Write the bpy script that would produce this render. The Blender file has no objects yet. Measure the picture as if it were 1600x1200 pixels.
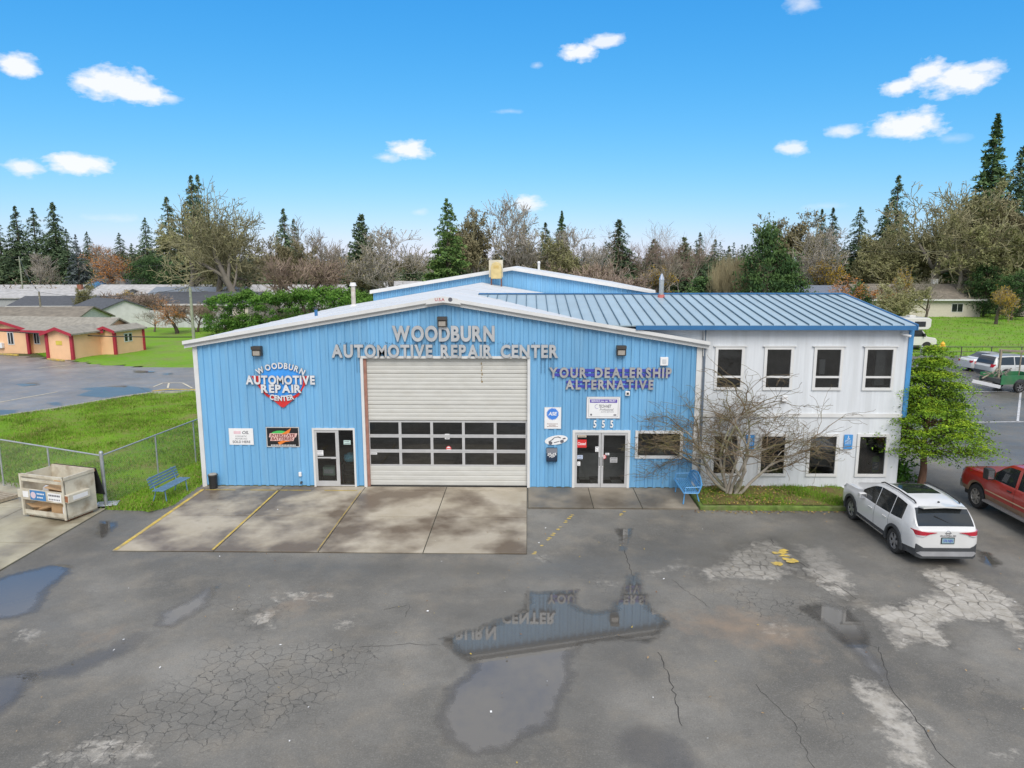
import bpy, bmesh, math, random
import numpy as np
from mathutils import Vector, Matrix

# ------------------------------------------------------------------ camera, sky, sun, exposure
sc = bpy.context.scene
COL = sc.collection
CAM = dict(x=12.0984, y=-25.2743, z=8.1708, yaw=.0219, pitch=-.167, roll=-.0012, F=1109.0)   # F in pixels of a 1600 px wide picture
cam_d = bpy.data.cameras.new('camera'); cam = bpy.data.objects.new('camera', cam_d); COL.objects.link(cam)
sc.camera = cam
cam_d.sensor_width = 36; cam_d.lens = 36 * CAM['F'] / 1600; cam_d.clip_end = 6000; cam_d.clip_start = .1
_f = Vector((-math.sin(CAM['yaw']) * math.cos(CAM['pitch']), math.cos(CAM['yaw']) * math.cos(CAM['pitch']), math.sin(CAM['pitch'])))
_r0 = Vector((math.cos(CAM['yaw']), math.sin(CAM['yaw']), 0)); _u0 = _r0.cross(_f)
_r = _r0 * math.cos(CAM['roll']) + _u0 * math.sin(CAM['roll']); _u = -_r0 * math.sin(CAM['roll']) + _u0 * math.cos(CAM['roll'])
cam.matrix_world = Matrix(((_r.x, _u.x, -_f.x, CAM['x']), (_r.y, _u.y, -_f.y, CAM['y']), (_r.z, _u.z, -_f.z, CAM['z']), (0, 0, 0, 1)))

def ray(px, py):
    return _r * ((px - 800) / CAM['F']) - _u * ((py - 600) / CAM['F']) + _f
def at(px, py, z=0.0, Y=None):
    """survey helper: the point of the ground (or of the plane Y) that a spot of the photograph shows"""
    d = ray(px, py); o = Vector((CAM['x'], CAM['y'], CAM['z']))
    t = (Y - o.y) / d.y if Y is not None else (z - o.z) / d.z
    return o + d * t
def far(px, depth):
    """ground point seen in column px at the given distance north of the camera"""
    d = ray(px, 413); s = depth / d.y
    return Vector((CAM['x'] + d.x * s, CAM['y'] + depth, 0))
def high(py, depth):
    return CAM['z'] + (413 - py) * depth / CAM['F']

SUN_EL, SUN_AZ = math.radians(46), math.radians(170)     # azimuth clockwise from +Y: behind the camera
SKY_STRENGTH, SUN_STRENGTH, EXPOSURE = 0.15, 2.3, 0.36
world = bpy.data.worlds.new('World'); sc.world = world; world.use_nodes = True
def build_world():
    nt = world.node_tree; N = nt.nodes; L = nt.links
    for n in list(N): N.remove(n)
    out = N.new('ShaderNodeOutputWorld'); bg = N.new('ShaderNodeBackground'); L.new(bg.outputs[0], out.inputs[0])
    sky = N.new('ShaderNodeTexSky'); sky.sky_type = 'NISHITA'; sky.sun_disc = False
    sky.sun_elevation = SUN_EL; sky.sun_rotation = SUN_AZ; sky.air_density = 1.0; sky.dust_density = .25; sky.ozone_density = 1.0; sky.altitude = 60
    def mth(op, a, b=None, clamp=False):
        n = N.new('ShaderNodeMath'); n.operation = op; n.use_clamp = clamp
        for i, v in enumerate((a, b)):
            if v is None: continue
            if hasattr(v, 'links'): L.new(v, n.inputs[i])
            else: n.inputs[i].default_value = v
        return n.outputs[0]
    # the photograph's colour response: the air's own gradient, graded to a deep azure that pales towards the horizon
    sp_ = N.new('ShaderNodeSeparateColor'); L.new(sky.outputs[0], sp_.inputs[0]); cc = N.new('ShaderNodeCombineColor')
    for i, (ch, gm, h) in enumerate(((7.8, 1.6, 3.1), (8.35, .74, 4.15), (7.1, .40, 5.3))): L.new(mth('MULTIPLY', mth('POWER', mth('MULTIPLY', sp_.outputs[i], 1 / ch), gm), h), cc.inputs[i])
    tc = N.new('ShaderNodeTexCoord'); sep = N.new('ShaderNodeSeparateXYZ'); L.new(tc.outputs['Generated'], sep.inputs[0])
    az = mth('ARCTAN2', sep.outputs[0], sep.outputs[1]); el = mth('ARCSINE', sep.outputs[2])
    cmb = N.new('ShaderNodeCombineXYZ'); L.new(az, cmb.inputs[0]); L.new(mth('MULTIPLY', el, 1.8), cmb.inputs[1])
    def noise(scale, detail=5, rough=.55):
        n = N.new('ShaderNodeTexNoise'); n.inputs['Scale'].default_value = scale; n.inputs['Detail'].default_value = detail
        n.inputs['Roughness'].default_value = rough; L.new(cmb.outputs[0], n.inputs['Vector']); return n.outputs[0]
    nz = mth('SUBTRACT', noise(26), .5); nf = mth('SUBTRACT', noise(75, 4), .5)
    nn = mth('ADD', mth('MULTIPLY', nz, 2.0), mth('MULTIPLY', nf, 1.1))
    # small fair-weather clouds: position (azimuth, elevation), size, density
    clouds = [(25, 100, 34, 17, 1), (172, 130, 62, 30, 1), (215, 146, 62, 20, 1), (262, 154, 26, 10, .7), (38, 264, 30, 17, .9), (122, 257, 52, 19, 1),
              (640, 236, 42, 20, 1), (605, 246, 30, 10, .7), (905, 82, 36, 18, 1), (945, 64, 46, 13, .9), (822, 319, 34, 18, .9), (1404, 136, 30, 16, 1),
              (1500, 122, 60, 27, 1), (1455, 112, 36, 22, 1), (1530, 106, 34, 14, .9), (1422, 196, 58, 26, 1), (1390, 205, 34, 14, .9), (1318, 205, 32, 12, .8),
              (1240, 231, 27, 14, .85), (797, 174, 30, 6, .5), (655, 331, 20, 8, .5), (1490, 216, 26, 9, .4), (175, 341, 44, 9, .45), (1255, 6, 30, 18, .6), (1290, 322, 40, 8, .4),
              (838, 102, 12, 6, .5), (60, 345, 30, 7, .35)]
    tot = None
    for (cx, cy, rx, ry, dens) in clouds:
        d = ray(cx, cy).normalized(); a0 = math.atan2(d.x, d.y); e0 = math.asin(d.z); k = 1.0 / CAM['F']
        u = mth('MULTIPLY', mth('SUBTRACT', az, a0), 1 / (rx * k * .84)); v = mth('MULTIPLY', mth('SUBTRACT', el, e0), 1 / (ry * k * .82))
        d2 = mth('ADD', mth('MULTIPLY', u, u), mth('MULTIPLY', v, v))
        m = mth('MULTIPLY', mth('SUBTRACT', 1.0, mth('ADD', mth('SQRT', d2), mth('MULTIPLY', nn, .8)), True), 1.7 * dens, True)
        m = mth('MULTIPLY', m, dens)
        tot = m if tot is None else mth('MAXIMUM', tot, m)
    # overhead and behind the camera unseen cloud is added to even the light, as the shadowless ground tells, and to pale the puddles
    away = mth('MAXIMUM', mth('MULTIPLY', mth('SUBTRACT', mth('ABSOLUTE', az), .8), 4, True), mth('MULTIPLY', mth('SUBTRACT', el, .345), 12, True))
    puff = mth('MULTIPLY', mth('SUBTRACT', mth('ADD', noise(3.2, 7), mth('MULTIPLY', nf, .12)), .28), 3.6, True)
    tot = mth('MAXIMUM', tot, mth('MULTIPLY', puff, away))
    mix = N.new('ShaderNodeMix'); mix.data_type = 'RGBA'
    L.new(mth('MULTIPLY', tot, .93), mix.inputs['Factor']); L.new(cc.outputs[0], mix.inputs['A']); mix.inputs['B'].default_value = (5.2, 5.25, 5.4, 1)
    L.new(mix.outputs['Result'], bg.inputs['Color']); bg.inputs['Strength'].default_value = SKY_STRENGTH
build_world()
sun_d = bpy.data.lights.new('sun', 'SUN'); sun = bpy.data.objects.new('sun', sun_d); COL.objects.link(sun)
sun_d.energy = SUN_STRENGTH; sun_d.angle = math.radians(38); sun_d.color = (1.0, .935, .85)
_sd = Vector((math.sin(SUN_AZ) * math.cos(SUN_EL), math.cos(SUN_AZ) * math.cos(SUN_EL), math.sin(SUN_EL)))
sun.rotation_euler = _sd.to_track_quat('Z', 'Y').to_euler()
sc.view_settings.view_transform = 'Standard'; sc.view_settings.look = 'None'; sc.view_settings.exposure = EXPOSURE; sc.view_settings.gamma = 1
sc.view_settings.use_curve_mapping = False
sc.cycles.max_bounces = 8; sc.cycles.transparent_max_bounces = 16; sc.cycles.use_denoising = True

# ------------------------------------------------------------------ helpers
def tag(o, label=None, cat=None, group=None, kind=None):
    if label: o['label'] = label
    if cat: o['category'] = cat
    if group: o['group'] = group
    if kind: o['kind'] = kind
    return o
def empty(name, loc=(0, 0, 0), rz=0, label=None, cat=None, group=None, kind=None):
    o = bpy.data.objects.new(name, None); COL.objects.link(o); o.location = loc; o.rotation_euler = (0, 0, rz); o.empty_display_size = .2
    return tag(o, label, cat, group, kind)
class MB:
    def __init__(s): s.v = []; s.f = []; s.m = []
    def add(s, vs, fs, mi=0):
        b = len(s.v); s.v += [tuple(p) for p in vs]; s.f += [tuple(i + b for i in f) for f in fs]; s.m += [mi] * len(fs); return s
    def box(s, x0, x1, y0, y1, z0, z1, mi=0):
        return s.add([(x0, y0, z0), (x1, y0, z0), (x1, y1, z0), (x0, y1, z0), (x0, y0, z1), (x1, y0, z1), (x1, y1, z1), (x0, y1, z1)],
                     [(3, 2, 1, 0), (4, 5, 6, 7), (0, 1, 5, 4), (1, 2, 6, 5), (2, 3, 7, 6), (3, 0, 4, 7)], mi)
    def bar(s, p0, p1, w, h, mi=0, up=(0, 0, 1)):
        p0 = Vector(p0); p1 = Vector(p1); d = (p1 - p0).normalized(); up = Vector(up)
        if abs(d.dot(up)) > .98: up = Vector((1, 0, 0))
        a = d.cross(up).normalized() * (w / 2); b = a.cross(d).normalized() * (h / 2)
        vs = [p + sa * a + sb * b for p in (p0, p1) for sa, sb in ((-1, -1), (1, -1), (1, 1), (-1, 1))]
        return s.add(vs, [(0, 1, 2, 3), (7, 6, 5, 4), (0, 4, 5, 1), (1, 5, 6, 2), (2, 6, 7, 3), (3, 7, 4, 0)], mi)
    def poly(s, pts, mi=0): return s.add(pts, [tuple(range(len(pts)))], mi)
    def prism(s, pts, vec, mi=0):
        n = len(pts); vec = Vector(vec); a = [Vector(p) for p in pts]; b = [p + vec for p in a]
        return s.add(a + b, [tuple(range(n))[::-1], tuple(range(n, 2 * n))] + [(i, (i + 1) % n, n + (i + 1) % n, n + i) for i in range(n)], mi)
    def cyl(s, p0, p1, r0, r1=None, n=10, mi=0, cap=True):
        r1 = r0 if r1 is None else r1; p0 = Vector(p0); p1 = Vector(p1); d = (p1 - p0).normalized()
        a = d.cross(Vector((0, 0, 1)) if abs(d.z) < .9 else Vector((1, 0, 0))).normalized(); b = d.cross(a)
        vs = []
        for p, r in ((p0, r0), (p1, r1)):
            for i in range(n):
                t = 2 * math.pi * i / n; vs.append(p + a * (r * math.cos(t)) + b * (r * math.sin(t)))
        fs = [(i, (i + 1) % n, n + (i + 1) % n, n + i) for i in range(n)]
        if cap: fs += [tuple(range(n))[::-1], tuple(range(n, 2 * n))]
        return s.add(vs, fs, mi)
    def tube(s, pts, r, n=6, mi=0):
        for a, b in zip(pts[:-1], pts[1:]): s.cyl(a, b, r, r, n, mi)
        return s
    def lathe(s, prof, c=(0, 0, 0), axis='Z', n=20, mi=0):
        c = Vector(c); vs = []; k = len(prof)
        for i in range(n):
            t = 2 * math.pi * i / n; ct, st = math.cos(t), math.sin(t)
            for r, h in prof:
                p = {'Z': (r * ct, r * st, h), 'X': (h, r * ct, r * st), 'Y': (r * ct, h, r * st)}[axis]; vs.append(c + Vector(p))
        fs = [(i * k + j, ((i + 1) % n) * k + j, ((i + 1) % n) * k + j + 1, i * k + j + 1) for i in range(n) for j in range(k - 1)]
        return s.add(vs, fs, mi)
    def build(s, name, mats, parent=None, smooth=False, bevel=0, loc=None, fix=True):
        me = bpy.data.meshes.new(name); me.from_pydata(s.v, [], s.f)
        for m in (mats if isinstance(mats, (list, tuple)) else [mats]): me.materials.append(m)
        if any(s.m): me.polygons.foreach_set('material_index', s.m)
        if fix:
            bm = bmesh.new(); bm.from_mesh(me); bmesh.ops.recalc_face_normals(bm, faces=bm.faces[:]); bm.to_mesh(me); bm.free()
        if smooth: me.shade_smooth()
        o = bpy.data.objects.new(name, me); COL.objects.link(o)
        if bevel:
            b = o.modifiers.new('bevel', 'BEVEL'); b.width = bevel; b.segments = 2; b.limit_method = 'ANGLE'; b.angle_limit = math.radians(40)
        if parent is not None: o.parent = parent
        if loc is not None: o.location = loc
        return o
def np_mesh(name, V, F, mats, parent=None, mi=None, smooth=False, attrs=None):
    """V (n,3), F (m,k) arrays -> mesh object"""
    V = np.ascontiguousarray(V, np.float32); F = np.ascontiguousarray(F, np.int32); m, k = F.shape
    me = bpy.data.meshes.new(name); me.vertices.add(len(V)); me.vertices.foreach_set('co', V.ravel())
    me.loops.add(m * k); me.loops.foreach_set('vertex_index', F.ravel())
    me.polygons.add(m); me.polygons.foreach_set('loop_start', np.arange(0, m * k, k, dtype=np.int32)); me.polygons.foreach_set('loop_total', np.full(m, k, np.int32))
    for mm in (mats if isinstance(mats, (list, tuple)) else [mats]): me.materials.append(mm)
    if mi is not None: me.polygons.foreach_set('material_index', np.asarray(mi, np.int32))
    for nme, a in (attrs or {}).items():
        at_ = me.attributes.new(nme, 'FLOAT', 'POINT'); at_.data.foreach_set('value', np.asarray(a, np.float32))
    me.update(calc_edges=True); me.validate()
    if smooth: me.shade_smooth()
    o = bpy.data.objects.new(name, me); COL.objects.link(o)
    if parent is not None: o.parent = parent
    return o
def copy_tree(o, parent=None):
    c = o.copy(); COL.objects.link(c); c.parent = parent
    for ch in [x for x in bpy.data.objects if x.parent == o]: copy_tree(ch, c)
    return c

# ------------------------------------------------------------------ materials
MATS = {}
def nodes_of(m):
    m.use_nodes = True; nt = m.node_tree; return nt, nt.nodes, nt.links, nt.nodes['Principled BSDF']
def mat(name, col, rough=.6, metal=0, var=.12, scale=4, bump=0, bscale=30, spec=.5, coat=0, rand=0, stretch=(1, 1, 1), dirt=None, dirt_amt=0, dirt_scale=1.5, emit=None):
    if name in MATS: return MATS[name]
    m = bpy.data.materials.new(name); nt, N, L, b = nodes_of(m)
    tc = N.new('ShaderNodeTexCoord'); mp = N.new('ShaderNodeMapping'); mp.inputs['Scale'].default_value = stretch; L.new(tc.outputs['Object'], mp.inputs['Vector'])
    nz = N.new('ShaderNodeTexNoise'); nz.inputs['Scale'].default_value = scale; nz.inputs['Detail'].default_value = 5; L.new(mp.outputs[0], nz.inputs['Vector'])
    mr = N.new('ShaderNodeMapRange'); mr.inputs['From Min'].default_value = .3; mr.inputs['From Max'].default_value = .7
    mr.inputs['To Min'].default_value = 1 - var; mr.inputs['To Max'].default_value = 1 + var; L.new(nz.outputs[0], mr.inputs['Value'])
    val = mr.outputs[0]
    if rand:
        oi = N.new('ShaderNodeObjectInfo'); r2 = N.new('ShaderNodeMapRange'); r2.inputs['To Min'].default_value = 1 - rand; r2.inputs['To Max'].default_value = 1 + rand
        L.new(oi.outputs['Random'], r2.inputs['Value']); mu = N.new('ShaderNodeMath'); mu.operation = 'MULTIPLY'; L.new(val, mu.inputs[0]); L.new(r2.outputs[0], mu.inputs[1]); val = mu.outputs[0]
    vm = N.new('ShaderNodeVectorMath'); vm.operation = 'SCALE'; vm.inputs[0].default_value = col[:3]; L.new(val, vm.inputs['Scale'])
    csock = vm.outputs[0]
    if dirt:
        n2 = N.new('ShaderNodeTexNoise'); n2.inputs['Scale'].default_value = dirt_scale; n2.inputs['Detail'].default_value = 6; L.new(mp.outputs[0], n2.inputs['Vector'])
        m2 = N.new('ShaderNodeMapRange'); m2.inputs['From Min'].default_value = .48; m2.inputs['From Max'].default_value = .75; m2.inputs['To Max'].default_value = dirt_amt; L.new(n2.outputs[0], m2.inputs['Value'])
        mx = N.new('ShaderNodeMix'); mx.data_type = 'RGBA'; L.new(m2.outputs[0], mx.inputs['Factor']); L.new(csock, mx.inputs['A']); mx.inputs['B'].default_value = (*dirt, 1); csock = mx.outputs['Result']
    L.new(csock, b.inputs['Base Color']); b.inputs['Roughness'].default_value = rough; b.inputs['Metallic'].default_value = metal
    b.inputs['Specular IOR Level'].default_value = spec; b.inputs['Coat Weight'].default_value = coat; b.inputs['Coat Roughness'].default_value = .05
    if bump:
        n3 = N.new('ShaderNodeTexNoise'); n3.inputs['Scale'].default_value = bscale; n3.inputs['Detail'].default_value = 4; L.new(tc.outputs['Object'], n3.inputs['Vector'])
        bp = N.new('ShaderNodeBump'); bp.inputs['Strength'].default_value = bump; bp.inputs['Distance'].default_value = .02; L.new(n3.outputs[0], bp.inputs['Height']); L.new(bp.outputs[0], b.inputs['Normal'])
    if emit:
        b.inputs['Emission Color'].default_value = (*emit, 1); b.inputs['Emission Strength'].default_value = 1
    MATS[name] = m; return m
def glass(name, tint=.35, ior=1.5):
    if name in MATS: return MATS[name]
    m = bpy.data.materials.new(name); nt, N, L, b = nodes_of(m); N.remove(b); out = N['Material Output']
    tr = N.new('ShaderNodeBsdfTransparent'); tr.inputs[0].default_value = (tint, tint * 1.02, tint * 1.02, 1)
    gl = N.new('ShaderNodeBsdfGlossy'); gl.inputs['Roughness'].default_value = .03; gl.inputs[0].default_value = (1, 1, 1, 1)
    fr = N.new('ShaderNodeFresnel'); fr.inputs['IOR'].default_value = ior; mx = N.new('ShaderNodeMixShader')
    L.new(fr.outputs[0], mx.inputs[0]); L.new(tr.outputs[0], mx.inputs[1]); L.new(gl.outputs[0], mx.inputs[2]); L.new(mx.outputs[0], out.inputs['Surface'])
    MATS[name] = m; return m
BLUE = (.15, .37, .60)
M_wall = mat('blue_metal', BLUE, .45, 0, .06, 2, rand=.10, stretch=(3, 3, .35), dirt=(.22, .42, .60), dirt_amt=.45, dirt_scale=1.2)
M_white = mat('white_siding', (.63, .655, .68), .6, 0, .05, 2, rand=.03, stretch=(4, 4, .3), dirt=(.46, .475, .48), dirt_amt=.5, dirt_scale=.9)
M_trim = mat('white_trim', (.64, .64, .63), .5, 0, .06, 3, dirt=(.45, .43, .40), dirt_amt=.35)
M_membrane = mat('white_membrane', (.60, .61, .62), .55, 0, .05, .6, dirt=(.45, .45, .44), dirt_amt=.3, dirt_scale=.35)
M_bluetrim = mat('deep_blue_trim', (.03, .14, .32), .45, 0, .08, 3)
M_roofmetal = mat('pale_blue_roof_metal', (.31, .41, .47), .42, .0, .05, 1.2, rand=.04, spec=.6, dirt=(.28, .36, .40), dirt_amt=.3, dirt_scale=.8)
M_seam = mat('dark_seam', (.06, .12, .17), .5, 0, .1)
M_alu = mat('aluminium_frame', (.55, .55, .55), .4, .35, .06)
M_door_white = mat('door_white', (.52, .515, .48), .5, 0, .05, 2, stretch=(1, 1, 3), dirt=(.42, .40, .34), dirt_amt=.3)
M_glass = glass('window_glass', .7); M_glass_dark = glass('dark_window_glass', .62, 1.7)
M_dark = mat('dark_interior', (.035, .035, .036), .8, 0, .2)
M_black = mat('black_plastic', (.02, .02, .021), .5, 0, .15)
M_rubber = mat('tyre_rubber', (.028, .028, .028), .8, 0, .2, 12)
M_chrome = mat('chrome', (.62, .62, .64), .18, .9, .05)
M_silver = mat('silver_alloy', (.34, .34, .35), .35, .6, .05)
M_galv = mat('galvanised_steel', (.44, .46, .47), .42, .6, .12, 8)
M_letterdull = mat('dull_letter_face', (.36, .36, .36), .45, .2, .2, 2)
M_letter = mat('brushed_letter_face', (.48, .49, .50), .42, .25, .14, 3)
M_letterside = mat('letter_side', (.17, .18, .19), .55, 0, .1)
M_paper = mat('white_sign_board', (.74, .74, .74), .5, 0, .04)
M_red = mat('sign_red', (.60, .03, .03), .45, 0, .06)
M_signblue = mat('sign_blue', (.05, .20, .62), .45, 0, .06)
M_navy = mat('sign_navy', (.05, .06, .38), .45, 0, .06)
M_signblack = mat('sign_black', (.012, .012, .014), .4, 0, .1)
M_green = mat('sign_green', (.06, .45, .10), .45, 0, .06)
M_orange = mat('sign_orange', (.75, .20, .03), .45, 0, .06)
M_benchblue = mat('bench_blue', (.07, .24, .48), .45, 0, .1, 6)
M_benchgrey = mat('bench_slate_blue', (.12, .22, .33), .55, 0, .15, 6)
M_yellow = mat('yellow_line_paint', (.52, .37, .07), .7, 0, .25, 9, dirt=(.27, .24, .17), dirt_amt=1.0, dirt_scale=3)
M_wood = mat('weathered_wood', (.32, .27, .20), .85, 0, .2, 3, stretch=(1, 8, 8))
M_card = mat('cardboard', (.42, .27, .14), .85, 0, .1)
# ------------------------------------------------------------------ ground
rng = np.random.default_rng(7); random.seed(7)
def wpoly(pts, z=0.0): return np.array([at(x, y, z)[:2] for x, y in pts])
def sdist(P, poly):
    """signed distance of points P (n,2) to polygon: > 0 inside"""
    d = np.full(len(P), 1e9); ins = np.zeros(len(P), bool); n = len(poly)
    for i in range(n):
        a, b = poly[i], poly[(i + 1) % n]; e = b - a; w = P - a
        t = np.clip((w @ e) / max(e @ e, 1e-9), 0, 1); d = np.minimum(d, np.hypot(*(w - t[:, None] * e).T))
        c = (a[1] > P[:, 1]) != (b[1] > P[:, 1])
        with np.errstate(divide='ignore', invalid='ignore'): xi = (b[0] - a[0]) * (P[:, 1] - a[1]) / (b[1] - a[1]) + a[0]
        ins ^= c & (P[:, 0] < xi)
    return np.where(ins, d, -d)
def lines(a, b, fa, fb, fine, coarse):
    return np.unique(np.round(np.concatenate([np.arange(a, fa, coarse), np.arange(fa, fb, fine), np.arange(fb, b + coarse, coarse)]), 4))
def grid(xs, ys):
    X, Y = np.meshgrid(xs, ys); nx, ny = len(xs), len(ys); P = np.stack([X.ravel(), Y.ravel()], 1)
    i = np.arange(nx - 1)[None] + nx * np.arange(ny - 1)[:, None]; i = i.ravel()
    return P, np.stack([i, i + 1, i + nx + 1, i + nx], 1)

def attr(N, name):
    a = N.new('ShaderNodeAttribute'); a.attribute_name = name; return a.outputs['Fac']
def mathn(N, L, op, a, b=None, clamp=False):
    n = N.new('ShaderNodeMath'); n.operation = op; n.use_clamp = clamp
    for i, v in enumerate((a, b)):
        if v is None: continue
        if hasattr(v, 'links'): L.new(v, n.inputs[i])
        else: n.inputs[i].default_value = v
    return n.outputs[0]
def noisen(N, L, vec, scale, detail=5, rough=.55):
    n = N.new('ShaderNodeTexNoise'); n.inputs['Scale'].default_value = scale; n.inputs['Detail'].default_value = detail; n.inputs['Roughness'].default_value = rough
    L.new(vec, n.inputs['Vector']); return n.outputs[0]
def rampn(N, L, f, lo, hi, a=0., b=1.):
    n = N.new('ShaderNodeMapRange'); n.inputs['From Min'].default_value = lo; n.inputs['From Max'].default_value = hi; n.inputs['To Min'].default_value = a; n.inputs['To Max'].default_value = b
    L.new(f, n.inputs['Value']); return n.outputs[0]
def mixn(N, L, f, a, b):
    n = N.new('ShaderNodeMix'); n.data_type = 'RGBA'
    for s, v in ((n.inputs['Factor'], f), (n.inputs['A'], a), (n.inputs['B'], b)):
        if hasattr(v, 'links'): L.new(v, s)
        elif isinstance(v, tuple): s.default_value = (*v, 1)
        else: s.default_value = v
    return n.outputs['Result']

def asphalt_material(name, col, wet=0.0):
    m = bpy.data.materials.new(name); nt, N, L, b = nodes_of(m)
    g = N.new('ShaderNodeNewGeometry').outputs['Position']
    big = noisen(N, L, g, .22, 4); mid = noisen(N, L, g, 1.3, 5); fine = noisen(N, L, g, 9, 6, .8); grit = noisen(N, L, g, 30, 4, .85)
    base = mixn(N, L, rampn(N, L, big, .35, .68), tuple(c * .60 for c in col), tuple(c * 1.22 for c in col))
    base = mixn(N, L, rampn(N, L, mid, .48, .72, 0, .5), base, (col[0] * 1.4, col[1] * 1.28, col[2] * 1.12))
    base = mixn(N, L, rampn(N, L, noisen(N, L, g, .55, 7, .7), .54, .40, 0, .45), base, tuple(c * .55 for c in col))
    base = mixn(N, L, rampn(N, L, fine, .52, .78, 0, .5), base, (.27, .25, .22))
    base = mixn(N, L, rampn(N, L, fine, .45, .25, 0, .5), base, tuple(c * .5 for c in col))
    base = mixn(N, L, rampn(N, L, grit, .55, .75, 0, .75), base, (.36, .35, .32))
    base = mixn(N, L, rampn(N, L, grit, .46, .28, 0, .75), base, tuple(c * .38 for c in col))
    # worn pale patches, reddish stains
    pale = mathn(N, L, 'ADD', attr(N, 'pale'), mathn(N, L, 'MULTIPLY', mathn(N, L, 'SUBTRACT', noisen(N, L, g, 3.4, 8, .75), .5), 2.2))
    paleF = mathn(N, L, 'MULTIPLY', rampn(N, L, pale, .45, .85), .9, True)
    base = mixn(N, L, paleF, base, mixn(N, L, rampn(N, L, noisen(N, L, g, 3.1, 6, .7), .35, .7), (.31, .285, .24), (.50, .47, .42)))
    tan = mathn(N, L, 'ADD', attr(N, 'tan'), mathn(N, L, 'MULTIPLY', mathn(N, L, 'SUBTRACT', noisen(N, L, g, 1.9, 6, .65), .5), 1.3))
    base = mixn(N, L, mathn(N, L, 'MULTIPLY', rampn(N, L, tan, .38, .95), .7, True), base, (.27, .20, .14))
    # map cracking
    vo = N.new('ShaderNodeTexVoronoi'); vo.feature = 'DISTANCE_TO_EDGE'; vo.inputs['Scale'].default_value = 3.6
    ws = N.new('ShaderNodeVectorMath'); ws.operation = 'ADD'; nzv = N.new('ShaderNodeTexNoise'); nzv.inputs['Scale'].default_value = 5; L.new(g, nzv.inputs['Vector'])
    sv = N.new('ShaderNodeVectorMath'); sv.operation = 'SCALE'; sv.inputs['Scale'].default_value = .22; L.new(nzv.outputs['Color'], sv.inputs[0])
    L.new(g, ws.inputs[0]); L.new(sv.outputs[0], ws.inputs[1]); L.new(ws.outputs[0], vo.inputs['Vector'])
    cz = mathn(N, L, 'ADD', attr(N, 'crack'), mathn(N, L, 'MULTIPLY', mathn(N, L, 'SUBTRACT', noisen(N, L, g, 1.1, 4), .5), 1.6))
    ck = mathn(N, L, 'MULTIPLY', rampn(N, L, vo.outputs['Distance'], .035, .0, 0, 1), rampn(N, L, cz, .35, .8), True)
    base = mixn(N, L, mathn(N, L, 'MULTIPLY', ck, .75), base, (.022, .021, .02))
    damp = mathn(N, L, 'ADD', attr(N, 'damp'), mathn(N, L, 'MULTIPLY', mathn(N, L, 'SUBTRACT', noisen(N, L, g, .7, 5, .6), .5), 1.4))
    dF = mathn(N, L, 'ADD', rampn(N, L, damp, .3, 1.0), wet, True)
    base = mixn(N, L, mathn(N, L, 'MULTIPLY', dF, .55), base, tuple(c * .5 for c in col))
    base = mixn(N, L, mathn(N, L, 'MULTIPLY', mathn(N, L, 'MULTIPLY', attr(N, 'bed'), rampn(N, L, noisen(N, L, g, 2.0, 5), .35, .6)), .62, True), base, (.026, .024, .020))
    L.new(base, b.inputs['Base Color'])
    L.new(rampn(N, L, dF, 0, 1, .78, .36), b.inputs['Roughness']); b.inputs['Specular IOR Level'].default_value = .45
    bp = N.new('ShaderNodeBump'); bp.inputs['Strength'].default_value = .5; bp.inputs['Distance'].default_value = .012
    L.new(mathn(N, L, 'SUBTRACT', mathn(N, L, 'ADD', grit, mathn(N, L, 'MULTIPLY', mid, .6)), mathn(N, L, 'MULTIPLY', ck, 1.2)), bp.inputs['Height']); L.new(bp.outputs[0], b.inputs['Normal'])
    return m
ASPH = (.178, .169, .149)
M_asph = asphalt_material('asphalt', ASPH); M_asph_wet = asphalt_material('wet_asphalt', (.30, .285, .27), .2)

def ground_material(name, cols, sc_=(.15, 1.2, 9)):
    m = bpy.data.materials.new(name); nt, N, L, b = nodes_of(m); g = N.new('ShaderNodeNewGeometry').outputs['Position']
    c = mixn(N, L, rampn(N, L, noisen(N, L, g, sc_[0], 5), .35, .65), cols[0], cols[1])
    c = mixn(N, L, rampn(N, L, noisen(N, L, g, sc_[1], 6, .65), .45, .7), c, cols[2])
    c = mixn(N, L, rampn(N, L, noisen(N, L, g, sc_[2], 5, .7), .5, .8, 0, .7), c, cols[3])
    L.new(c, b.inputs['Base Color']); b.inputs['Roughness'].default_value = .9; b.inputs['Specular IOR Level'].default_value = .15
    bp = N.new('ShaderNodeBump'); bp.inputs['Strength'].default_value = .6; bp.inputs['Distance'].default_value = .05
    L.new(noisen(N, L, g, 14, 5, .7), bp.inputs['Height']); L.new(bp.outputs[0], b.inputs['Normal'])
    return m
M_ground = ground_material('winter_ground', ((.07, .10, .035), (.10, .11, .05), (.12, .10, .06), (.06, .06, .035)), (.03, .2, 2))
M_lawn = ground_material('lawn_grass', ((.12, .24, .012), (.17, .30, .018), (.21, .18, .07), (.07, .12, .015)), (.25, .7, 7))
M_field = ground_material('field_grass', ((.12, .27, .016), (.18, .33, .028), (.21, .24, .08), (.10, .17, .03)), (.06, .35, 4))
M_blade = mat('grass_blade', (.15, .28, .022), .7, 0, .4, .9, spec=.2)
M_bladedry = mat('grass_blade_olive', (.24, .23, .07), .7, 0, .3, .9, spec=.2)

g = MB(); g.poly([(-1500, -400, -.06), (1500, -400, -.06), (1500, 2500, -.06), (-1500, 2500, -.06)]); tag(g.build('ground', M_ground), kind='structure')

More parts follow.
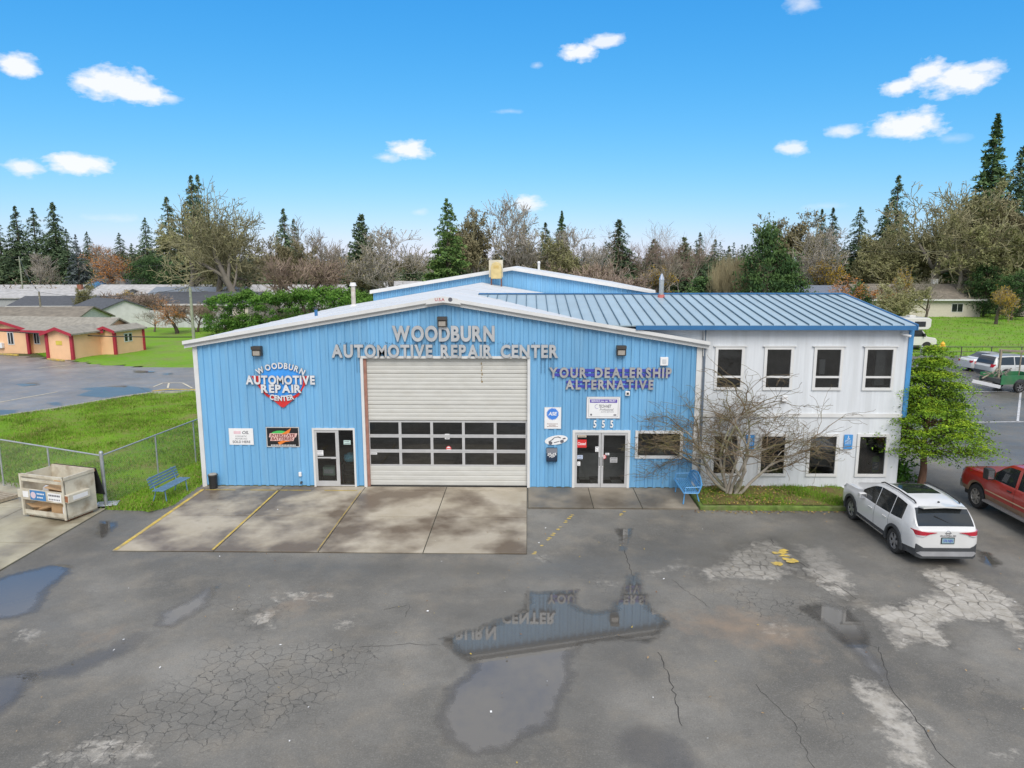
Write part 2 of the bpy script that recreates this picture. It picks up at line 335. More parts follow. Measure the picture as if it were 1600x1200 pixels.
# --- the asphalt yard in front and to the right of the building
xs = lines(-60, 75, -13, 38, .125, 3.0); ys = lines(-62, 60, -19, 2, .125, 3.0)
PL, FL = grid(xs, ys)
def zone(polys, soft, P=None):
    P = PL if P is None else P; r = np.zeros(len(P))
    for pts, amt in polys:
        r = np.maximum(r, np.clip(sdist(P, wpoly(pts)) / soft * .5 + .5, 0, 1) * amt)
    return r
ZA = [(1088, 893), (1120, 880), (1165, 852), (1205, 842), (1240, 866), (1228, 902), (1200, 908), (1150, 902), (1110, 908)]
ZB = [(1240, 850), (1290, 853), (1325, 890), (1338, 925), (1312, 935), (1280, 912), (1255, 890)]
ZC = [(1340, 948), (1400, 945), (1465, 922), (1438, 893), (1475, 884), (1560, 922), (1602, 948), (1602, 1010), (1560, 972), (1500, 970), (1465, 980), (1494, 1016), (1440, 1003), (1400, 1015), (1378, 975)]
ZD = [(1312, 1066), (1350, 1058), (1400, 1085), (1446, 1130), (1468, 1202), (1385, 1202), (1378, 1150), (1350, 1105)]
ZF = [(383, 958), (432, 952), (434, 977), (412, 986)]
PALE = [(ZA, 1), (ZB, .9), (ZC, 1), (ZD, .85), (ZF, .8), ([(15, 985), (78, 974), (66, 1003), (30, 1002)], .75), ([(515, 968), (560, 962), (556, 982), (520, 985)], .75),
        ([(30, 1205), (110, 1152), (180, 1140), (262, 1155), (245, 1205)], .62), ([(402, 932), (470, 920), (535, 928), (520, 938), (430, 944)], .62), ([(930, 908), (970, 906), (965, 918), (940, 920)], .7),
        ([(1188, 972), (1225, 968), (1235, 995), (1200, 1000)], .7), ([(1000, 888), (1040, 886), (1030, 905), (1005, 900)], .65), ([(130, 925), (165, 915), (150, 935)], .6), ([(940, 1165), (985, 1160), (985, 1175), (945, 1178)], .55),
        ([(830, 862), (870, 862), (862, 882), (832, 884)], .6), ([(1530, 1170), (1600, 1165), (1600, 1200), (1540, 1200)], .55), ([(230, 1195), (250, 1150), (262, 1165), (250, 1200)], .6), ([(1050, 868), (1095, 880), (1090, 895), (1010, 900)], .6), ([(1330, 860), (1360, 865), (1355, 880), (1335, 876)], .6)]
TAN = [([(1010, 960), (1150, 940), (1290, 985), (1310, 1020), (1180, 1020), (1090, 1000)], .75), ([(120, 990), (200, 975), (210, 990), (150, 1015)], .8), ([(380, 945), (480, 915), (560, 935), (430, 985)], .6),
       ([(640, 860), (820, 868), (830, 905), (650, 900)], .4), ([(130, 905), (170, 900), (165, 930)], .6), ([(1040, 895), (1080, 935), (1040, 950)], .5), ([(640, 930), (720, 935), (700, 965), (650, 960)], .5), ([(1180, 1000), (1300, 1010), (1330, 1060), (1250, 1050)], .5)]
CRACK = [([(330, 1005), (600, 1000), (560, 1060), (500, 1120), (260, 1180), (60, 1205), (130, 1120), (280, 1060)], 1), (ZB, .8), ([(1060, 905), (1330, 930), (1360, 1000), (1150, 960)], .9), ([(330, 930), (470, 925), (440, 1000), (340, 990)], .8),
         ([(1160, 1060), (1330, 1060), (1380, 1200), (1220, 1200)], .5), ([(820, 870), (1000, 880), (1060, 1120), (1000, 1120), (950, 960)], .45), ([(1470, 1000), (1600, 1030), (1600, 1200), (1480, 1200)], .45)]
DAMP = [([(180, 868), (820, 870), (1000, 850), (1320, 808), (1380, 900), (1040, 900), (900, 925), (500, 905)], .95), ([(1380, 860), (1600, 830), (1600, 940), (1520, 900)], .8), ([(150, 800), (300, 770), (190, 862), (120, 900), (20, 980), (0, 910)], .7),
        ([(650, 900), (1080, 890), (1060, 1020), (900, 1190), (660, 1200), (640, 1000)], .7), ([(1240, 940), (1380, 960), (1420, 1080), (1330, 1050)], .7), ([(960, 1100), (1100, 1130), (1100, 1200), (950, 1200)], .8), ([(0, 890), (120, 880), (110, 980), (0, 1000)], .8)]
A = dict(pale=zone(PALE, .35), tan=zone(TAN, .8), crack=zone(CRACK, .8), damp=zone(DAMP, .9))
BED = [(ZC, 1), (ZA, 1), (ZF, 1), ([(1225, 868), (1250, 880), (1310, 915), (1345, 940), (1330, 948), (1270, 915), (1225, 892)], 1)]; A['bed'] = zone(BED, .5)
A['damp'] = np.maximum(A['damp'], np.clip((PL[:, 0] - 27.5) / 3, 0, 1) * .9 * np.clip((PL[:, 1] + 4) / 5, 0, 1))
zz = .0 * PL[:, 0]
_c = PL[FL].mean(1); FL = FL[((_c[:, 1] < 1.2) | ((_c[:, 0] > 24) & (_c[:, 1] < 40))) & ((_c[:, 0] > -15) | (_c[:, 1] < -8))]
lot = np_mesh('asphalt_yard', np.c_[PL, zz], FL, M_asph, attrs=A); tag(lot, kind='structure')

# --- broken paving: single pieces of map-cracked asphalt, each a little proud of the joints
def voronoi(poly, size, seed):
    r = np.random.default_rng(seed); lo, hi = poly.min(0) - size, poly.max(0) + size
    gx, gy = np.meshgrid(np.arange(lo[0], hi[0], size), np.arange(lo[1], hi[1], size)); S = np.stack([gx.ravel(), gy.ravel()], 1)
    S = S + r.uniform(-.5, .5, S.shape) * size; S = S[r.random(len(S)) < .88]; out = []
    sd = sdist(S, poly)
    for i in np.where(sd > r.uniform(-.05, .28, len(S)))[0]:
        c = S[i]; cell = [c + np.array(q) * size * 1.6 for q in ((-1, -1), (1, -1), (1, 1), (-1, 1))]
        near = np.argsort(((S - c) ** 2).sum(1))[1:18]
        for j in near:
            mpt = (c + S[j]) / 2; nrm = S[j] - c; new = []
            for k in range(len(cell)):
                a, b = cell[k], cell[(k + 1) % len(cell)]; da, db = (a - mpt) @ nrm, (b - mpt) @ nrm
                if da <= 0: new.append(a)
                if (da < 0) != (db < 0): new.append(a + (b - a) * (da / (da - db)))
            cell = new
            if len(cell) < 3: break
        if len(cell) >= 3: out.append((c, np.array(cell)))
    return out
n_frag = 0
for zp, size, sd_ in ((ZC, .27, 3), (ZA[:], .23, 4), (ZF, .22, 5), ([(1225, 868), (1250, 880), (1310, 915), (1345, 940), (1330, 948), (1270, 915), (1225, 892)], .23, 6)):
    for c, cell in voronoi(wpoly(zp), size, sd_):
        if n_frag >= 300: break
        sh = c + (cell - c) * (1 - .026 / size * 1.3); sh = sh + rng.uniform(-.012, .012, sh.shape); h = rng.uniform(.003, .009); tl = rng.uniform(-.012, .012, 2)
        k = len(sh); top = [(x, y, h + tl[0] * (x - c[0]) + tl[1] * (y - c[1])) for x, y in sh]; bot = [(x, y, -.01) for x, y in c + (sh - c) * 1.03]
        me = bpy.data.meshes.new('paving_piece'); me.from_pydata(top + bot, [], [tuple(range(k))] + [(i, k + i, k + (i + 1) % k, (i + 1) % k) for i in range(k)])
        P2 = np.array([q[:2] for q in top + bot])
        for nm, src, soft in (('pale', PALE, .35), ('tan', TAN, .8), ('damp', DAMP, .9)):
            a_ = me.attributes.new(nm, 'FLOAT', 'POINT'); a_.data.foreach_set('value', (np.clip(zone(src[:5], soft, P2) + .1, 0, 1) * (.8 + .35 * rng.random())).astype(np.float32))
        me.materials.append(M_asph); o = bpy.data.objects.new('paving_piece', me); COL.objects.link(o); o.parent = lot; n_frag += 1

# --- single long cracks, weeds in the joints
M_crack = mat('crack_dark', (.045, .042, .038), .9, 0, .2)
def ribbon(b, pts, w, z, jit=.03, seed=1):
    r = random.Random(seed); P = [at(*p) for p in pts]; Q = []
    for p, q in zip(P[:-1], P[1:]):
        n = max(2, int((q - p).length / .12)); Q += [p.lerp(q, i / n) for i in range(n)]
    Q.append(P[-1]); Q = [Vector((p.x + r.uniform(-jit, jit), p.y + r.uniform(-jit, jit), z)) for p in Q]
    vs = []
    for i, p in enumerate(Q):
        d = (Q[min(i + 1, len(Q) - 1)] - Q[max(i - 1, 0)]).normalized(); s = Vector((-d.y, d.x, 0)) * (w * r.uniform(.35, 1) / 2); vs += [p + s, p - s]
    b.add(vs, [(2 * i, 2 * i + 1, 2 * i + 3, 2 * i + 2) for i in range(len(Q) - 1)])
b = MB()
for i, pts in enumerate([[(975, 860), (985, 892), (998, 925), (1012, 950)], [(1030, 1020), (1046, 1060), (1060, 1105), (1064, 1135)], [(1372, 1012), (1392, 1075), (1420, 1110), (1450, 1150), (1470, 1182), (1495, 1203)],
                         [(1205, 842), (1214, 860), (1250, 880), (1312, 918), (1345, 942)], [(1290, 975), (1330, 1000), (1372, 1012)], [(560, 1012), (640, 1006), (690, 1008)], [(1180, 1070), (1240, 1130), (1270, 1200)], [(1050, 905), (1085, 932), (1110, 950)],
                         [(842, 868), (862, 880)], [(0, 1105), (40, 1085)], [(600, 952), (640, 945), (632, 965)]]):
    ribbon(b, pts, .026 if i < 5 else .016, .003, .035, i)
tag(b.build('pavement_cracks', M_crack, lot), kind='stuff')

# --- puddles: thin sheets of water with ragged shallow rims
def puddle_material():
    m = bpy.data.materials.new('puddle_water'); nt, N, L, b = nodes_of(m); out = N['Material Output']; g = N.new('ShaderNodeNewGeometry').outputs['Position']
    b.inputs['Base Color'].default_value = (.095, .088, .078, 1); b.inputs['Roughness'].default_value = .02; b.inputs['IOR'].default_value = 1.9; b.inputs['Specular IOR Level'].default_value = .5
    wv = N.new('ShaderNodeBump'); wv.inputs['Strength'].default_value = .012; wv.inputs['Distance'].default_value = .01; L.new(noisen(N, L, g, 6, 2), wv.inputs['Height']); L.new(wv.outputs[0], b.inputs['Normal'])
    tr = N.new('ShaderNodeBsdfTransparent'); mx = N.new('ShaderNodeMixShader')
    d = mathn(N, L, 'ADD', attr(N, 'depth'), mathn(N, L, 'MULTIPLY', mathn(N, L, 'SUBTRACT', noisen(N, L, g, 2.6, 8, .72), .5), .62))
    L.new(mathn(N, L, 'MULTIPLY', rampn(N, L, d, -.10, .20), attr(N, 'full'), True), mx.inputs[0]); L.new(tr.outputs[0], mx.inputs[1]); L.new(b.outputs[0], mx.inputs[2]); L.new(mx.outputs[0], out.inputs['Surface'])
    return m
M_puddle = puddle_material()
def puddle(pts, label, full=1.0, z=.004, step=.07, grow=.22):
    poly = wpoly(pts, z); lo, hi = poly.min(0) - grow, poly.max(0) + grow
    P, F = grid(np.arange(lo[0], hi[0] + step, step), np.arange(lo[1], hi[1] + step, step)); d = sdist(P, poly)
    F = F[(d[F] > -grow).all(1)]; used, inv = np.unique(F, return_inverse=True)
    o = np_mesh('puddle', np.c_[P[used], np.full(len(used), z)], inv.reshape(F.shape), M_puddle, attrs=dict(depth=d[used], full=np.full(len(used), full))); tag(o, label, 'puddle', kind='thing'); return o
puddle([(690, 996), (742, 982), (790, 966), (818, 952), (824, 926), (900, 922), (898, 943), (908, 952), (935, 956), (958, 950), (972, 930), (982, 900), (996, 896), (1004, 925), (1015, 948), (1030, 960), (1045, 972), (1032, 992), (1010, 1002), (960, 998),
        (908, 1008), (890, 1030), (895, 1055), (886, 1085), (866, 1112), (868, 1135), (822, 1150), (790, 1172), (740, 1182), (700, 1160), (684, 1120), (702, 1075), (738, 1048), (738, 1035), (712, 1022)], 'large dark puddle in the middle of the yard mirroring the blue facade')
puddle([(-30, 910), (30, 895), (75, 884), (106, 883), (111, 892), (96, 906), (76, 920), (70, 935), (56, 956), (30, 964), (-30, 972)], 'pale sky-reflecting puddle at the edge of the dumpster pad')
puddle([(343, 914), (332, 924), (325, 946), (300, 962), (268, 980), (243, 977), (254, 955), (290, 940), (318, 922)], 'narrow slanting puddle below the yellow-edged concrete apron')
puddle([(256, 985), (218, 1004), (206, 1018), (150, 1040), (120, 1058), (60, 1062), (40, 1052), (100, 1038), (170, 1008), (210, 988)], 'thin film of water trailing across the yard at left', .55)
puddle([(-20, 1062), (45, 1046), (52, 1060), (30, 1092), (-20, 1135)], 'shallow puddle cut by the left border of the photo', .8)
puddle([(1250, 950), (1290, 940), (1322, 953), (1346, 974), (1357, 990), (1354, 1012), (1378, 1045), (1394, 1072), (1378, 1070), (1343, 1027), (1328, 1014), (1290, 978)], 'long puddle left of the pale cracked paving behind the white SUV')
puddle([(1528, 860), (1546, 864), (1564, 880), (1550, 886), (1534, 877)], 'tiny puddle just behind the white SUV', 1, .004, .05, .12)
puddle([(158, 814), (180, 816), (182, 822), (161, 840), (150, 836)], 'small puddle between dumpster pad and yellow line', 1, .004, .05, .12)
puddle([(962, 826), (987, 826), (984, 836), (979, 846), (976, 862), (969, 860), (971, 845)], 'small narrow puddle in front of the office doors', 1, .004, .05, .1)
puddle([(960, 1150), (1000, 1130), (1060, 1150), (1100, 1200), (1030, 1215), (970, 1190)], 'faint wet film on the asphalt at the bottom edge', .35)

# --- concrete
def concrete_material(name, a, bcol, stain, moss=.5):
    m = bpy.data.materials.new(name); nt, N, L, b = nodes_of(m); g = N.new('ShaderNodeNewGeometry').outputs['Position']
    oi = N.new('ShaderNodeObjectInfo').outputs['Random']
    c = mixn(N, L, rampn(N, L, noisen(N, L, g, .8, 6, .6), .35, .65), a, bcol)
    st = rampn(N, L, noisen(N, L, g, .42, 5, .56), .43, .60, 0, .92)
    c = mixn(N, L, st, c, stain)
    c = mixn(N, L, rampn(N, L, noisen(N, L, g, 22, 5, .7), .55, .8, 0, .4), c, tuple(x * .6 for x in a))
    c = mixn(N, L, rampn(N, L, noisen(N, L, g, 1.7, 7, .7), .62, .8, 0, moss), c, (.13, .15, .05))
    mul = N.new('ShaderNodeVectorMath'); mul.operation = 'SCALE'; L.new(c, mul.inputs[0]); L.new(rampn(N, L, oi, 0, 1, .88, 1.1), mul.inputs['Scale'])
    L.new(mul.outputs[0], b.inputs['Base Color']); L.new(rampn(N, L, st, 0, .8, .75, .42), b.inputs['Roughness'])
    bp = N.new('ShaderNodeBump'); bp.inputs['Strength'].default_value = .25; bp.inputs['Distance'].default_value = .01; L.new(noisen(N, L, g, 40, 4), bp.inputs['Height']); L.new(bp.outputs[0], b.inputs['Normal'])
    return m
M_conc = concrete_material('apron_concrete', (.37, .32, .24), (.44, .39, .31), (.12, .085, .055), .4)
M_walk = concrete_material('walk_concrete', (.24, .205, .155), (.31, .27, .21), (.11, .09, .065), .4)
M_pad = concrete_material('pad_concrete', (.36, .33, .23), (.42, .385, .29), (.17, .135, .085), .5)
M_joint = mat('joint_dirt', (.05, .05, .035), .95, 0, .3)
def slabs(name, xs_, ys_, z, m, gap=.014, skip=()):
    root = empty(name, (0, 0, 0), kind='structure')
    b = MB(); b.poly([(xs_[0], ys_[0], z - .016), (xs_[-1], ys_[0], z - .016), (xs_[-1], ys_[-1], z - .016), (xs_[0], ys_[-1], z - .016)]); b.build('joint_bed', M_joint, root)
    for i in range(len(xs_) - 1):
        for j in range(len(ys_) - 1):
            if (i, j) in skip: continue
            MB().box(xs_[i] + gap, xs_[i + 1] - gap, ys_[j] + gap, ys_[j + 1] - gap, -.05, z + rng.uniform(-.002, .002)).build('concrete_panel', m, root)
    return root
apron = slabs('concrete_apron', [.1, 3.06, 6.1, 9.12, 12.1], [-6.1, -3.15, -.42, .0], .03, M_conc)
walk = slabs('front_walk', [12.13, 14.35, 16.0, 17.9], [-2.25, .0], .045, M_walk)
pad = slabs('dumpster_pad', [-14.0, -8.2, -5.0, -2.15], [-13.5, -8.9, -5.6, -2.55, .6], .035, M_pad, skip=((2, 3),))
# painted lines on the apron
b = MB()
def strip(b, x0, y0, x1, y1, w, z):
    d = Vector((x1 - x0, y1 - y0, 0)).normalized(); s = Vector((-d.y, d.x, 0)) * (w / 2); n = max(1, int(math.hypot(x1 - x0, y1 - y0) / .5)); r = random.Random(int(x0 * 10 + y0))
    for i in range(n):
        if r.random() < .06: continue
        a = Vector((x0 + (x1 - x0) * i / n, y0 + (y1 - y0) * i / n, z)); c = Vector((x0 + (x1 - x0) * (i + 1) / n, y0 + (y1 - y0) * (i + 1) / n, z)); b.add([a - s, c - s, c + s, a + s], [(0, 1, 2, 3)])
for (x0, y0, x1, y1, w) in ((.19, -6.08, .19, -.45, .12), (3.0, -6.0, 3.0, -.45, .07), (6.05, -6.0, 6.05, -.5, .02), (.3, -.5, 4.2, -.5, .06), (4.7, -.5, 5.9, -.5, .06)):
    strip(b, x0, y0, x1, y1, w, .0365)
tag(b.build('yellow_bay_lines', M_yellow, apron), kind='stuff')
b = MB(); r = random.Random(5)
for (q0, q1, n_) in (((832, 868), (902, 797), 26), ((958, 815), (978, 797), 8)):          # flaked remains of an old line
    p0, p1 = at(*q0), at(*q1)
    for i in range(n_):
        if r.random() < .35: continue
        p = p0.lerp(p1, (i + r.random()) / n_); b.poly([(p.x + r.uniform(.03, .09) * math.cos(t), p.y + r.uniform(.02, .07) * math.sin(t), .0045 + i * .0002) for t in (0, 1.1, 2.2, 3.4, 4.6, 5.5)])
for i in range(9):
    p = at(1205 + r.uniform(0, 40), 858 + r.uniform(0, 24)); k = [(p.x + r.uniform(.06, .22) * math.cos(t), p.y + r.uniform(.05, .17) * math.sin(t), .0155 + i * .0012) for t in (0, 1.1, 2.2, 3.4, 4.6, 5.5)]; b.poly(k)
tag(b.build('worn_yellow_paint', M_yellow, lot), kind='stuff')

# --- lawns
def lawn(name, poly, z, step, m, amp, kind='structure'):
    poly = np.array(poly, float); lo, hi = poly.min(0), poly.max(0); P, F = grid(np.arange(lo[0], hi[0] + step, step), np.arange(lo[1], hi[1] + step, step)); d = sdist(P, poly)
    F = F[(d[F] > -step * .6).all(1)]; used, inv = np.unique(F, return_inverse=True); Q = P[used]; dd = np.clip(d[used] / .5, 0, 1)
    h = z + dd * (amp * (np.sin(Q[:, 0] * 1.3) * np.cos(Q[:, 1] * 1.7) + .6 * np.sin(Q[:, 0] * 3.1 + Q[:, 1] * 2.3)) + .09)
    o = np_mesh(name, np.c_[Q, h], inv.reshape(F.shape), m, smooth=True); tag(o, kind=kind); return o
E_lot = [at(x, y) for x, y in ((-250, 690), (0, 652), (85, 640), (165, 626), (235, 615), (310, 612))]
lawn_poly = [(-2.15, -2.75), (-.9, -2.85), (-.45, -3.0), (.05, -2.3), (.02, 0), (-.02, 24), (-6, 22), *[(p.x, p.y) for p in E_lot[::-1]], (-30, 9.2), (-7.4, -.15)]
lawn('lawn', lawn_poly, -.03, .3, M_lawn, .015)
def in_poly_points(poly, n, rg):
    poly = np.array(poly, float); lo, hi = poly.min(0), poly.max(0); P = rg.uniform(lo, hi, (int(n * 2.5), 2)); return P[sdist(P, poly) > .03][:n]
def blades(name, P, z, hmin, hmax, m, w=.016, lean=.5, label=None, parent=None, mi=None):
    n = len(P); r = np.random.default_rng(n); a = r.uniform(0, 2 * np.pi, n); h = r.uniform(hmin, hmax, n); la = r.uniform(0, 2 * np.pi, n); ll = r.uniform(0, lean, n) * h
    zz_ = z if np.ndim(z) else np.full(n, z); dx, dy = np.cos(a) * w, np.sin(a) * w
    V = np.stack([np.c_[P[:, 0] - dx, P[:, 1] - dy, zz_], np.c_[P[:, 0] + dx, P[:, 1] + dy, zz_], np.c_[P[:, 0] + np.cos(la) * ll, P[:, 1] + np.sin(la) * ll, zz_ + h]], 1).reshape(-1, 3)
    o = np_mesh(name, V, np.arange(3 * n).reshape(n, 3), m, parent, mi=(r.random(n) < .22).astype(int)); tag(o, label, kind='stuff'); return o
Pn = in_poly_points(lawn_poly, 210000, rng); keep = (np.hypot(Pn[:, 0] - CAM['x'], Pn[:, 1] - CAM['y']) < 62); Pn = Pn[keep]
den = np.sin(Pn[:, 0] * .9 + 1.3 * np.sin(Pn[:, 1] * .6)) * np.cos(Pn[:, 1] * .8 + np.sin(Pn[:, 0] * .5)); Pn = Pn[rng.random(len(Pn)) < .50 + .50 * den]
tag(blades('grass', Pn, .05, .04, .13, [M_blade, M_bladedry], .02, .9, 'short green winter grass on the lawn beside the blue building'), cat='grass')

# --- neighbouring lot to the left (wet), its kerb, grass beyond it
Pm, Fm = grid(np.arange(-110, -1.0, 1.0), np.arange(6, 48, 1.0))
lot_poly = np.array([(p.x, p.y) for p in E_lot] + [(-1, 17.2), (-1, 31), (-15, 30.8)] + [tuple(at(x, y)[:2]) for x, y in ((220, 573), (140, 569), (110, 562), (85, 562), (40, 556), (0, 553), (-60, 548))] + [(-110, 48), (-110, 6)])
dm = sdist(Pm, lot_poly); Fm = Fm[(dm[Fm] > -.8).all(1)]
tag(np_mesh('neighbour_parking_lot', np.c_[Pm, np.full(len(Pm), -.02)], Fm, M_asph_wet, attrs=dict(damp=np.full(len(Pm), .75), pale=np.zeros(len(Pm)))), kind='structure')
for pts, lab in (([(22, 600), (60, 597), (62, 602), (35, 604)], 'diamond shaped pale puddle on the neighbouring lot'), ([(120, 607), (190, 602), (235, 606), (240, 612), (190, 618), (165, 622), (118, 618), (140, 610)], 'broad puddle along the kerb of the neighbouring lot'),
                 ([(72, 628), (95, 628), (100, 633), (80, 634)], 'small puddle beside the lawn kerb on the neighbouring lot'), ([(208, 578), (245, 580), (240, 583), (210, 583)], 'thin far puddle below the peach building'), ([(255, 582), (272, 583), (268, 586), (254, 586)], 'small far puddle near the utility pole'), ([(-30, 640), (30, 640), (20, 650), (-30, 655)], 'puddle at the left end of the lawn kerb')):
    puddle(pts, lab, .5, -.012, .35, .5)
M_kerb = mat('kerb_concrete', (.38, .36, .30), .8, 0, .15, 3, dirt=(.16, .17, .09), dirt_amt=.6)
b = MB(); K = [p for p in E_lot] + [Vector((-3, 16.9, 0))]
for p, q in zip(K[:-1], K[1:]): b.bar((p.x, p.y, .02), (q.x, q.y, .02), .18, .16)
ko = b.build('kerb', M_kerb); tag(ko, kind='structure')
b = MB(); 
for p, q in ((at(238, 613.5), at(262, 610.5)), (at(262, 610.5), at(312, 611))): b.bar((p.x, p.y, .1), (q.x, q.y, .1), .22, .03)
b.build('kerb_paint', M_yellow, ko)
b = MB(); p = at(262, 600); 
for q0, q1 in (((240, 604), (255, 598)), ((255, 598), (285, 598)), ((285, 598), (300, 606)), ((264, 598), (262, 606)), ((90, 612), (0, 628)), ((60, 575), (110, 570))):
    a_, c_ = at(*q0), at(*q1); b.bar((a_.x, a_.y, -.008), (c_.x, c_.y, -.008), .12, .006)
tag(b.build('parking_bay_lines', mat('old_line_paint', (.55, .50, .38), .8, 0, .25, 6)), kind='structure')
far_grass = [tuple(at(x, y)[:2]) for x, y in ((85, 560), (110, 561.5), (140, 568.5), (220, 573), (300, 574))] + [(0, 30.9), (0, 70), (-20, 74), (-42, 71), (-60, 60), (-40, 45)]
lawn('far_lawn', far_grass, -.03, .6, M_field, .02)
# field on the right, beyond the parked cars
field = [tuple(at(x, y)[:2]) for x, y in ((1400, 556), (1440, 557), (1610, 556), (1760, 556))] + [(190, 46), (190, 112), (80, 108), (60, 100), (40, 96), (38, 60)]
lawn('field', field, -.04, 1.2, M_field, .05)
Pf = in_poly_points(field, 60000, rng); Pf = Pf[rng.random(len(Pf)) < .8]
tag(blades('field_grass', Pf, .0, .08, .3, [M_blade, M_bladedry], .05, .9, 'rough green grass of the open field behind the parked cars'), cat='grass')
# ------------------------------------------------------------------ the blue repair shop
W_, HE, HR = 18.3, 5.30, 6.83
SL = (HR - HE) / (W_ / 2)
def top(x): return HR - SL * abs(x - W_ / 2)
def ribbed(x0, x1, y, z0f, z1f, openings, pitch=.305, rib=.11, proud=.042, phase=.0, back=False):
    """corrugated sheet between x0 and x1 in the plane Y=y, cut out round the openings (xa, xb, za, zb)"""
    xs_ = {x0, x1}; k = math.floor((x0 - phase) / pitch) - 1; prof = []
    while phase + k * pitch < x1 + pitch:
        c = phase + k * pitch; prof += [(c - rib / 2 - .012, 0), (c - rib / 2 + .008, proud), (c + rib / 2 - .008, proud), (c + rib / 2 + .012, 0)]; k += 1
    px = [p[0] for p in prof]; pv = [p[1] for p in prof]
    f = lambda x: float(np.interp(x, px, pv))
    pts = sorted({x0, x1, *[p for p in px if x0 < p < x1], *[q for o in openings for q in o[:2] if x0 < q < x1], *[q for q in (W_ / 2,) if x0 < q < x1]})
    b = MB()
    for a, c in zip(pts[:-1], pts[1:]):
        m = (a + c) / 2; cuts = sorted((o[2], o[3]) for o in openings if o[0] < m < o[1]); z = z0f(m); segs = []
        for lo, hi in cuts:
            if lo > z: segs.append((z, lo))
            z = max(z, hi)
        segs.append((z, None))
        for lo, hi in segs:
            za, zc = (z1f(a), z1f(c)) if hi is None else (hi, hi)
            if za - lo < .01: continue
            ya, yc = y - f(a), y - f(c)
            b.add([(a, ya, lo), (c, yc, lo), (c, yc, zc), (a, ya, za)], [(0, 1, 2, 3)])
    return b
shop = empty('repair_shop', (W_ / 2, 0, 0), 0, 'blue ribbed metal repair shop with white gable trim and wide garage door', 'building')
def sub(o, parent):      # parent keeping world placement
    o.parent = parent; o.matrix_parent_inverse = Matrix.Translation(parent.location).inverted() if parent.parent is None else Matrix(); return o
SHOP_INV = Matrix.Translation((-W_ / 2, 0, 0))
def sp(b, name, m, **k):
    o = b.build(name, m, None, **k); o.parent = shop; o.matrix_parent_inverse = SHOP_INV; return o
GAR = (6.13, 12.14, 0, 4.86); DL = (4.2, 5.78, 0, 2.26); DR = (13.75, 15.85, 0, 2.22); WN = (16.03, 17.76, 1.17, 2.21)
OPEN = [GAR, DL, DR, WN]
for i in range(20):
    x0, x1 = i * .915, min((i + 1) * .915, W_)
    if GAR[0] <= x0 and x1 <= GAR[1] and False: continue
    b = ribbed(x0, x1, -.002 * (i % 2), lambda x: .06, lambda x: top(x) + .03, OPEN)
    if b.v: sp(b, 'wall_panel', M_wall, fix=False)
b = MB(); r = random.Random(12)                                   # old fixing holes and drips left by earlier lettering
for i in range(60):
    xx = r.uniform(5.3, 13.1); zz_ = 5.40 + r.uniform(-.03, .05); w = r.uniform(.008, .02); b.box(xx - w, xx + w, -.0475, -.0445, zz_ - r.uniform(.02, .06), zz_)
for xx in (5.95, 6.05, 12.6, 12.72, 12.85, 12.95, 13.02): b.box(xx - .008, xx + .008, -.0475, -.0445, r.uniform(4.2, 4.5), 4.88)
tag(sp(b, 'stain_marks', mat('drip_stain', (.06, .16, .28), .7)), kind='stuff')
# side and back walls
b = MB(); b.box(0, .06, .05, 21, 0, HE); sp(b, 'side_wall', M_wall)
b = MB(); b.box(W_ - .06, W_, .2, 21, 0, HE); sp(b, 'side_wall', M_wall)
b = MB(); b.box(0, .16, -.045, .04, 0, HE + .02); sp(b, 'corner_trim', M_trim)
b = MB(); b.box(W_ - .17, W_ + .02, -.05, .04, 0, HE + .02); sp(b, 'corner_trim', M_trim)
b = MB(); b.box(0.16, GAR[0] - .08, .0, .05, 0, .07); sp(b, 'base_flashing', mat('mossy_base', (.10, .12, .07), .9, 0, .4, 6))
b = MB(); b.box(GAR[1] + .08, DR[0], .0, .05, 0, .07); b.box(DR[1], W_ - .17, .0, .05, 0, .07); sp(b, 'base_flashing', MATS['mossy_base'])
# roof: two white membrane slopes, rake trim, ridge cap
for s, (xa, xb) in ((-1, (-.22, W_ / 2)), (1, (W_ / 2, W_ + .22))):
    za, zb = top(xa) + .19, top(xb) + .19
    b = MB(); b.prism([(xa, -.28, za - .12), (xb, -.28, zb - .12), (xb, -.28, zb), (xa, -.28, za)], (0, 21.4, 0)); sp(b, 'roof_slope', M_membrane)
    b = MB(); b.prism([(xa, 0, za - .24), (xb, 0, zb - .24), (xb, 0, zb - .06), (xa, 0, za - .06)], (0, -.2, 0)); sp(b, 'rake_trim', M_trim)
    b = MB(); b.prism([(xa, -.26, za - .09), (xb, -.26, zb - .09), (xb, -.26, zb + .03), (xa, -.26, za + .03)], (0, -.07, 0)); sp(b, 'rake_flashing', M_trim)
    b = MB()
    for k in range(1, 5):                                       # lap seams of the membrane
        yk = 4.2 * k; b.prism([(xa, yk, za + .004), (xb, yk, zb + .004), (xb, yk, zb + .016), (xa, yk, za + .016)], (0, .09, 0))
    sp(b, 'membrane_seam', M_membrane)
zc = top(W_ / 2) + .19
b = MB(); b.prism([(W_ / 2 - .62, -.34, zc - .235), (W_ / 2 - .5, -.34, zc - .03), (W_ / 2, -.34, zc + .06), (W_ / 2 + .5, -.34, zc - .03), (W_ / 2 + .62, -.34, zc - .235), (W_ / 2, -.34, zc - .16)], (0, -.05, 0)); cap = sp(b, 'ridge_cap', M_trim)
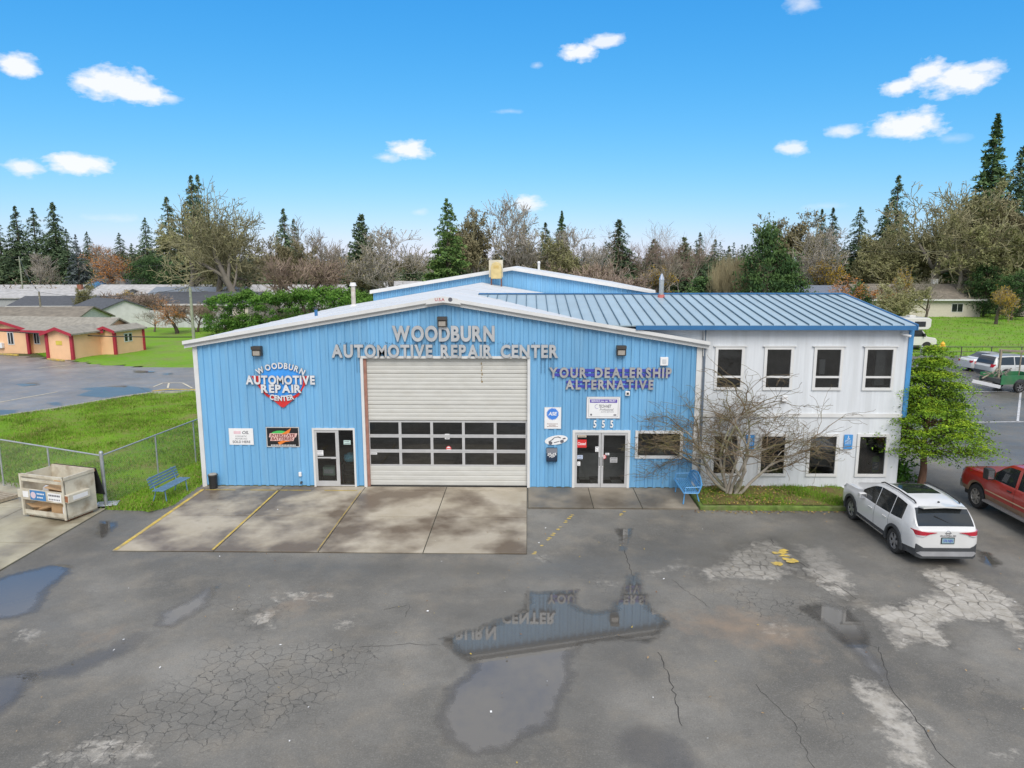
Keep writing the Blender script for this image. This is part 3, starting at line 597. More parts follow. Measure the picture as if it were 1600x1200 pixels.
# garage door: frame, four ribbed sections, three glazed sections, bottom section
b = MB(); b.box(GAR[0] - .06, GAR[0] + .04, -.06, .1, .03, GAR[3] + .06); b.box(GAR[1] - .04, GAR[1] + .06, -.06, .1, .03, GAR[3] + .06); b.box(GAR[0] - .06, GAR[1] + .06, -.065, .1, GAR[3] - .02, GAR[3] + .065); sp(b, 'garage_frame', M_trim)
b = MB(); b.box(GAR[0] + .04, GAR[0] + .14, .02, .16, .03, GAR[3]); sp(b, 'door_track', mat('rusty_jamb', (.32, .16, .12), .8, 0, .2))
gd = MB(); gx0, gx1 = GAR[0] + .12, GAR[1] - .05; gy = .12
gdo = gd.box(gx0, gx1, gy + .05, gy + .06, .04, .05); gdo = sp(gd, 'garage_door', M_door_white)
def gp(b, name, m, **k):
    o = b.build(name, m, None, **k); o.parent = gdo; return o
zt = GAR[3] - .02; h = (zt - 2.52) / 4
for i in range(4):
    z0 = 2.52 + i * h; b = MB(); nr = 4
    for r in range(nr):
        a, c = z0 + .012 + (h - .012) * r / nr, z0 + .012 + (h - .012) * (r + 1) / nr - .018
        b.prism([(gx0, gy - .010, a), (gx0, gy - .02, a + .03), (gx0, gy - .02, c - .03), (gx0, gy - .010, c + .016), (gx0, gy + .05, c + .016), (gx0, gy + .05, a)], (gx1 - gx0, 0, 0))
    gp(b, 'door_section', M_door_white)
b = MB(); nr = 4; z0, z1 = .06, .8
for r in range(nr):
    a, c = z0 + (z1 - z0) * r / nr, z0 + (z1 - z0) * (r + 1) / nr - .016
    b.prism([(gx0, gy - .010, a), (gx0, gy - .02, a + .03), (gx0, gy - .02, c - .03), (gx0, gy - .010, c + .016), (gx0, gy + .05, c + .016), (gx0, gy + .05, a)], (gx1 - gx0, 0, 0))
gp(b, 'door_section', M_door_white)
gh = (2.52 - .8) / 3
for i in range(3):
    z0, z1 = .8 + i * gh, .8 + (i + 1) * gh - .008; n = 5; w = (gx1 - gx0) / n; b = MB()
    b.box(gx0, gx1, gy - .02, gy + .03, z0, z0 + .055); b.box(gx0, gx1, gy - .02, gy + .03, z1 - .055, z1)
    for j in range(n + 1):
        xc = gx0 + w * j; b.box(max(gx0, xc - .05), min(gx1, xc + .05), gy - .018, gy + .028, z0 + .055, z1 - .055)
    fr = gp(b, 'glazed_section', M_alu)
    for j in range(n):
        b = MB(); b.box(gx0 + w * j + .05, gx0 + w * (j + 1) - .05, gy + .002, gy + .01, z0 + .055, z1 - .055); o = b.build('pane', M_glass_dark); o.parent = fr
b = MB(); b.box(gx0, gx1, gy - .01, gy + .05, .03, .06); gp(b, 'bottom_seal', M_rubber)
# rust streak on the top section, stickers in the panes
def plate(x0, x1, z0, z1, y, m, name, parent=None, t=.004):
    b = MB(); b.box(x0, x1, y - t, y, z0, z1); o = b.build(name, m); 
    if parent is not None:
        o.parent = parent
        if parent is shop: o.matrix_parent_inverse = SHOP_INV
    return o
rustm = mat('rust_streak', (.30, .20, .07), .9, 0, .4, 9)
b = MB(); r = random.Random(2)
for i in range(9):
    zc_ = 4.62 - i * .08 + r.uniform(-.02, .02); rr = r.uniform(.012, .04); b.cyl((10.45 + r.uniform(-.03, .03), gy - .023, zc_), (10.45, gy - .026, zc_), rr, rr, 8)
gp(b, 'rust_spots', rustm)
# entrance doors
def door_leaf(x0, x1, z0, z1, y, parent, name='door', stile=.085, rail_top=.1, rail_bot=.2, mid=None, handle=None):
    b = MB(); b.box(x0, x0 + stile, y - .02, y + .025, z0, z1); b.box(x1 - stile, x1, y - .02, y + .025, z0, z1); b.box(x0 + stile, x1 - stile, y - .018, y + .023, z1 - rail_top, z1); b.box(x0 + stile, x1 - stile, y - .018, y + .023, z0, z0 + rail_bot)
    o = b.build(name, M_alu); o.parent = parent
    if parent is shop: o.matrix_parent_inverse = SHOP_INV
    b = MB(); b.box(x0 + stile, x1 - stile, y, y + .008, z0 + rail_bot, z1 - rail_top); p = b.build('pane', M_glass); p.parent = o
    if mid:
        b = MB(); b.box(x0 + stile, x1 - stile, y - .05, y - .02, mid, mid + .05); b.box(x1 - stile - .18, x1 - stile + .02, y - .065, y - .05, mid - .01, mid + .06); q = b.build('push_bar', M_alu); q.parent = o
    if handle is not None:
        b = MB(); b.tube([(handle, y - .02, .85), (handle, y - .08, .88), (handle, y - .08, 1.22), (handle, y - .02, 1.25)], .014, 6); q = b.build('pull_handle', M_chrome); q.parent = o
    return o
def frame(x0, x1, z0, z1, w, y0, y1, m, name, parent=None, bottom=True):
    b = MB(); b.box(x0, x0 + w, y0, y1, z0, z1); b.box(x1 - w, x1, y0, y1, z0, z1); b.box(x0 + w, x1 - w, y0, y1, z1 - w, z1)
    if bottom: b.box(x0 + w, x1 - w, y0, y1, z0, z0 + w)
    o = b.build(name, m)
    if parent is not None:
        o.parent = parent
        if parent is shop: o.matrix_parent_inverse = SHOP_INV
    return o
frame(DL[0], DL[1], .03, DL[3], .07, -.055, .08, M_trim, 'door_frame', shop, False)
dlo = door_leaf(DL[0] + .07, 5.13, .05, DL[3] - .07, -.01, shop, mid=1.12)
b = MB(); b.box(5.13, 5.17, -.04, .06, .05, DL[3] - .07); b.box(5.17, DL[1] - .07, -.02, .05, .05, .09); o = sp(b, 'sidelight_frame', M_alu)
b = MB(); b.box(5.17, DL[1] - .07, .0, .008, .09, DL[3] - .07); o = sp(b, 'sidelight_pane', M_glass)
frame(DR[0], DR[1], .045, DR[3], .09, -.055, .08, M_trim, 'door_frame', shop, False)
mid_ = (DR[0] + DR[1]) / 2
door_leaf(DR[0] + .09, mid_ - .006, .055, DR[3] - .09, -.01, shop, handle=mid_ - .06, rail_bot=.14)
door_leaf(mid_ + .006, DR[1] - .09, .055, DR[3] - .09, -.01, shop, handle=mid_ + .06, rail_bot=.14)
wf = frame(WN[0], WN[1], WN[2], WN[3], .1, -.07, .06, M_trim, 'window_frame', shop)
b = MB(); b.box(WN[0] + .1, WN[1] - .1, .01, .018, WN[2] + .1, WN[3] - .1); o = b.build('pane', M_glass); o.parent = wf
# rear wing of the shop, a little taller: gable wall over the front roof
rear = empty('rear_wing', (11.09, 21, 0), 0, 'taller rear wing whose blue gable shows above the white roof', 'building')
def topr(x): return 7.85 - .1622 * abs(x - 11.09)
RI = Matrix.Translation((-11.09, -21, 0))
def rp(b, name, m, **k):
    o = b.build(name, m, None, **k); o.parent = rear; o.matrix_parent_inverse = RI; return o
x = 2.02
while x < 20.1:
    xe = min(x + .915, 20.16); b = MB(); pts = [x]; k = math.ceil((x - .02) / .305)
    b2 = ribbed(x, xe, 21.25, lambda q: 4.6, lambda q: topr(q), [], phase=2.02); rp(b2, 'wall_panel', M_wall, fix=False); x = xe
b = MB(); b.box(2.02, 20.16, 21.4, 45, 0, 6.3); rp(b, 'rear_walls', M_wall)
for (xa, xb) in ((1.85, 11.09), (11.09, 20.33)):
    za, zb = topr(xa), topr(xb)
    b = MB(); b.prism([(xa, 21.0, za + .03), (xb, 21.0, zb + .03), (xb, 21.0, zb + .17), (xa, 21.0, za + .17)], (0, 24.3, 0)); rp(b, 'roof_slope', M_membrane)
    b = MB(); b.prism([(xa, 21.2, za - .06), (xb, 21.2, zb - .06), (xb, 21.2, zb + .1), (xa, 21.2, za + .1)], (0, -.26, 0)); rp(b, 'rake_trim', M_trim)
# inside: shop bay and front office, seen dimly through the glass
ins = empty('shop_interior', (9, 3, 0), kind='structure'); II = Matrix.Translation((-9, -3, 0))
def ip(b, name, m):
    o = b.build(name, m); o.parent = ins; o.matrix_parent_inverse = II; return o
M_in_wall = mat('interior_wall', (.5, .49, .47), .8); M_in_floor = mat('bay_floor', (.28, .28, .27), .6, 0, .3, 2)
ip(MB().box(.1, 13.2, .3, 9, .0, .02), 'bay_floor', M_in_floor); ip(MB().box(.1, 13.2, 9, 9.1, 0, 5), 'bay_back_wall', M_in_wall); ip(MB().box(13.2, 13.3, .25, 9, 0, 5), 'office_partition', M_in_wall)
ip(MB().box(13.3, 18.2, 4.4, 4.5, 0, 2.7), 'office_back_wall', M_in_wall); ip(MB().box(13.3, 18.2, .25, 4.5, 2.6, 2.7), 'office_ceiling', M_in_wall)
M_tile_a = mat('floor_tile_dark', (.08, .08, .08), .5); M_tile_b = mat('floor_tile_pale', (.50, .50, .46), .5)
for i in range(12):
    for j in range(10):
        ip(MB().box(13.3 + i * .4, 13.3 + i * .4 + .397, .2 + j * .4, .2 + j * .4 + .397, .02, .032), 'floor_tile', M_tile_a if (i + j) % 2 else M_tile_b)
ct = empty('reception_counter', (15.1, 1.7, 0), 0, 'grey reception counter just inside the double glass doors', 'counter')
b = MB(); b.box(-1.0, 1.3, -.3, .3, 0.03, 1.0); o = b.build('counter_front', mat('counter_grey', (.55, .54, .52), .6), ct); b = MB(); b.box(-1.05, 1.35, -.36, .36, 1.0, 1.05); b.build('counter_top', mat('counter_top', (.20, .20, .20), .4), ct)

# ------------------------------------------------------------------ the white two-storey office next to it
off = empty('office_block', (22, 0, 0), 0, 'white two-storey office with pale blue standing seam roof', 'building'); OI = Matrix.Translation((-22, 0, 0))
def op(b, name, m, parent=None, **k):
    o = b.build(name, m, None, **k)
    if parent is None: o.parent = off; o.matrix_parent_inverse = OI
    else: o.parent = parent
    return o
UP = [(18.84, 19.78), (20.58, 21.52), (22.33, 23.27), (24.1, 25.1)]; UZ = (3.76, 5.25)
LO = [(18.87, 19.77), (20.58, 21.5), (22.33, 23.34), (24.1, 25.12)]; LZ = (.57, 2.08)
ops_ = [(a, b_, *UZ) for a, b_ in UP] + [(a, b_, *LZ) for a, b_ in LO]
for (z0, z1) in ((.1, 2.74), (2.84, 5.95)):
    x = W_ + .03; k = 0
    while x < 25.5:
        xe = min(x + 1.22, 25.56); b = ribbed(x, xe, .02 - .0015 * (k % 2), lambda q: z0, lambda q: z1, [o for o in ops_ if z0 <= o[2] <= z1], pitch=.205, rib=.17, proud=.003, phase=x + .1); op(b, 'siding_sheet', M_white, fix=False); x = xe; k += 1
b = MB(); b.box(14.7, W_ + .03, .05, .1, 4.9, 5.95); op(b, 'siding_sheet', M_white)
b = MB(); b.box(W_ + .03, 25.57, -.03, .02, 2.72, 2.86); op(b, 'belly_band', M_trim)
b = MB(); b.box(W_ + .03, 25.56, -.02, .06, 0, .11); op(b, 'base_board', M_trim)
b = MB(); b.box(25.56, 25.72, -.03, .2, 2.72, 5.95); op(b, 'corner_trim', mat('mid_blue_trim', (.06, .24, .50), .5))
b = MB(); b.box(25.5, 25.6, .02, 11, 0, 5.95); op(b, 'side_wall', M_white)
b = MB(); b.box(W_, 25.6, 10.9, 11, 0, 5.95); op(b, 'back_wall', M_white)
b = MB(); b.box(W_ + .03, 25.5, .5, 10.9, 2.7, 2.8); b.box(W_ + .03, 25.5, .3, 10.9, 0, .04); b.box(W_ + .03, 25.5, .3, 10.9, 5.85, 5.9); b.box(W_ + .03, 25.5, 2.2, 2.3, .04, 5.85); op(b, 'inner_floors', mat('office_interior', (.34, .32, .30), .8, 0, .3, 2))
for i, (xa, xb) in enumerate(UP):
    f = frame(xa - .05, xb + .05, UZ[0] - .05, UZ[1] + .03, .1, -.035, .05, M_trim, 'window'); f.parent = off; f.matrix_parent_inverse = OI
    zs = UZ[0] + .43
    op(MB().box(xa + .05, xb - .05, -.02, .04, zs - .035, zs + .035), 'meeting_rail', M_trim, f)
    op(MB().box(xa + .05, xb - .05, .015, .022, zs + .035, UZ[1] - .07), 'pane', M_glass_dark, f); op(MB().box(xa + .05, xb - .05, .015, .022, UZ[0] + .05, zs - .035), 'pane', M_glass_dark, f)
    op(MB().box(xa - .12, xb + .12, -.06, .015, UZ[1] + .03, UZ[1] + .06), 'drip_cap', M_trim, f)
for i, (xa, xb) in enumerate(LO):
    f = frame(xa - .06, xb + .06, LZ[0] - .06, LZ[1] + .03, .1, -.035, .05, M_trim, 'window'); f.parent = off; f.matrix_parent_inverse = OI
    op(MB().box(xa + .04, xb - .04, .015, .022, LZ[0] + .04, LZ[1] - .07), 'pane', M_glass_dark, f)
for (xa, xb, za, zb, yy, m_, nm) in ((24.62, 24.98, 3.85, 5.2, .3, mat('curtain_pale', (.5, .5, .5), .8), 'curtain'), (22.75, 22.95, 4.2, 4.75, .6, M_paper, 'lamp_shade'), (18.9, 19.7, 4.85, 5.2, .25, mat('blind_grey', (.3, .3, .3), .8), 'blind'), (22.4, 23.3, 1.7, 2.05, .25, MATS['blind_grey'] if 'blind_grey' in MATS else M_paper, 'blind')):
    op(MB().box(xa, xb, yy, yy + .05, za, zb), nm, m_)
# roof: one pan per object, raised seam along each joint
RY0, RZ0, RY1, RZ1 = -.32, 6.07, 5.6, 6.9
n = 38; x0 = 10.0; XE = 25.6; pw = (XE - x0) / n; RS = (RZ1 - RZ0) / (RY1 - RY0)
def roof_start(x): return min(max(RY0, (top(x) + .16 - RZ0) / RS + RY0), RY1 - .02)
for i in range(n):
    xa = x0 + i * pw; xb = xa + pw; ya, yb = roof_start(xa), roof_start(xb); za, zb = RZ0 + (ya - RY0) * RS, RZ0 + (yb - RY0) * RS; b = MB()
    b.add([(xa + .004, ya, za), (xb - .004, yb, zb), (xb - .004, RY1, RZ1), (xa + .004, RY1, RZ1), (xa + .004, ya, za - .05), (xb - .004, yb, zb - .05), (xb - .004, RY1, RZ1 - .05), (xa + .004, RY1, RZ1 - .05)], [(0, 1, 2, 3), (7, 6, 5, 4), (0, 4, 5, 1), (1, 5, 6, 2), (2, 6, 7, 3), (3, 7, 4, 0)])
    pan = op(b, 'roof_pan', M_roofmetal); b = MB(); b.prism([(xa - .014, ya - .005, za - .02), (xa + .014, ya - .005, za - .02), (xa + .014, ya - .005, za + .045), (xa - .014, ya - .005, za + .045)], (0, RY1 - ya, RZ1 - za)); op(b, 'seam', M_seam, pan)
b = MB(); b.prism([(10.0, RY1, RZ1 - .05), (XE, RY1, RZ1 - .05), (XE, RY1, RZ1), (10.0, RY1, RZ1)], (0, RY1 - RY0, RZ0 - RZ1)); op(b, 'roof_back_slope', M_roofmetal)
b = MB(); b.box(10.0, XE + .02, RY1 - .12, RY1 + .12, RZ1 + .0, RZ1 + .05); op(b, 'ridge_flashing', M_bluetrim)
b = MB(); b.box(15.9, XE + .02, RY0 - .06, RY0 + .0, RZ0 - .17, RZ0 - .02); b.box(15.9, XE + .02, RY0, .06, RZ0 - .14, RZ0 - .06); op(b, 'eave_fascia', M_bluetrim)
b = MB(); b.prism([(XE, RY0 - .06, RZ0 - .17), (XE + .06, RY0 - .06, RZ0 - .17), (XE + .06, RY0 - .06, RZ0 + .03), (XE, RY0 - .06, RZ0 + .03)], (0, RY1 - RY0, RZ1 - RZ0)); op(b, 'rake_fascia', M_bluetrim)
b = MB(); b.tube([(W_ + .09, -.1, 5.9), (W_ + .09, -.1, .3), (W_ + .09, -.22, .12)], .04, 8); op(b, 'downspout', mat('downspout_slate', (.12, .15, .19), .5))
b = MB(); b.box(W_ + .04, W_ + .14, -.12, .02, 4.95, 5.93); op(b, 'downspout_head', M_trim)

# ------------------------------------------------------------------ fittings on walls and roofs
def thing(name, label, cat, loc, group=None, rz=0): return empty(name, loc, rz, label, cat, group)
M_bronze = mat('bronze_housing', (.06, .055, .05), .5, .2, .1); M_lens = mat('lamp_lens', (.35, .32, .28), .2, 0, .1)
for (xx, zz_, lab) in ((2.39, 5.11, 'dark bronze wall light above the round logo sign'), (9.08, 6.17, 'dark bronze wall light under the ridge above the big silver letters'), (15.43, 5.15, 'dark bronze wall light above the slogan letters')):
    t = thing('wall_light', lab, 'light', (xx, -.03, zz_), 'wall lights on the blue facade')
    MB().box(-.17, .17, -.2, .0, -.18, .18).build('housing', M_bronze, t, bevel=.02); MB().box(-.12, .12, -.215, -.2, -.15, .02).build('lens', M_lens, t); MB().box(-.17, .17, -.26, -.2, .06, .18).build('visor', M_bronze, t)
def small(name, label, cat, x, z, w, h, d, m, m2=None):
    t = thing(name, label, cat, (x, -.03, z)); MB().box(-w / 2, w / 2, -d, 0, -h / 2, h / 2).build('housing', m, t, bevel=.012)
    if m2: MB().box(-w / 4, w / 4, -d - .01, -d, -h / 4, h / 4).build('face', m2, t)
    return t
p = at(1037, 564, Y=0); small('alarm_box', 'white square alarm box right of the slogan letters', 'alarm box', p.x, p.z, .28, .3, .1, M_paper, mat('pale_grey', (.5, .52, .54), .5))
p = at(980, 614, Y=0); small('security_camera', 'small square camera below the slogan letters', 'camera', p.x, p.z, .16, .16, .1, M_paper, M_black)
p = at(1225, 622, Y=0); small('junction_box', 'white square box on the office wall below the second upper window', 'box', p.x, p.z, .2, .2, .08, M_paper)
p = at(470, 740, Y=0); small('outlet_box', 'small pale outlet box low on the wall left of the glass door', 'outlet', p.x, p.z, .1, .16, .08, M_paper)
p = at(472, 752, Y=0); small('hose_bib', 'small hose tap below the outlet box', 'tap', p.x, p.z - .02, .06, .08, .12, M_bronze)
p = at(1057, 750, Y=0); small('outlet_box', 'grey outlet box on the wall above the light blue bench', 'outlet', p.x, p.z, .09, .15, .08, M_galv)
p = at(1409, 521, Y=0); t = thing('dome_camera', 'white bullet camera under the office roof corner', 'camera', (p.x, 0, p.z)); MB().cyl((0, 0, 0), (0, -.1, 0), .06, .05, 10).build('mount', M_paper, t); MB().cyl((0, -.1, -.02), (.22, -.22, -.08), .05, .045, 10).build('barrel', M_paper, t)
p = at(1070, 700, Y=0)
# key drop box
p = at(862, 709, Y=0); t = thing('key_drop_box', 'dark navy key drop box with white print on the blue wall', 'drop box', (p.x, -.03, p.z))
b = MB(); b.prism([(-.2, 0, -.25), (-.2, 0, .25), (-.2, -.1, .25), (-.2, -.2, .08), (-.2, -.2, -.2), (-.2, -.15, -.25)], (.4, 0, 0)); b.build('box', mat('drop_box_navy', (.015, .03, .06), .4), t, bevel=.008)
b = MB(); r = random.Random(4)
for i, (zq, wq) in enumerate(((.06, .15), (.01, .16), (-.05, .1))):
    for k in range(5):
        xk = -wq + k * wq * .42; b.box(xk, xk + wq * .32, -.206, -.2, zq - .018 + .02 * math.sin(k * 2.1), zq + .016 + .02 * math.sin(k * 2.1))
b.build('print', M_paper, t)
# roof ventilator, pipes, flue
t = thing('roof_cooler', 'yellowed rooftop cooler with curved hood standing on rusty legs', 'roof cooler', (10.15, 19.6, top(10.15) + .19)); t.scale = (.78, .78, .86)
MY = mat('yellowed_paint', (.56, .44, .20), .6, 0, .12, 3); MR = mat('rusty_leg', (.16, .07, .05), .8)
b = MB(); b.prism([(-.42, -.4, .5), (.42, -.4, .5), (.42, -.4, 1.35), (.3, -.4, 1.62), (0, -.4, 1.72), (-.3, -.4, 1.62), (-.42, -.4, 1.35)], (0, .75, 0)); b.build('hood', MY, t, bevel=.04)
b = MB(); b.box(-.62, .5, .36, .8, .6, 1.85); b.build('duct', mat('cream_duct', (.55, .52, .42), .6), t); b = MB(); b.box(-.2, .2, -.42, -.4, 1.25, 1.45); b.build('vent_panel', mat('dull_yellow', (.50, .36, .12), .6), t)
for sx in (-1, 1):
    for sy in (-.35, .3): MB().box(sx * .4 - .04, sx * .4 + .04, sy - .04, sy + .04, -.05, .5).build('leg', MR, t)
t = thing('vent_pipe', 'pale capped vent pipe at the left edge of the white roof', 'vent pipe', (2.6, 13.5, top(2.6) + .17)); b = MB(); b.cyl((0, 0, 0), (0, 0, 1.15), .12, .12, 12); b.build('pipe', mat('pipe_cream', (.50, .47, .42), .6, 0, .2, 3, dirt=(.3, .15, .1), dirt_amt=.6, dirt_scale=4), t); MB().cyl((0, 0, 1.12), (0, 0, 1.3), .2, .14, 12).build('cap', M_trim, t); MB().cyl((0, 0, -.02), (0, 0, .12), .24, .14, 12).build('flashing', M_trim, t)
p = at(494, 492, Y=5.0); t = thing('stub_vent', 'short dark vent stub on the left white roof slope', 'vent pipe', (p.x, 5.0, top(p.x) + .17)); MB().cyl((0, 0, 0), (0, 0, .35), .07, .07, 8).build('pipe', M_bluetrim, t); MB().cyl((0, 0, .3), (0, 0, .4), .1, .06, 8).build('cap', M_black, t)
p = at(1033, 466, Y=4.9); t = thing('metal_flue', 'shiny metal flue with pointed cap on the pale blue roof', 'flue', (p.x, 4.9, 6.78)); MB().cyl((0, 0, -.05), (0, 0, .75), .1, .1, 12).build('pipe', M_galv, t, smooth=False); MB().cyl((0, 0, .75), (0, 0, 1.0), .12, .03, 12).build('cap', M_chrome, t); MB().cyl((0, 0, -.05), (0, 0, .13), .17, .13, 12).build('red_boot', mat('red_boot', (.45, .12, .10), .6), t)
p = at(842, 415, Y=30); t = thing('vent_pipe', 'white vent pipe far back on the rear wing roof', 'vent pipe', (p.x, 30, topr(p.x) + .15)); MB().cyl((0, 0, 0), (0, 0, .6), .09, .09, 8).build('pipe', M_trim, t); MB().cyl((0, 0, .55), (0, 0, .72), .13, .08, 8).build('cap', M_trim, t)
# ------------------------------------------------------------------ lettering and signs
def glyph(ch, height, extrude, bold=.0, shear=0.0, stretch=1.0):
    """mesh of one run of characters: x right, y up (metres), centred in depth; cap height = height"""
    cu = bpy.data.curves.new('glyph', 'FONT'); cu.body = ch; cu.size = 1; cu.extrude = 0; cu.offset = bold; cu.shear = shear; cu.resolution_u = 4
    ob = bpy.data.objects.new('glyph', cu); COL.objects.link(ob); dg = bpy.context.evaluated_depsgraph_get(); me = bpy.data.meshes.new_from_object(ob.evaluated_get(dg)); bpy.data.objects.remove(ob); bpy.data.curves.remove(cu)
    v = np.array([q.co for q in me.vertices]) if len(me.vertices) else np.zeros((0, 3)); fs = [tuple(p.vertices) for p in me.polygons]; bpy.data.meshes.remove(me)
    k = height / CAPH; v = v * k; v[:, 0] *= stretch; v[:, 2] = 0
    # closed solid: front faces, back faces, sides along boundary edges
    n = len(v); cnt = {}
    for f in fs:
        for a, b_ in zip(f, f[1:] + f[:1]): cnt[(a, b_)] = cnt.get((a, b_), 0) + 1
    sides = [(a, b_) for (a, b_) in cnt if (b_, a) not in cnt]
    V = np.concatenate([v, v - [0, 0, extrude]]); F = [f for f in fs] + [tuple(i + n for i in f[::-1]) for f in fs] + [(b_, a, a + n, b_ + n) for a, b_ in sides]; mi = [0] * len(fs) + [1] * (len(fs) + len(sides))
    return V, F, mi
CAPH = 1.0
_v, _, _ = glyph('H', 1, 0); CAPH = float(_v[:, 1].max() - _v[:, 1].min())
def wallmap(V, x, z, y, rot=0.0):
    c, s = math.cos(rot), math.sin(rot); return [(x + c * a[0] - s * a[1], y - a[2], z + s * a[0] + c * a[1]) for a in V]
def letters(txt, x0, x1, z0, h, y, depth, mats, parent, bold=.02, name='letter', space=.36, gap=.1, shear=0, arc=None, fit=True):
    """single letters spread between x0 and x1 on the wall plane (facing -Y); each is a child object"""
    gl = [None if ch == ' ' else glyph(ch, h, depth, bold * (.6 if ch == 'M' else 1), shear) for ch in txt]
    w = [space * h / .7 if g is None else float(g[0][:, 0].max() - g[0][:, 0].min()) for g in gl]
    tot = sum(w) + gap * h * (len(w) - 1); k = (x1 - x0) / tot if fit else 1; x = x0
    for g, wi in zip(gl, w):
        if g is not None:
            V = g[0].copy(); V[:, 0] = (V[:, 0] - V[:, 0].min()) * k; V[:, 1] -= 0; zz_ = z0; rot = 0
            if arc:
                u = ((x + wi * k / 2) - (x0 + x1) / 2) / ((x1 - x0) / 2); zz_ = z0 + arc * (1 - u * u); rot = -2 * arc * u / ((x1 - x0) / 2) * .9
            V[:, 0] -= wi * k / 2
            b = MB(); b.v = wallmap(V, x + wi * k / 2, zz_, y, rot); b.f = g[1]; b.m = g[2]
            b.build(name, mats, parent, fix=False)
        x += (wi + gap * h) * k
def line_text(txt, xc, z, h, y, m, parent, bold=.0, width=None, name='lettering', shear=0, depth=.003):
    V, F, mi = glyph(txt, h, depth, bold, shear)
    w = V[:, 0].max() - V[:, 0].min(); k = width / w if width else 1; V[:, 0] = (V[:, 0] - (V[:, 0].max() + V[:, 0].min()) / 2) * k
    b = MB(); b.v = wallmap(V, xc, z, y); b.f = F; return b.build(name, m, parent, fix=False)
def disc(b, x, z, rx, rz, y0, y1, n=28, mi=0):
    b.prism([(x + rx * math.cos(2 * math.pi * i / n), y0, z + rz * math.sin(2 * math.pi * i / n)) for i in range(n)], (0, y1 - y0, 0), mi)
LM = [M_letter, M_letterside]
t = thing('letter_sign', 'large silver channel letters in two lines over the garage door', 'sign', (0, 0, 0))
letters('WOODBURN', 7.27, 10.93, 5.49, .50, -.13, .1, LM, t, .042, gap=.1)
letters('AUTOMOTIVE REPAIR CENTER', 5.07, 13.2, 4.90, .42, -.13, .1, LM, t, .04, gap=.13, space=.42)
t = thing('letter_sign', 'silver slogan letters on dark blue bands above the office doors', 'sign', (0, 0, 0))
MB().box(12.98, 17.2, -.05, -.034, 4.36, 4.47).build('blue_band', M_navy, t); MB().box(12.98, 17.2, -.05, -.034, 4.20, 4.31).build('blue_band', M_navy, t)
MB().box(13.5, 16.6, -.05, -.034, 3.95, 4.04).build('blue_band', M_navy, t); MB().box(13.5, 16.6, -.05, -.034, 3.79, 3.89).build('blue_band', M_navy, t)
letters('YOUR DEALERSHIP', 12.88, 17.25, 4.17, .34, -.11, .06, [M_letterdull, M_letterside], t, .04, gap=.24, space=.4)
letters('ALTERNATIVE', 13.47, 16.62, 3.75, .32, -.11, .06, [M_letterdull, M_letterside], t, .04, gap=.24)
t = thing('street_number', 'white house number 555 above the double glass doors', 'sign', (0, 0, 0))
letters('555', 14.5, 15.22, 2.33, .25, -.06, .03, [M_paper, M_letterside], t, .03, gap=1.15, name='digit')
# round logo
t = thing('logo_sign', 'round blue and red shield logo sign with silver lettering', 'sign', (0, 0, 0)); lx, lz = 3.18, 3.86
b = MB(); disc(b, lx, lz + .13, .78, .62, -.035, -.06, 36); b.build('blue_globe', mat('logo_blue', (.05, .30, .78), .4), t)
b = MB(); b.prism([(lx - 1.1, -.036, lz + .33), (lx + 1.02, -.036, lz + .33), (lx + .86, -.036, lz - .0), (lx + .6, -.036, lz - .4), (lx + .42, -.036, lz - .52), (lx - .4, -.036, lz - .52), (lx - .6, -.036, lz - .4), (lx - .9, -.036, lz + .0)], (0, -.012, 0))
b.prism([(lx - .52, -.06, lz - .38), (lx - .28, -.06, lz - .42), (lx, -.06, lz - .43), (lx + .28, -.06, lz - .42), (lx + .52, -.06, lz - .38), (lx + .38, -.06, lz - .55), (lx + .08, -.06, lz - .80), (lx + .02, -.06, lz - .83), (lx - .06, -.06, lz - .80), (lx - .34, -.06, lz - .55)], (0, -.02, 0)); b.build('red_shield', M_red, t)
LB = [mat('logo_letter', (.62, .63, .65), .4), M_letterside]
letters('WOODBURN', lx - .84, lx + .84, lz + .36, .2, -.12, .045, LB, t, .035, gap=.12, arc=.26)
letters('AUTOMOTIVE', lx - 1.28, lx + 1.24, lz + .05, .29, -.13, .05, LB, t, .045, gap=.1)
letters('REPAIR', lx - .74, lx + .74, lz - .26, .27, -.13, .05, LB, t, .045, gap=.12)
letters('CENTER', lx - .46, lx + .46, lz - .50, .18, -.12, .04, LB, t, .04, gap=.12, arc=-.07)
# flat boards
def board(name, label, x0, x1, z0, z1, m, border=None, bw=.03, y=-.035):
    t = thing(name, label, 'sign', (0, 0, 0)); MB().box(x0, x1, y - .015, y, z0, z1).build('board', m, t)
    if border:
        b = MB(); b.box(x0, x0 + bw, y - .019, y - .015, z0, z1); b.box(x1 - bw, x1, y - .019, y - .015, z0, z1); b.box(x0 + bw, x1 - bw, y - .019, y - .015, z1 - bw, z1); b.box(x0 + bw, x1 - bw, y - .019, y - .015, z0, z0 + bw); b.build('border', border, t)
    return t
M_print = mat('print_grey', (.10, .10, .12), .6); M_pink = mat('faded_pink', (.66, .46, .50), .6)
t = board('oil_sign', 'white motor oil sign board left of the black battery sign', 1.12, 2.02, 1.62, 2.24, M_paper); y = -.052
MB().box(1.3, 1.56, y - .002, y, 2.03, 2.14).build('faded_panel', M_pink, t); line_text('OIL', 1.74, 2.03, .11, y, M_print, t, .02, .24, shear=.25)
line_text('SYNTHETIC', 1.57, 1.91, .055, y, M_print, t, .0, .42); line_text('MOTOR OILS', 1.57, 1.82, .055, y, M_print, t, .0, .44); line_text('SOLD HERE', 1.57, 1.69, .085, y, M_print, t, .02, .66)
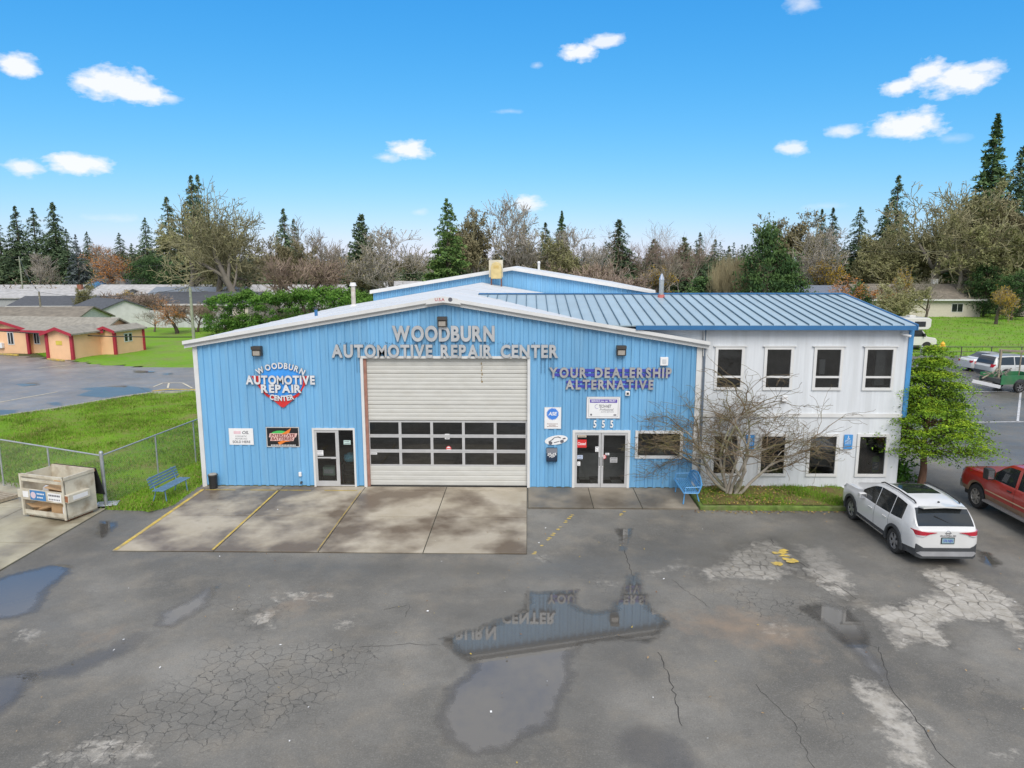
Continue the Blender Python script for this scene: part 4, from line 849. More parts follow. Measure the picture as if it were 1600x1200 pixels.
t = board('battery_sign', 'black battery sign with slanted lettering and green and orange flash', 2.5, 3.73, 1.54, 2.3, M_signblack, M_alu, .035)
b = MB(); n = 16; b.prism([(3.02 + .34 * math.cos(math.pi * i / n), y, 2.02 + .14 * math.sin(math.pi * i / n)) for i in range(n + 1)], (0, -.004, 0)); b.build('green_arc', M_green, t)
b = MB(); b.prism([(2.60, y, 1.91), (3.60, y, 1.91), (3.66, y, 2.06), (2.64, y, 2.06)], (0, -.0055, 0)); b.build('lettering_bar', mat('print_salmon', (.66, .42, .38), .5), t); b = MB(); b.prism([(2.64, y, 1.775), (3.50, y, 1.775), (3.55, y, 1.905), (2.68, y, 1.905)], (0, -.0055, 0)); b.build('lettering_bar', MATS['print_salmon'], t)
b = MB(); b.prism([(3.05, y, 2.02), (3.44, y, 2.26), (3.36, y, 2.08), (3.22, y, 2.03)], (0, -.007, 0)); b.prism([(2.92, y, 1.72), (2.98, y, 1.62), (3.2, y, 1.74), (3.4, y, 1.76), (3.1, y, 1.79)], (0, -.007, 0)); b.build('orange_flash', M_orange, t)
line_text('INTERSTATE', 3.12, 1.93, .105, y - .006, mat('print_maroon', (.16, .02, .02), .5), t, .03, .92, shear=.2); line_text('BATTERIES', 3.09, 1.80, .105, y - .006, MATS['print_maroon'], t, .03, .80, shear=.2)
b = MB()
for k in range(16): b.box(2.66 + k * .058, 2.66 + k * .058 + .04, y - .003, y, 1.595, 1.63)
tag(b.build('small_print', M_paper, t), kind='stuff')
t = board('certification_sign', 'white sign with blue toothed gear emblem beside the garage door', 12.72, 13.33, 2.27, 3.07, M_paper, mat('pale_edge', (.55, .57, .60), .5), .012); gx, gz = 13.02, 2.82
b = MB(); n = 24; pts = []
for i in range(n):
    for dt, rr in ((-.42, .19), (-.2, .225), (.2, .225), (.42, .19)): a = 2 * math.pi * (i + dt) / n; pts.append((gx + rr * math.cos(a), y, gz + rr * math.sin(a)))
b.prism(pts, (0, -.003, 0)); b.build('gear', M_signblue, t); line_text('ASE', gx, gz - .05, .12, y - .0035, M_paper, t, .03, .32, shear=.2)
b = MB()
for r_, (zq, wq) in enumerate(((2.44, .4), (2.39, .26), (2.34, .4))):
    for k in range(int(wq / .05)): b.box(gx - wq / 2 + k * .05, gx - wq / 2 + k * .05 + .036, y - .002, y, zq, zq + .022)
tag(b.build('small_print', mat('print_brown', (.25, .15, .12), .6), t), kind='stuff')
t = board('service_sign', 'framed white service sign with purple header above number 555', 14.24, 15.46, 2.66, 3.46, M_paper, mat('sign_edge', (.42, .42, .43), .5), .02); gx = 14.85
b = MB(); fx0, fx1, fz0, fz1 = 14.31, 15.39, 2.72, 3.40
b.box(fx0, fx1, y - .003, y, fz0, fz0 + .018); b.box(fx0, fx1, y - .003, y, fz1 - .018, fz1); b.box(fx0, fx0 + .018, y - .003, y, fz0 + .018, fz1 - .018); b.box(fx1 - .018, fx1, y - .003, y, fz0 + .018, fz1 - .018); b.build('inner_border', MATS['sign_edge'], t)
MB().box(14.36, 15.34, y - .004, y, 3.24, 3.36).build('purple_header', mat('sign_purple', (.10, .06, .36), .5), t); line_text('SERVICE you can TRUST', gx, 3.27, .07, y - .0045, M_paper, t, .02, .88)
line_text('TECH-NET', gx + .06, 3.06, .105, y, M_print, t, .02, .46, shear=.2); line_text('Professional', gx + .12, 2.95, .085, y, M_print, t, .0, .5, shear=.3); line_text('AUTO SERVICE', gx + .14, 2.88, .04, y, M_print, t, 0, .46)
b = MB(); disc(b, 14.41, 2.80, .035, .035, y, y - .003, 12); disc(b, 15.27, 2.79, .06, .025, y, y - .003, 12); b.build('seals', M_print, t)
b = MB(); n = 20; b2 = [(14.62 + .075 * math.cos(a), y, 3.1 + .075 * math.sin(a)) for a in [math.pi * (.4 + 1.3 * i / n) for i in range(n + 1)]]; b.tube(b2, .008, 4); b.build('swirl', mat('print_lilac', (.35, .33, .55), .6), t)
# car shaped sign
p = at(869, 687, Y=0); t = thing('car_cutout_sign', 'oval cut-out sign with a black and white car above the drop box', 'sign', (p.x, -.035, p.z), None)
t.rotation_euler = (0, math.radians(-9), 0)
b = MB(); disc(b, 0, 0, .42, .17, 0, -.02, 28); b.build('oval_board', M_paper, t)
b = MB(); y2 = -.021
b.prism([(-.30, y2, -.02), (-.18, y2, .03), (-.06, y2, .11), (.1, y2, .12), (.2, y2, .05), (.16, y2, .04), (.08, y2, .09), (-.04, y2, .09), (-.12, y2, .03), (-.28, y2, -.05)], (0, -.003, 0)); b.build('car_outline', M_print, t)
b = MB()
for xx in (-.22, .2): disc(b, xx, -.08, .07, .06, y2, y2 - .003, 14)
b.prism([(-.1, y2, -.1), (.1, y2, -.08), (.12, y2, -.05), (-.1, y2, -.07)], (0, -.003, 0)); b.prism([(.24, y2, -.02), (.36, y2, 0), (.33, y2, .04), (.24, y2, .03)], (0, -.003, 0)); b.build('wheels', M_print, t)
# accessible parking signs
def access_sign(xc, zt, label):
    t = thing('parking_sign', label, 'sign', (xc, -.02, zt)); MB().box(-.155, .155, -.012, 0, -.42, 0).build('board', mat('access_blue', (.06, .26, .58), .45), t, bevel=.01); MB().box(-.155, .155, -.012, 0, -.53, -.45).build('lower_plate', MATS['access_blue'], t)
    b = MB(); yy = -.0125; disc(b, -.01, -.06, .018, .018, yy, yy - .003, 10); b.prism([(-.02, yy, -.09), (.0, yy, -.09), (.005, yy, -.13), (.04, yy, -.13), (.06, yy, -.17), (.045, yy, -.175), (.03, yy, -.145), (-.015, yy, -.145)], (0, -.003, 0))
    b.tube([(.035 * math.cos(a) - .005, yy - .002, -.155 + .035 * math.sin(a)) for a in [math.pi * (.75 + 1.1 * i / 10) for i in range(11)]], .006, 4); b.build('wheelchair_symbol', M_paper, t)
    b = MB()
    for zq in (-.23, -.27, -.31, -.35):
        for k in range(4): b.box(-.11 + k * .055, -.11 + k * .055 + .042, yy - .002, yy, zq, zq + .022)
    tag(b.build('small_print', mat('pale_print', (.45, .55, .68), .6), t), kind='stuff')
access_sign(23.72, 2.09, 'blue accessible parking sign between the two right lower windows'); access_sign(20.19, 2.06, 'blue accessible parking sign behind the bare tree')
# ridge emblem
line_text('U.S.A', W_ / 2 - .12, zc - .11, .1, -.392, mat('print_red', (.40, .05, .06), .6), cap, .02, .34); b = MB(); disc(b, W_ / 2 + .25, zc - .06, .075, .075, -.391, -.396, 14); o = b.build('emblem', M_print, cap)
# notices in the glass
def notice(label, x0, x1, z0, z1, y, m, txt=None, tm=None, h=.06):
    t = thing('notice', label, 'notice', (0, 0, 0)); MB().box(x0, x1, y - .003, y, z0, z1).build('sheet', m, t)
    if txt: line_text(txt, (x0 + x1) / 2, (z0 + z1) / 2 - h / 2, h, y - .004, tm, t, .02, (x1 - x0) * .8)
    else:
        b = MB(); k = max(2, int((z1 - z0) / .06))
        for i in range(k): zq = z0 + (z1 - z0) * (i + .35) / k; b.box(x0 + .03, x1 - .03 - .03 * (i % 2), y - .005, y - .003, zq, zq + .016)
        tag(b.build('small_print', M_print, t), kind='stuff')
yg = -.022
q = at(902, 691, Y=-.02); notice('red closed sign in the left glass door', q.x - .02, q.x + .34, q.z - .2, q.z + .1, yg, M_red, 'Closed', M_paper, .1)
q = at(903, 684, Y=-.02); notice('tan paper notice above the red closed sign', q.x, q.x + .31, q.z + .02, q.z + .26, yg, mat('tan_paper', (.50, .42, .32), .7))
q = at(930, 706, Y=-.02); notice('white notice at the inner edge of the left office door', q.x, q.x + .12, q.z, q.z + .2, yg, M_paper)
q = at(902, 716, Y=-.02); notice('pale blue notice low in the left office door', q.x, q.x + .2, q.z - .03, q.z + .12, yg, mat('pale_blue_paper', (.45, .52, .66), .6))
q = at(902, 726, Y=-.02); notice('small white card lowest in the left office door', q.x, q.x + .11, q.z - .04, q.z + .12, yg, M_paper)
q = at(953, 722, Y=-.02); notice('pale hours card in the right office door', q.x, q.x + .27, q.z - .02, q.z + .18, yg, mat('grey_card', (.38, .38, .38), .6))
q = at(946, 711, Y=-.02); notice('small white sticker near the middle of the right office door', q.x, q.x + .14, q.z, q.z + .08, yg, M_paper)
q = at(944, 713, Y=-.02); t = thing('sticker', 'round red and white sticker in the right office door', 'sticker', (q.x, yg, q.z - .02)); b = MB(); disc(b, 0, 0, .08, .08, 0, -.003, 16); b.build('disc', M_red, t); b = MB(); disc(b, 0, 0, .058, .058, -.003, -.0045, 16); b.build('inner', M_paper, t); MB().box(-.06, .06, -.006, -.0045, -.015, .015).build('bar', M_red, t)
q = at(494, 710, Y=-.02); notice('white hours card on the left glass door', q.x, q.x + .27, q.z - .04, q.z + .16, yg, M_paper)
q = at(537, 692, Y=0); notice('pale notice in the sidelight beside the left door', q.x, q.x + .26, q.z - .06, q.z + .1, -.002, mat('mint_paper', (.45, .58, .55), .6))
for (px_, py_, w_, h_, lab) in ((578, 702, .26, .2, 'white card in the left column of garage panes'), (695, 678, .17, .2, 'white and blue card in the middle top garage pane'), (817, 703, .06, .1, 'tiny white card in the right garage pane')):
    q = at(px_, py_, Y=.11); notice(lab, q.x, q.x + w_, q.z - h_, q.z, .119, M_paper)
q = at(701, 701, Y=.11); t = thing('sticker', 'round red and white sticker in the middle garage pane', 'sticker', (q.x, .119, q.z)); b = MB(); disc(b, 0, 0, .1, .1, 0, -.003, 16); b.build('disc', M_red, t); b = MB(); disc(b, 0, 0, .075, .075, -.003, -.0045, 16); b.build('inner', M_paper, t); MB().box(-.07, .07, -.006, -.0045, -.02, .02).build('bar', M_red, t)
# things standing behind the glass
t = thing('skateboard', 'green and teal skateboard deck standing in the right lower window', 'skateboard', (24.86, .16, .60)); sk = mat('deck_green', (.16, .36, .08), .5); 
b = MB(); b.prism([(.13 * math.cos(a), 0, (.13 * math.sin(a) + (.52 if math.sin(a) > 0 else .13))) for a in [2 * math.pi * i / 20 for i in range(20)]], (0, .02, 0)); b.build('deck', sk, t)
b = MB(); b.box(-.12, .12, -.004, -.001, .12, .42); b.build('teal_print', mat('deck_teal', (.03, .12, .20), .5), t); b = MB(); b.prism([(-.1, -.005, .16), (.06, -.005, .2), (.1, -.005, .3), (-.04, -.005, .26)], (0, -.003, 0)); b.prism([(-.06, -.005, .32), (.08, -.005, .34), (.03, -.005, .39)], (0, -.003, 0)); b.build('white_print', M_paper, t)
for (xx, ww, hh, m_, lab) in ((16.32, .16, .26, mat('tan_box', (.42, .40, .28), .7), 'tan box on the sill of the shop window'), (17.0, .22, .3, mat('sage_box', (.34, .38, .28), .7), 'sage green carton on the sill of the shop window'), (17.5, .26, .16, mat('orange_tub', (.52, .26, .14), .7), 'orange tub on the sill of the shop window')):
    t = thing('sill_box', lab, 'box', (xx, .25, 1.27)); MB().box(-ww / 2, ww / 2, -.08, .08, 0, hh).build('carton', m_, t, bevel=.01); MB().box(-ww / 2 - .004, ww / 2 + .004, -.084, .084, hh * .8, hh + .004).build('lid', m_, t)
M_bag = mat('blue_bag', (.25, .62, .78), .35, 0, .3, 14)
t = thing('plastic_bag', 'crumpled light blue plastic bag inside the left doorway', 'bag', (5.47, .35, 1.05)); b = MB(); r = random.Random(8)
for i in range(26):
    c = Vector((r.uniform(-.22, .22), r.uniform(-.1, .1), r.uniform(-.12, .14))); b.poly([c + Vector((r.uniform(-.1, .1), r.uniform(-.08, .08), r.uniform(-.1, .1))) for _ in range(3)]); 
b.lathe([(0.01, -.16), (.2, -.12), (.25, 0), (.16, .12), (.01, .16)], n=12); b.build('bag', M_bag, t)
t = thing('display_stand', 'dark shelf stand holding the blue bag behind the left door', 'shelf', (5.47, .35, .03)); MB().box(-.25, .25, -.12, .12, .8, .86).build('shelf', M_dark, t); MB().box(-.25, .25, -.12, .12, .4, .44).build('shelf', M_dark, t)
for sx in (-.24, .24): MB().box(sx - .012, sx + .012, -.1, .1, 0, .8).build('side', M_dark, t)
t = thing('battery_crate', 'pale green crate standing inside the left glass door', 'crate', (4.62, .5, .04)); MB().box(-.2, .25, -.15, .15, .3, .62).build('crate', mat('mint_crate', (.42, .56, .46), .6), t); MB().box(-.16, .2, -.16, -.15, .38, .54).build('label_panel', M_paper, t); MB().box(-.22, .27, -.17, .17, 0, .3).build('stand', M_dark, t)
t = thing('red_can', 'red can behind the left glass door', 'can', (4.95, .6, .04)); MB().cyl((0, 0, 0.03), (0, 0, .75), .1, .1, 12).build('can', M_red, t); MB().cyl((0, 0, .75), (0, 0, .82), .05, .04, 10).build('spout', M_black, t)
# ------------------------------------------------------------------ planting bed
M_moss = ground_material('moss_and_leaf_litter', ((.12, .19, .02), (.15, .13, .05), (.16, .10, .05), (.07, .10, .02)), (.9, 1.8, 8))
bed = empty('planting_bed', (20.6, -1.1, 0), kind='structure'); BI = Matrix.Translation((-20.6, 1.1, 0))
def bp_(b, name, m, **k):
    o = b.build(name, m, None, **k); o.parent = bed; o.matrix_parent_inverse = BI; return o
M_mosskerb = mat('mossy_kerb', (.11, .17, .03), .95, 0, .4, 5, bump=.6, bscale=18, dirt=(.16, .13, .09), dirt_amt=.7, dirt_scale=2.5)
b = MB(); b.box(17.92, 23.6, -2.3, -2.14, -.02, .15); bp_(b, 'kerb_stone', M_mosskerb, bevel=.03); b = MB(); b.box(17.92, 18.06, -2.14, -.02, -.02, .15); bp_(b, 'kerb_stone', M_mosskerb, bevel=.03); b = MB(); b.box(23.46, 23.6, -2.14, -.02, -.02, .15); bp_(b, 'kerb_stone', M_mosskerb, bevel=.03)
Pb, Fb = grid(np.linspace(18.06, 23.46, 70), np.linspace(-2.14, -.02, 30)); hb = .14 + .05 * np.sin(Pb[:, 0] * 2.1) * np.sin(Pb[:, 1] * 2.7) + .02 * np.sin(Pb[:, 0] * 9) * np.cos(Pb[:, 1] * 8) + .05 * np.clip(1 - np.hypot(Pb[:, 0] - 19.4, Pb[:, 1] + .9), 0, 1)
o = np_mesh('soil', np.c_[Pb, hb], Fb, M_moss, smooth=True); o.parent = bed; o.matrix_parent_inverse = BI
Pg = rng.uniform((18.1, -2.12), (23.4, -.05), (15000, 2)); wgt = np.clip((Pg[:, 0] - 19.6) / 2.2, .12, 1) * (.5 + .5 * np.sin(Pg[:, 0] * 3 + Pg[:, 1] * 2)); Pg = Pg[rng.random(len(Pg)) < wgt * .9 + .05]
o = blades('bed_grass', Pg, .12, .05, .17, [M_blade, M_bladedry], .012, .8, 'grass tufts and moss growing in the planting bed'); o['category'] = 'grass'
def flakes(name, P, size, mats, label, kind='stuff', cat='leaves'):
    n = len(P); r = np.random.default_rng(n + 3); a = r.uniform(0, 2 * np.pi, n); s = r.uniform(.5, 1, n) * size; t_ = r.uniform(-.5, .5, (n, 2)); V = []
    for k in range(4):
        an = a + k * np.pi / 2; rr = s * (1 if k % 2 == 0 else .6); V.append(np.c_[P[:, 0] + np.cos(an) * rr, P[:, 1] + np.sin(an) * rr, P[:, 2] + rr * (np.cos(an) * t_[:, 0] + np.sin(an) * t_[:, 1]) + .01])
    V = np.stack(V, 1).reshape(-1, 3); o = np_mesh(name, V, np.arange(4 * n).reshape(n, 4), mats, mi=r.integers(0, len(mats), n)); tag(o, label, cat, kind=kind); return o
M_leafs = [mat('leaf_brown', (.16, .085, .04), .8, 0, .3), mat('leaf_tan', (.30, .20, .10), .8, 0, .3), mat('leaf_yellow', (.42, .30, .06), .8, 0, .3)]
n = 1300; Pl = np.c_[rng.normal(19.9, 1.0, n), rng.uniform(-2.1, -.1, n), np.full(n, .17)]; Pl = Pl[(Pl[:, 0] > 18.1) & (Pl[:, 0] < 23.4)]
n2 = 220; Pk = np.c_[rng.uniform(17.7, 23.2, n2), -2.34 - np.abs(rng.normal(0, .12, n2)), np.full(n2, .012)]
flakes('fallen_leaves', np.r_[Pl, Pk], .045, M_leafs, 'brown fallen leaves in and below the planting bed')
n3 = 160; Pq = np.c_[rng.uniform(0, 26, n3), rng.uniform(-15, -2, n3), np.full(n3, .04)]; flakes('yard_litter', Pq, .035, [M_leafs[2], M_leafs[1], M_leafs[1], M_leafs[0], M_paper], 'scattered leaves and litter specks on the asphalt yard', cat='litter')

# ------------------------------------------------------------------ benches, ash can
def slat_bench(name, label, loc, rz, m):
    t = empty(name, loc, rz, label, 'bench', 'blue slatted benches'); L2 = .82
    for i in range(5): MB().box(-L2, L2, -.36 + i * .085, -.30 + i * .085, .43, .455).build('seat_slat', m, t, bevel=.006)
    for i in range(4): y = .10 + i * .03; MB().bar((-L2, y, .55 + i * .095), (L2, y, .55 + i * .095), .022, .06, 0).build('back_slat', m, t)
    for sx in (-.62, .62):
        b = MB(); b.tube([(sx, -.34, .0), (sx, -.30, .42), (sx, .06, .42), (sx, .09, .5), (sx, .24, .88)], .022, 6); b.tube([(sx, .16, 0), (sx, .02, .42)], .022, 6); b.build('leg_frame', m, t)
    return t
_b0, _b1 = at(244, 772, .5), at(303, 742, .5); slat_bench('garden_bench', 'slate blue slatted bench on the lawn inside the fence', ((_b0.x + _b1.x) / 2 - .3, (_b0.y + _b1.y) / 2, .06), math.atan2(_b1.y - _b0.y, _b1.x - _b0.x), M_benchgrey)
t = empty('metal_bench', (17.86, -1.15, .05), math.radians(-90), 'light blue metal bench with pierced back beside the planting bed', 'bench', 'blue slatted benches'); m = mat('bench_bright_blue', (.10, .33, .62), .4, 0, .08); L2 = .85
b = MB(); 
for i in range(7): MB().box(-L2, L2, -.42 + i * .066, -.385 + i * .066, .44, .465).build('seat_slat', m, t, bevel=.006)
b.tube([(-L2, -.44, .45), (L2, -.44, .45), (L2, .05, .45), (-L2, .05, .45), (-L2, -.44, .45)], .02, 6); b.build('seat_rim', m, t)
b = MB(); b.tube([(-L2, .06, .46), (-L2 * .99, .16, .74), (-.45, .2, .88), (0, .22, .94), (.45, .2, .88), (L2 * .99, .16, .74), (L2, .06, .46)], .024, 6); b.build('back_rim', m, t)
b = MB()
for i in range(-6, 7):
    x = i * .125; zt_ = .92 - .19 * (abs(x) / L2) ** 1.6; b.bar((x, .09, .48), (x, .2, zt_), .02, .02)
for zz_ in (.58, .68, .78): 
    w = L2 * (.98 if zz_ < .7 else .8); b.bar((-w, .06 + (zz_ - .46) * .33, zz_), (w, .06 + (zz_ - .46) * .33, zz_), .02, .04)
for i in range(-3, 4):
    x = i * .22; b.cyl((x, .125, .63), (x, .135, .63), .06, .06, 10)
b.build('pierced_back', m, t)
for sx in (-.66, .66):
    b = MB(); b.tube([(sx, -.40, 0), (sx, -.36, .44), (sx, .02, .44)], .022, 6); b.tube([(sx, .16, 0), (sx, .03, .44)], .022, 6); b.build('leg_frame', m, t)
    b = MB(); b.tube([(sx * 1.26, -.38, .46), (sx * 1.26, -.38, .64), (sx * 1.26, .12, .66)], .018, 6); b.build('armrest', m, t)
t = thing('ash_can', 'black round ash can at the blue building corner', 'bin', (.52, -.30, .035)); MB().cyl((0, 0, 0), (0, 0, .5), .14, .16, 16).build('drum', M_black, t); MB().cyl((0, 0, .5), (0, 0, .55), .165, .13, 16).build('sand_tray', mat('ash_sand', (.32, .30, .26), .9), t); MB().lathe([(.16, .47), (.175, .48), (.175, .52), (.16, .53)], n=16).build('rim', M_bronze, t)

# ------------------------------------------------------------------ chain-link fence
fence = thing('chain_link_fence', 'galvanised chain-link fence round the lawn behind the dumpster', 'fence', (-2.25, -2.4, 0)); FI = Matrix.Translation((2.25, 2.4, 0))
def fp(b, name, m):
    o = b.build(name, m, None); o.parent = fence; o.matrix_parent_inverse = FI; return o
FA, FB, FC = Vector((-2.25, -2.4, 0)), Vector((-1.62, 3.4, 0)), Vector((-12.6, 2.0, 0)); FH = 1.83
fp(MB().cyl(FA, FA + Vector((0, 0, FH + .1)), .058, .058, 12), 'corner_post', M_galv); fp(MB().lathe([(.0, FH + .17), (.05, FH + .15), (.066, FH + .1), (.06, FH + .06)], c=FA, n=12), 'post_cap', M_galv)
def wire_mat():
    m = bpy.data.materials.new('chain_link_wire'); nt, N, L, b = nodes_of(m); b.inputs['Base Color'].default_value = (.34, .36, .36, 1); b.inputs['Metallic'].default_value = .5; b.inputs['Roughness'].default_value = .5; return m
M_wire = wire_mat()
def mesh_run(p, q, name):
    d = (q - p); ln = d.length; d.normalize(); s = .075; V = []; F = []
    nz = int(ln / s) + int(FH / s) + 2; r = .0024; nrm = Vector((-d.y, d.x, 0)) * r
    for sgn in (1, -1):
        for k in range(-int(FH / s) - 1, nz):
            a0 = k * s; u0, z0 = (a0, .05) if sgn > 0 else (a0, FH); u1, z1 = a0 + FH - .05, (FH if sgn > 0 else .05)
            if u0 < 0: z0 += sgn * (-u0); u0 = 0
            if u1 > ln: z1 -= sgn * (u1 - ln); u1 = ln
            if u1 - u0 < .02: continue
            A_, B_ = p + d * u0 + Vector((0, 0, z0)), p + d * u1 + Vector((0, 0, z1)); w = Vector((0, 0, r * 1.4)); i = len(V)
            V += [A_ - w, B_ - w, B_ + w, A_ + w]; F.append((i, i + 1, i + 2, i + 3))
    b = MB(); b.v = [tuple(v) for v in V]; b.f = F; b.m = [0] * len(F); return fp(b, name, M_wire)
for p, q, ts in ((FA, FB, (.50, .93)), (FA, FC, (.25, .5, .75, 1.0))):
    fp(MB().cyl(p + Vector((0, 0, FH)), q + Vector((0, 0, FH)), .028, .028, 8), 'top_rail', M_galv)
    for t_ in ts: c = p.lerp(q, t_); fp(MB().cyl(c, c + Vector((0, 0, FH + .02)), .03, .03, 8), 'line_post', M_galv)
    mesh_run(p, q, 'wire_mesh')

# ------------------------------------------------------------------ dumpster and what lies in it
M_dump = mat('dumpster_cream', (.56, .52, .42), .6, 0, .1, 3, dirt=(.22, .15, .08), dirt_amt=.75, dirt_scale=2.4); M_rust = mat('rust', (.25, .10, .045), .85, 0, .35, 6)
dum = thing('dumpster', 'cream steel dumpster with open top and cardboard inside', 'dumpster', (-3.325, -3.12, .035), None, math.radians(-16.5)); dw, dd, dh = .93, .565, 1.48
def dpart(b, name, m, **k): return b.build(name, m, dum, **k)
dpart(MB().box(-dw, dw, -dd, dd, .08, .13), 'floor_plate', M_dump)
dpart(MB().box(dw - .03, dw, -dd, dd, .08, dh), 'side_panel', M_dump); dpart(MB().box(-dw, -dw + .03, -dd, dd, .08, dh - .06), 'side_panel', M_dump); dpart(MB().box(-dw + .03, dw - .03, dd - .03, dd, .08, dh), 'back_panel', M_dump)
dpart(MB().box(-dw, dw, -dd, -dd + .04, .08, .26), 'front_sill', M_dump); dpart(MB().box(-dw, dw, -dd - .03, -dd + .02, .62, .98), 'front_band', M_dump)
dpart(MB().box(-dw, dw, -dd - .02, -dd + .03, 1.24, 1.32), 'front_rail', M_dump); dpart(MB().box(-dw, dw, -dd - .03, -dd + .03, dh - .08, dh), 'top_rail', M_dump)
for sx in (-dw, dw - .07): dpart(MB().box(sx, sx + .07, -dd - .035, -dd + .03, .08, dh), 'front_post', M_dump)
dpart(MB().box(dw, dw + .025, -dd, dd, dh - .1, dh), 'side_rim', M_dump); dpart(MB().box(-dw, dw, dd - .02, dd + .05, dh - .1, dh - .01), 'rear_rim', M_rust)
for sx, s in ((dw, 1), (-dw, -1)):
    b = MB(); b.box(min(sx, sx + s * .16), max(sx, sx + s * .16), -dd - .02, dd - .35, .66, .92); dpart(b, 'fork_pocket', M_dump, bevel=.01)
dpart(MB().box(dw + .02, dw + .14, -dd - .03, -dd - .02, .69, .89), 'pocket_opening', M_rust)
b = MB(); b.prism([(-dw + .05, dd + .05, dh), (dw + .02, dd + .05, dh), (dw + .05, dd + .28, .5), (-dw + .05, dd + .28, .5)], (0, .03, .0)); dpart(b, 'hanging_lid', M_black)
for sx in (-.74, .74): dpart(MB().box(sx - .08, sx + .08, -dd + .1, dd - .1, 0, .08), 'skid', M_rust)
y = -dd - .031; pn = dpart(MB().box(-.52, .15, y - .006, y, .64, .96), 'blue_decal', mat('decal_blue', (.05, .19, .42), .5)); b = MB(); disc(b, -.38, .80, .11, .11, y - .006, y - .009, 16); o = b.build('emblem', mat('decal_pink', (.60, .48, .54), .6)); o.parent = pn
b = MB()
for zq, w in ((.84, .4), (.72, .3)):
    for k in range(int(w / .07)): b.box(-.22 + k * .065, -.22 + k * .065 + .045, y - .009, y - .006, zq, zq + .045)
o = b.build('print', M_paper); o.parent = pn
o = dpart(MB().box(.24, .80, y - .004, y, .66, .94), 'white_decal', M_paper); b = MB()
for k in range(7): b.box(.28 + k * .07, .28 + k * .07 + .05, y - .007, y - .004, .83, .89); b.box(.28 + k * .07, .28 + k * .07 + .04, y - .007, y - .004, .71, .75)
q = b.build('print', M_print); q.parent = o
o = dpart(MB().box(-.84, -.6, y - .004, y, .70, .90), 'small_decal', M_paper)
o = dpart(MB().box(dw + .161, dw + .165, -.42, .12, .72, .86), 'side_decal', M_paper)
def carton(label, c, s, rot, m=M_card, flap=True):
    t = empty('cardboard_box', dum.matrix_world @ Vector(c) if False else c, 0, label, 'box', 'cardboard in the dumpster'); R_ = Matrix.Rotation(math.radians(-16.5), 3, 'Z'); t.location = Vector((-3.325, -3.12, .035)) + R_ @ Vector((c[0] * .8, c[1] * .62, c[2] * .93)); s = (s[0] * .8, s[1] * .64, s[2] * .9); t.rotation_euler = (rot[0], rot[1], rot[2] - math.radians(16.5))
    MB().box(-s[0], s[0], -s[1], s[1], -s[2], s[2]).build('carton', m, t)
    if flap: b = MB(); b.prism([(-s[0], -s[1], s[2]), (s[0], -s[1], s[2]), (s[0], -s[1] - .2, s[2] + .08), (-s[0], -s[1] - .2, s[2] + .08)], (0, .0, .008)); b.build('flap', m, t)
carton('large tilted cardboard box at the top of the dumpster', (.45, -.1, .98), (.5, .35, .22), (.35, .2, .3)); carton('flattened cardboard leaning in the lower dumpster opening', (-.25, -.45, .42), (.42, .25, .03), (.5, -.3, .2), flap=False); carton('square cardboard box in the lower dumpster opening', (.45, -.4, .40), (.3, .25, .24), (0, .05, .15)); carton('white paper sack on the cardboard inside the dumpster', (-.1, -.35, .99), (.25, .14, .05), (.2, .3, .5), M_paper, False); carton('white carton in the lower right of the dumpster', (.88, -.5, .35), (.14, .18, .15), (.1, .1, .4), M_paper, False); carton('brown cardboard heap at the bottom of the dumpster', (-.65, -.2, .3), (.3, .4, .12), (.1, .1, -.3))
t = thing('wooden_pallet', 'weathered wooden pallet lying at the left photo edge', 'pallet', (-7.0, -1.75, .07), None, math.radians(-22))
for i in range(8): MB().box(-1.0, 1.0, -.58 + i * .15, -.58 + i * .15 + .1, .10, .12).build('deck_board', M_wood, t)
for xx in (-.95, 0, .95): MB().box(xx - .045, xx + .045, -.58, .57, .0, .10).build('stringer', M_wood, t)
t = thing('steel_cover', 'square grey metal cover plate at the foot of the fence post', 'cover', (-2.3, -2.25, .075), None, .3); MB().box(-.35, .35, -.25, .25, 0, .03).build('plate', M_galv, t, bevel=.01); MB().box(-.28, .28, -.18, .18, .03, .036).build('rib_field', mat('grey_plate', (.34, .35, .35), .6), t)

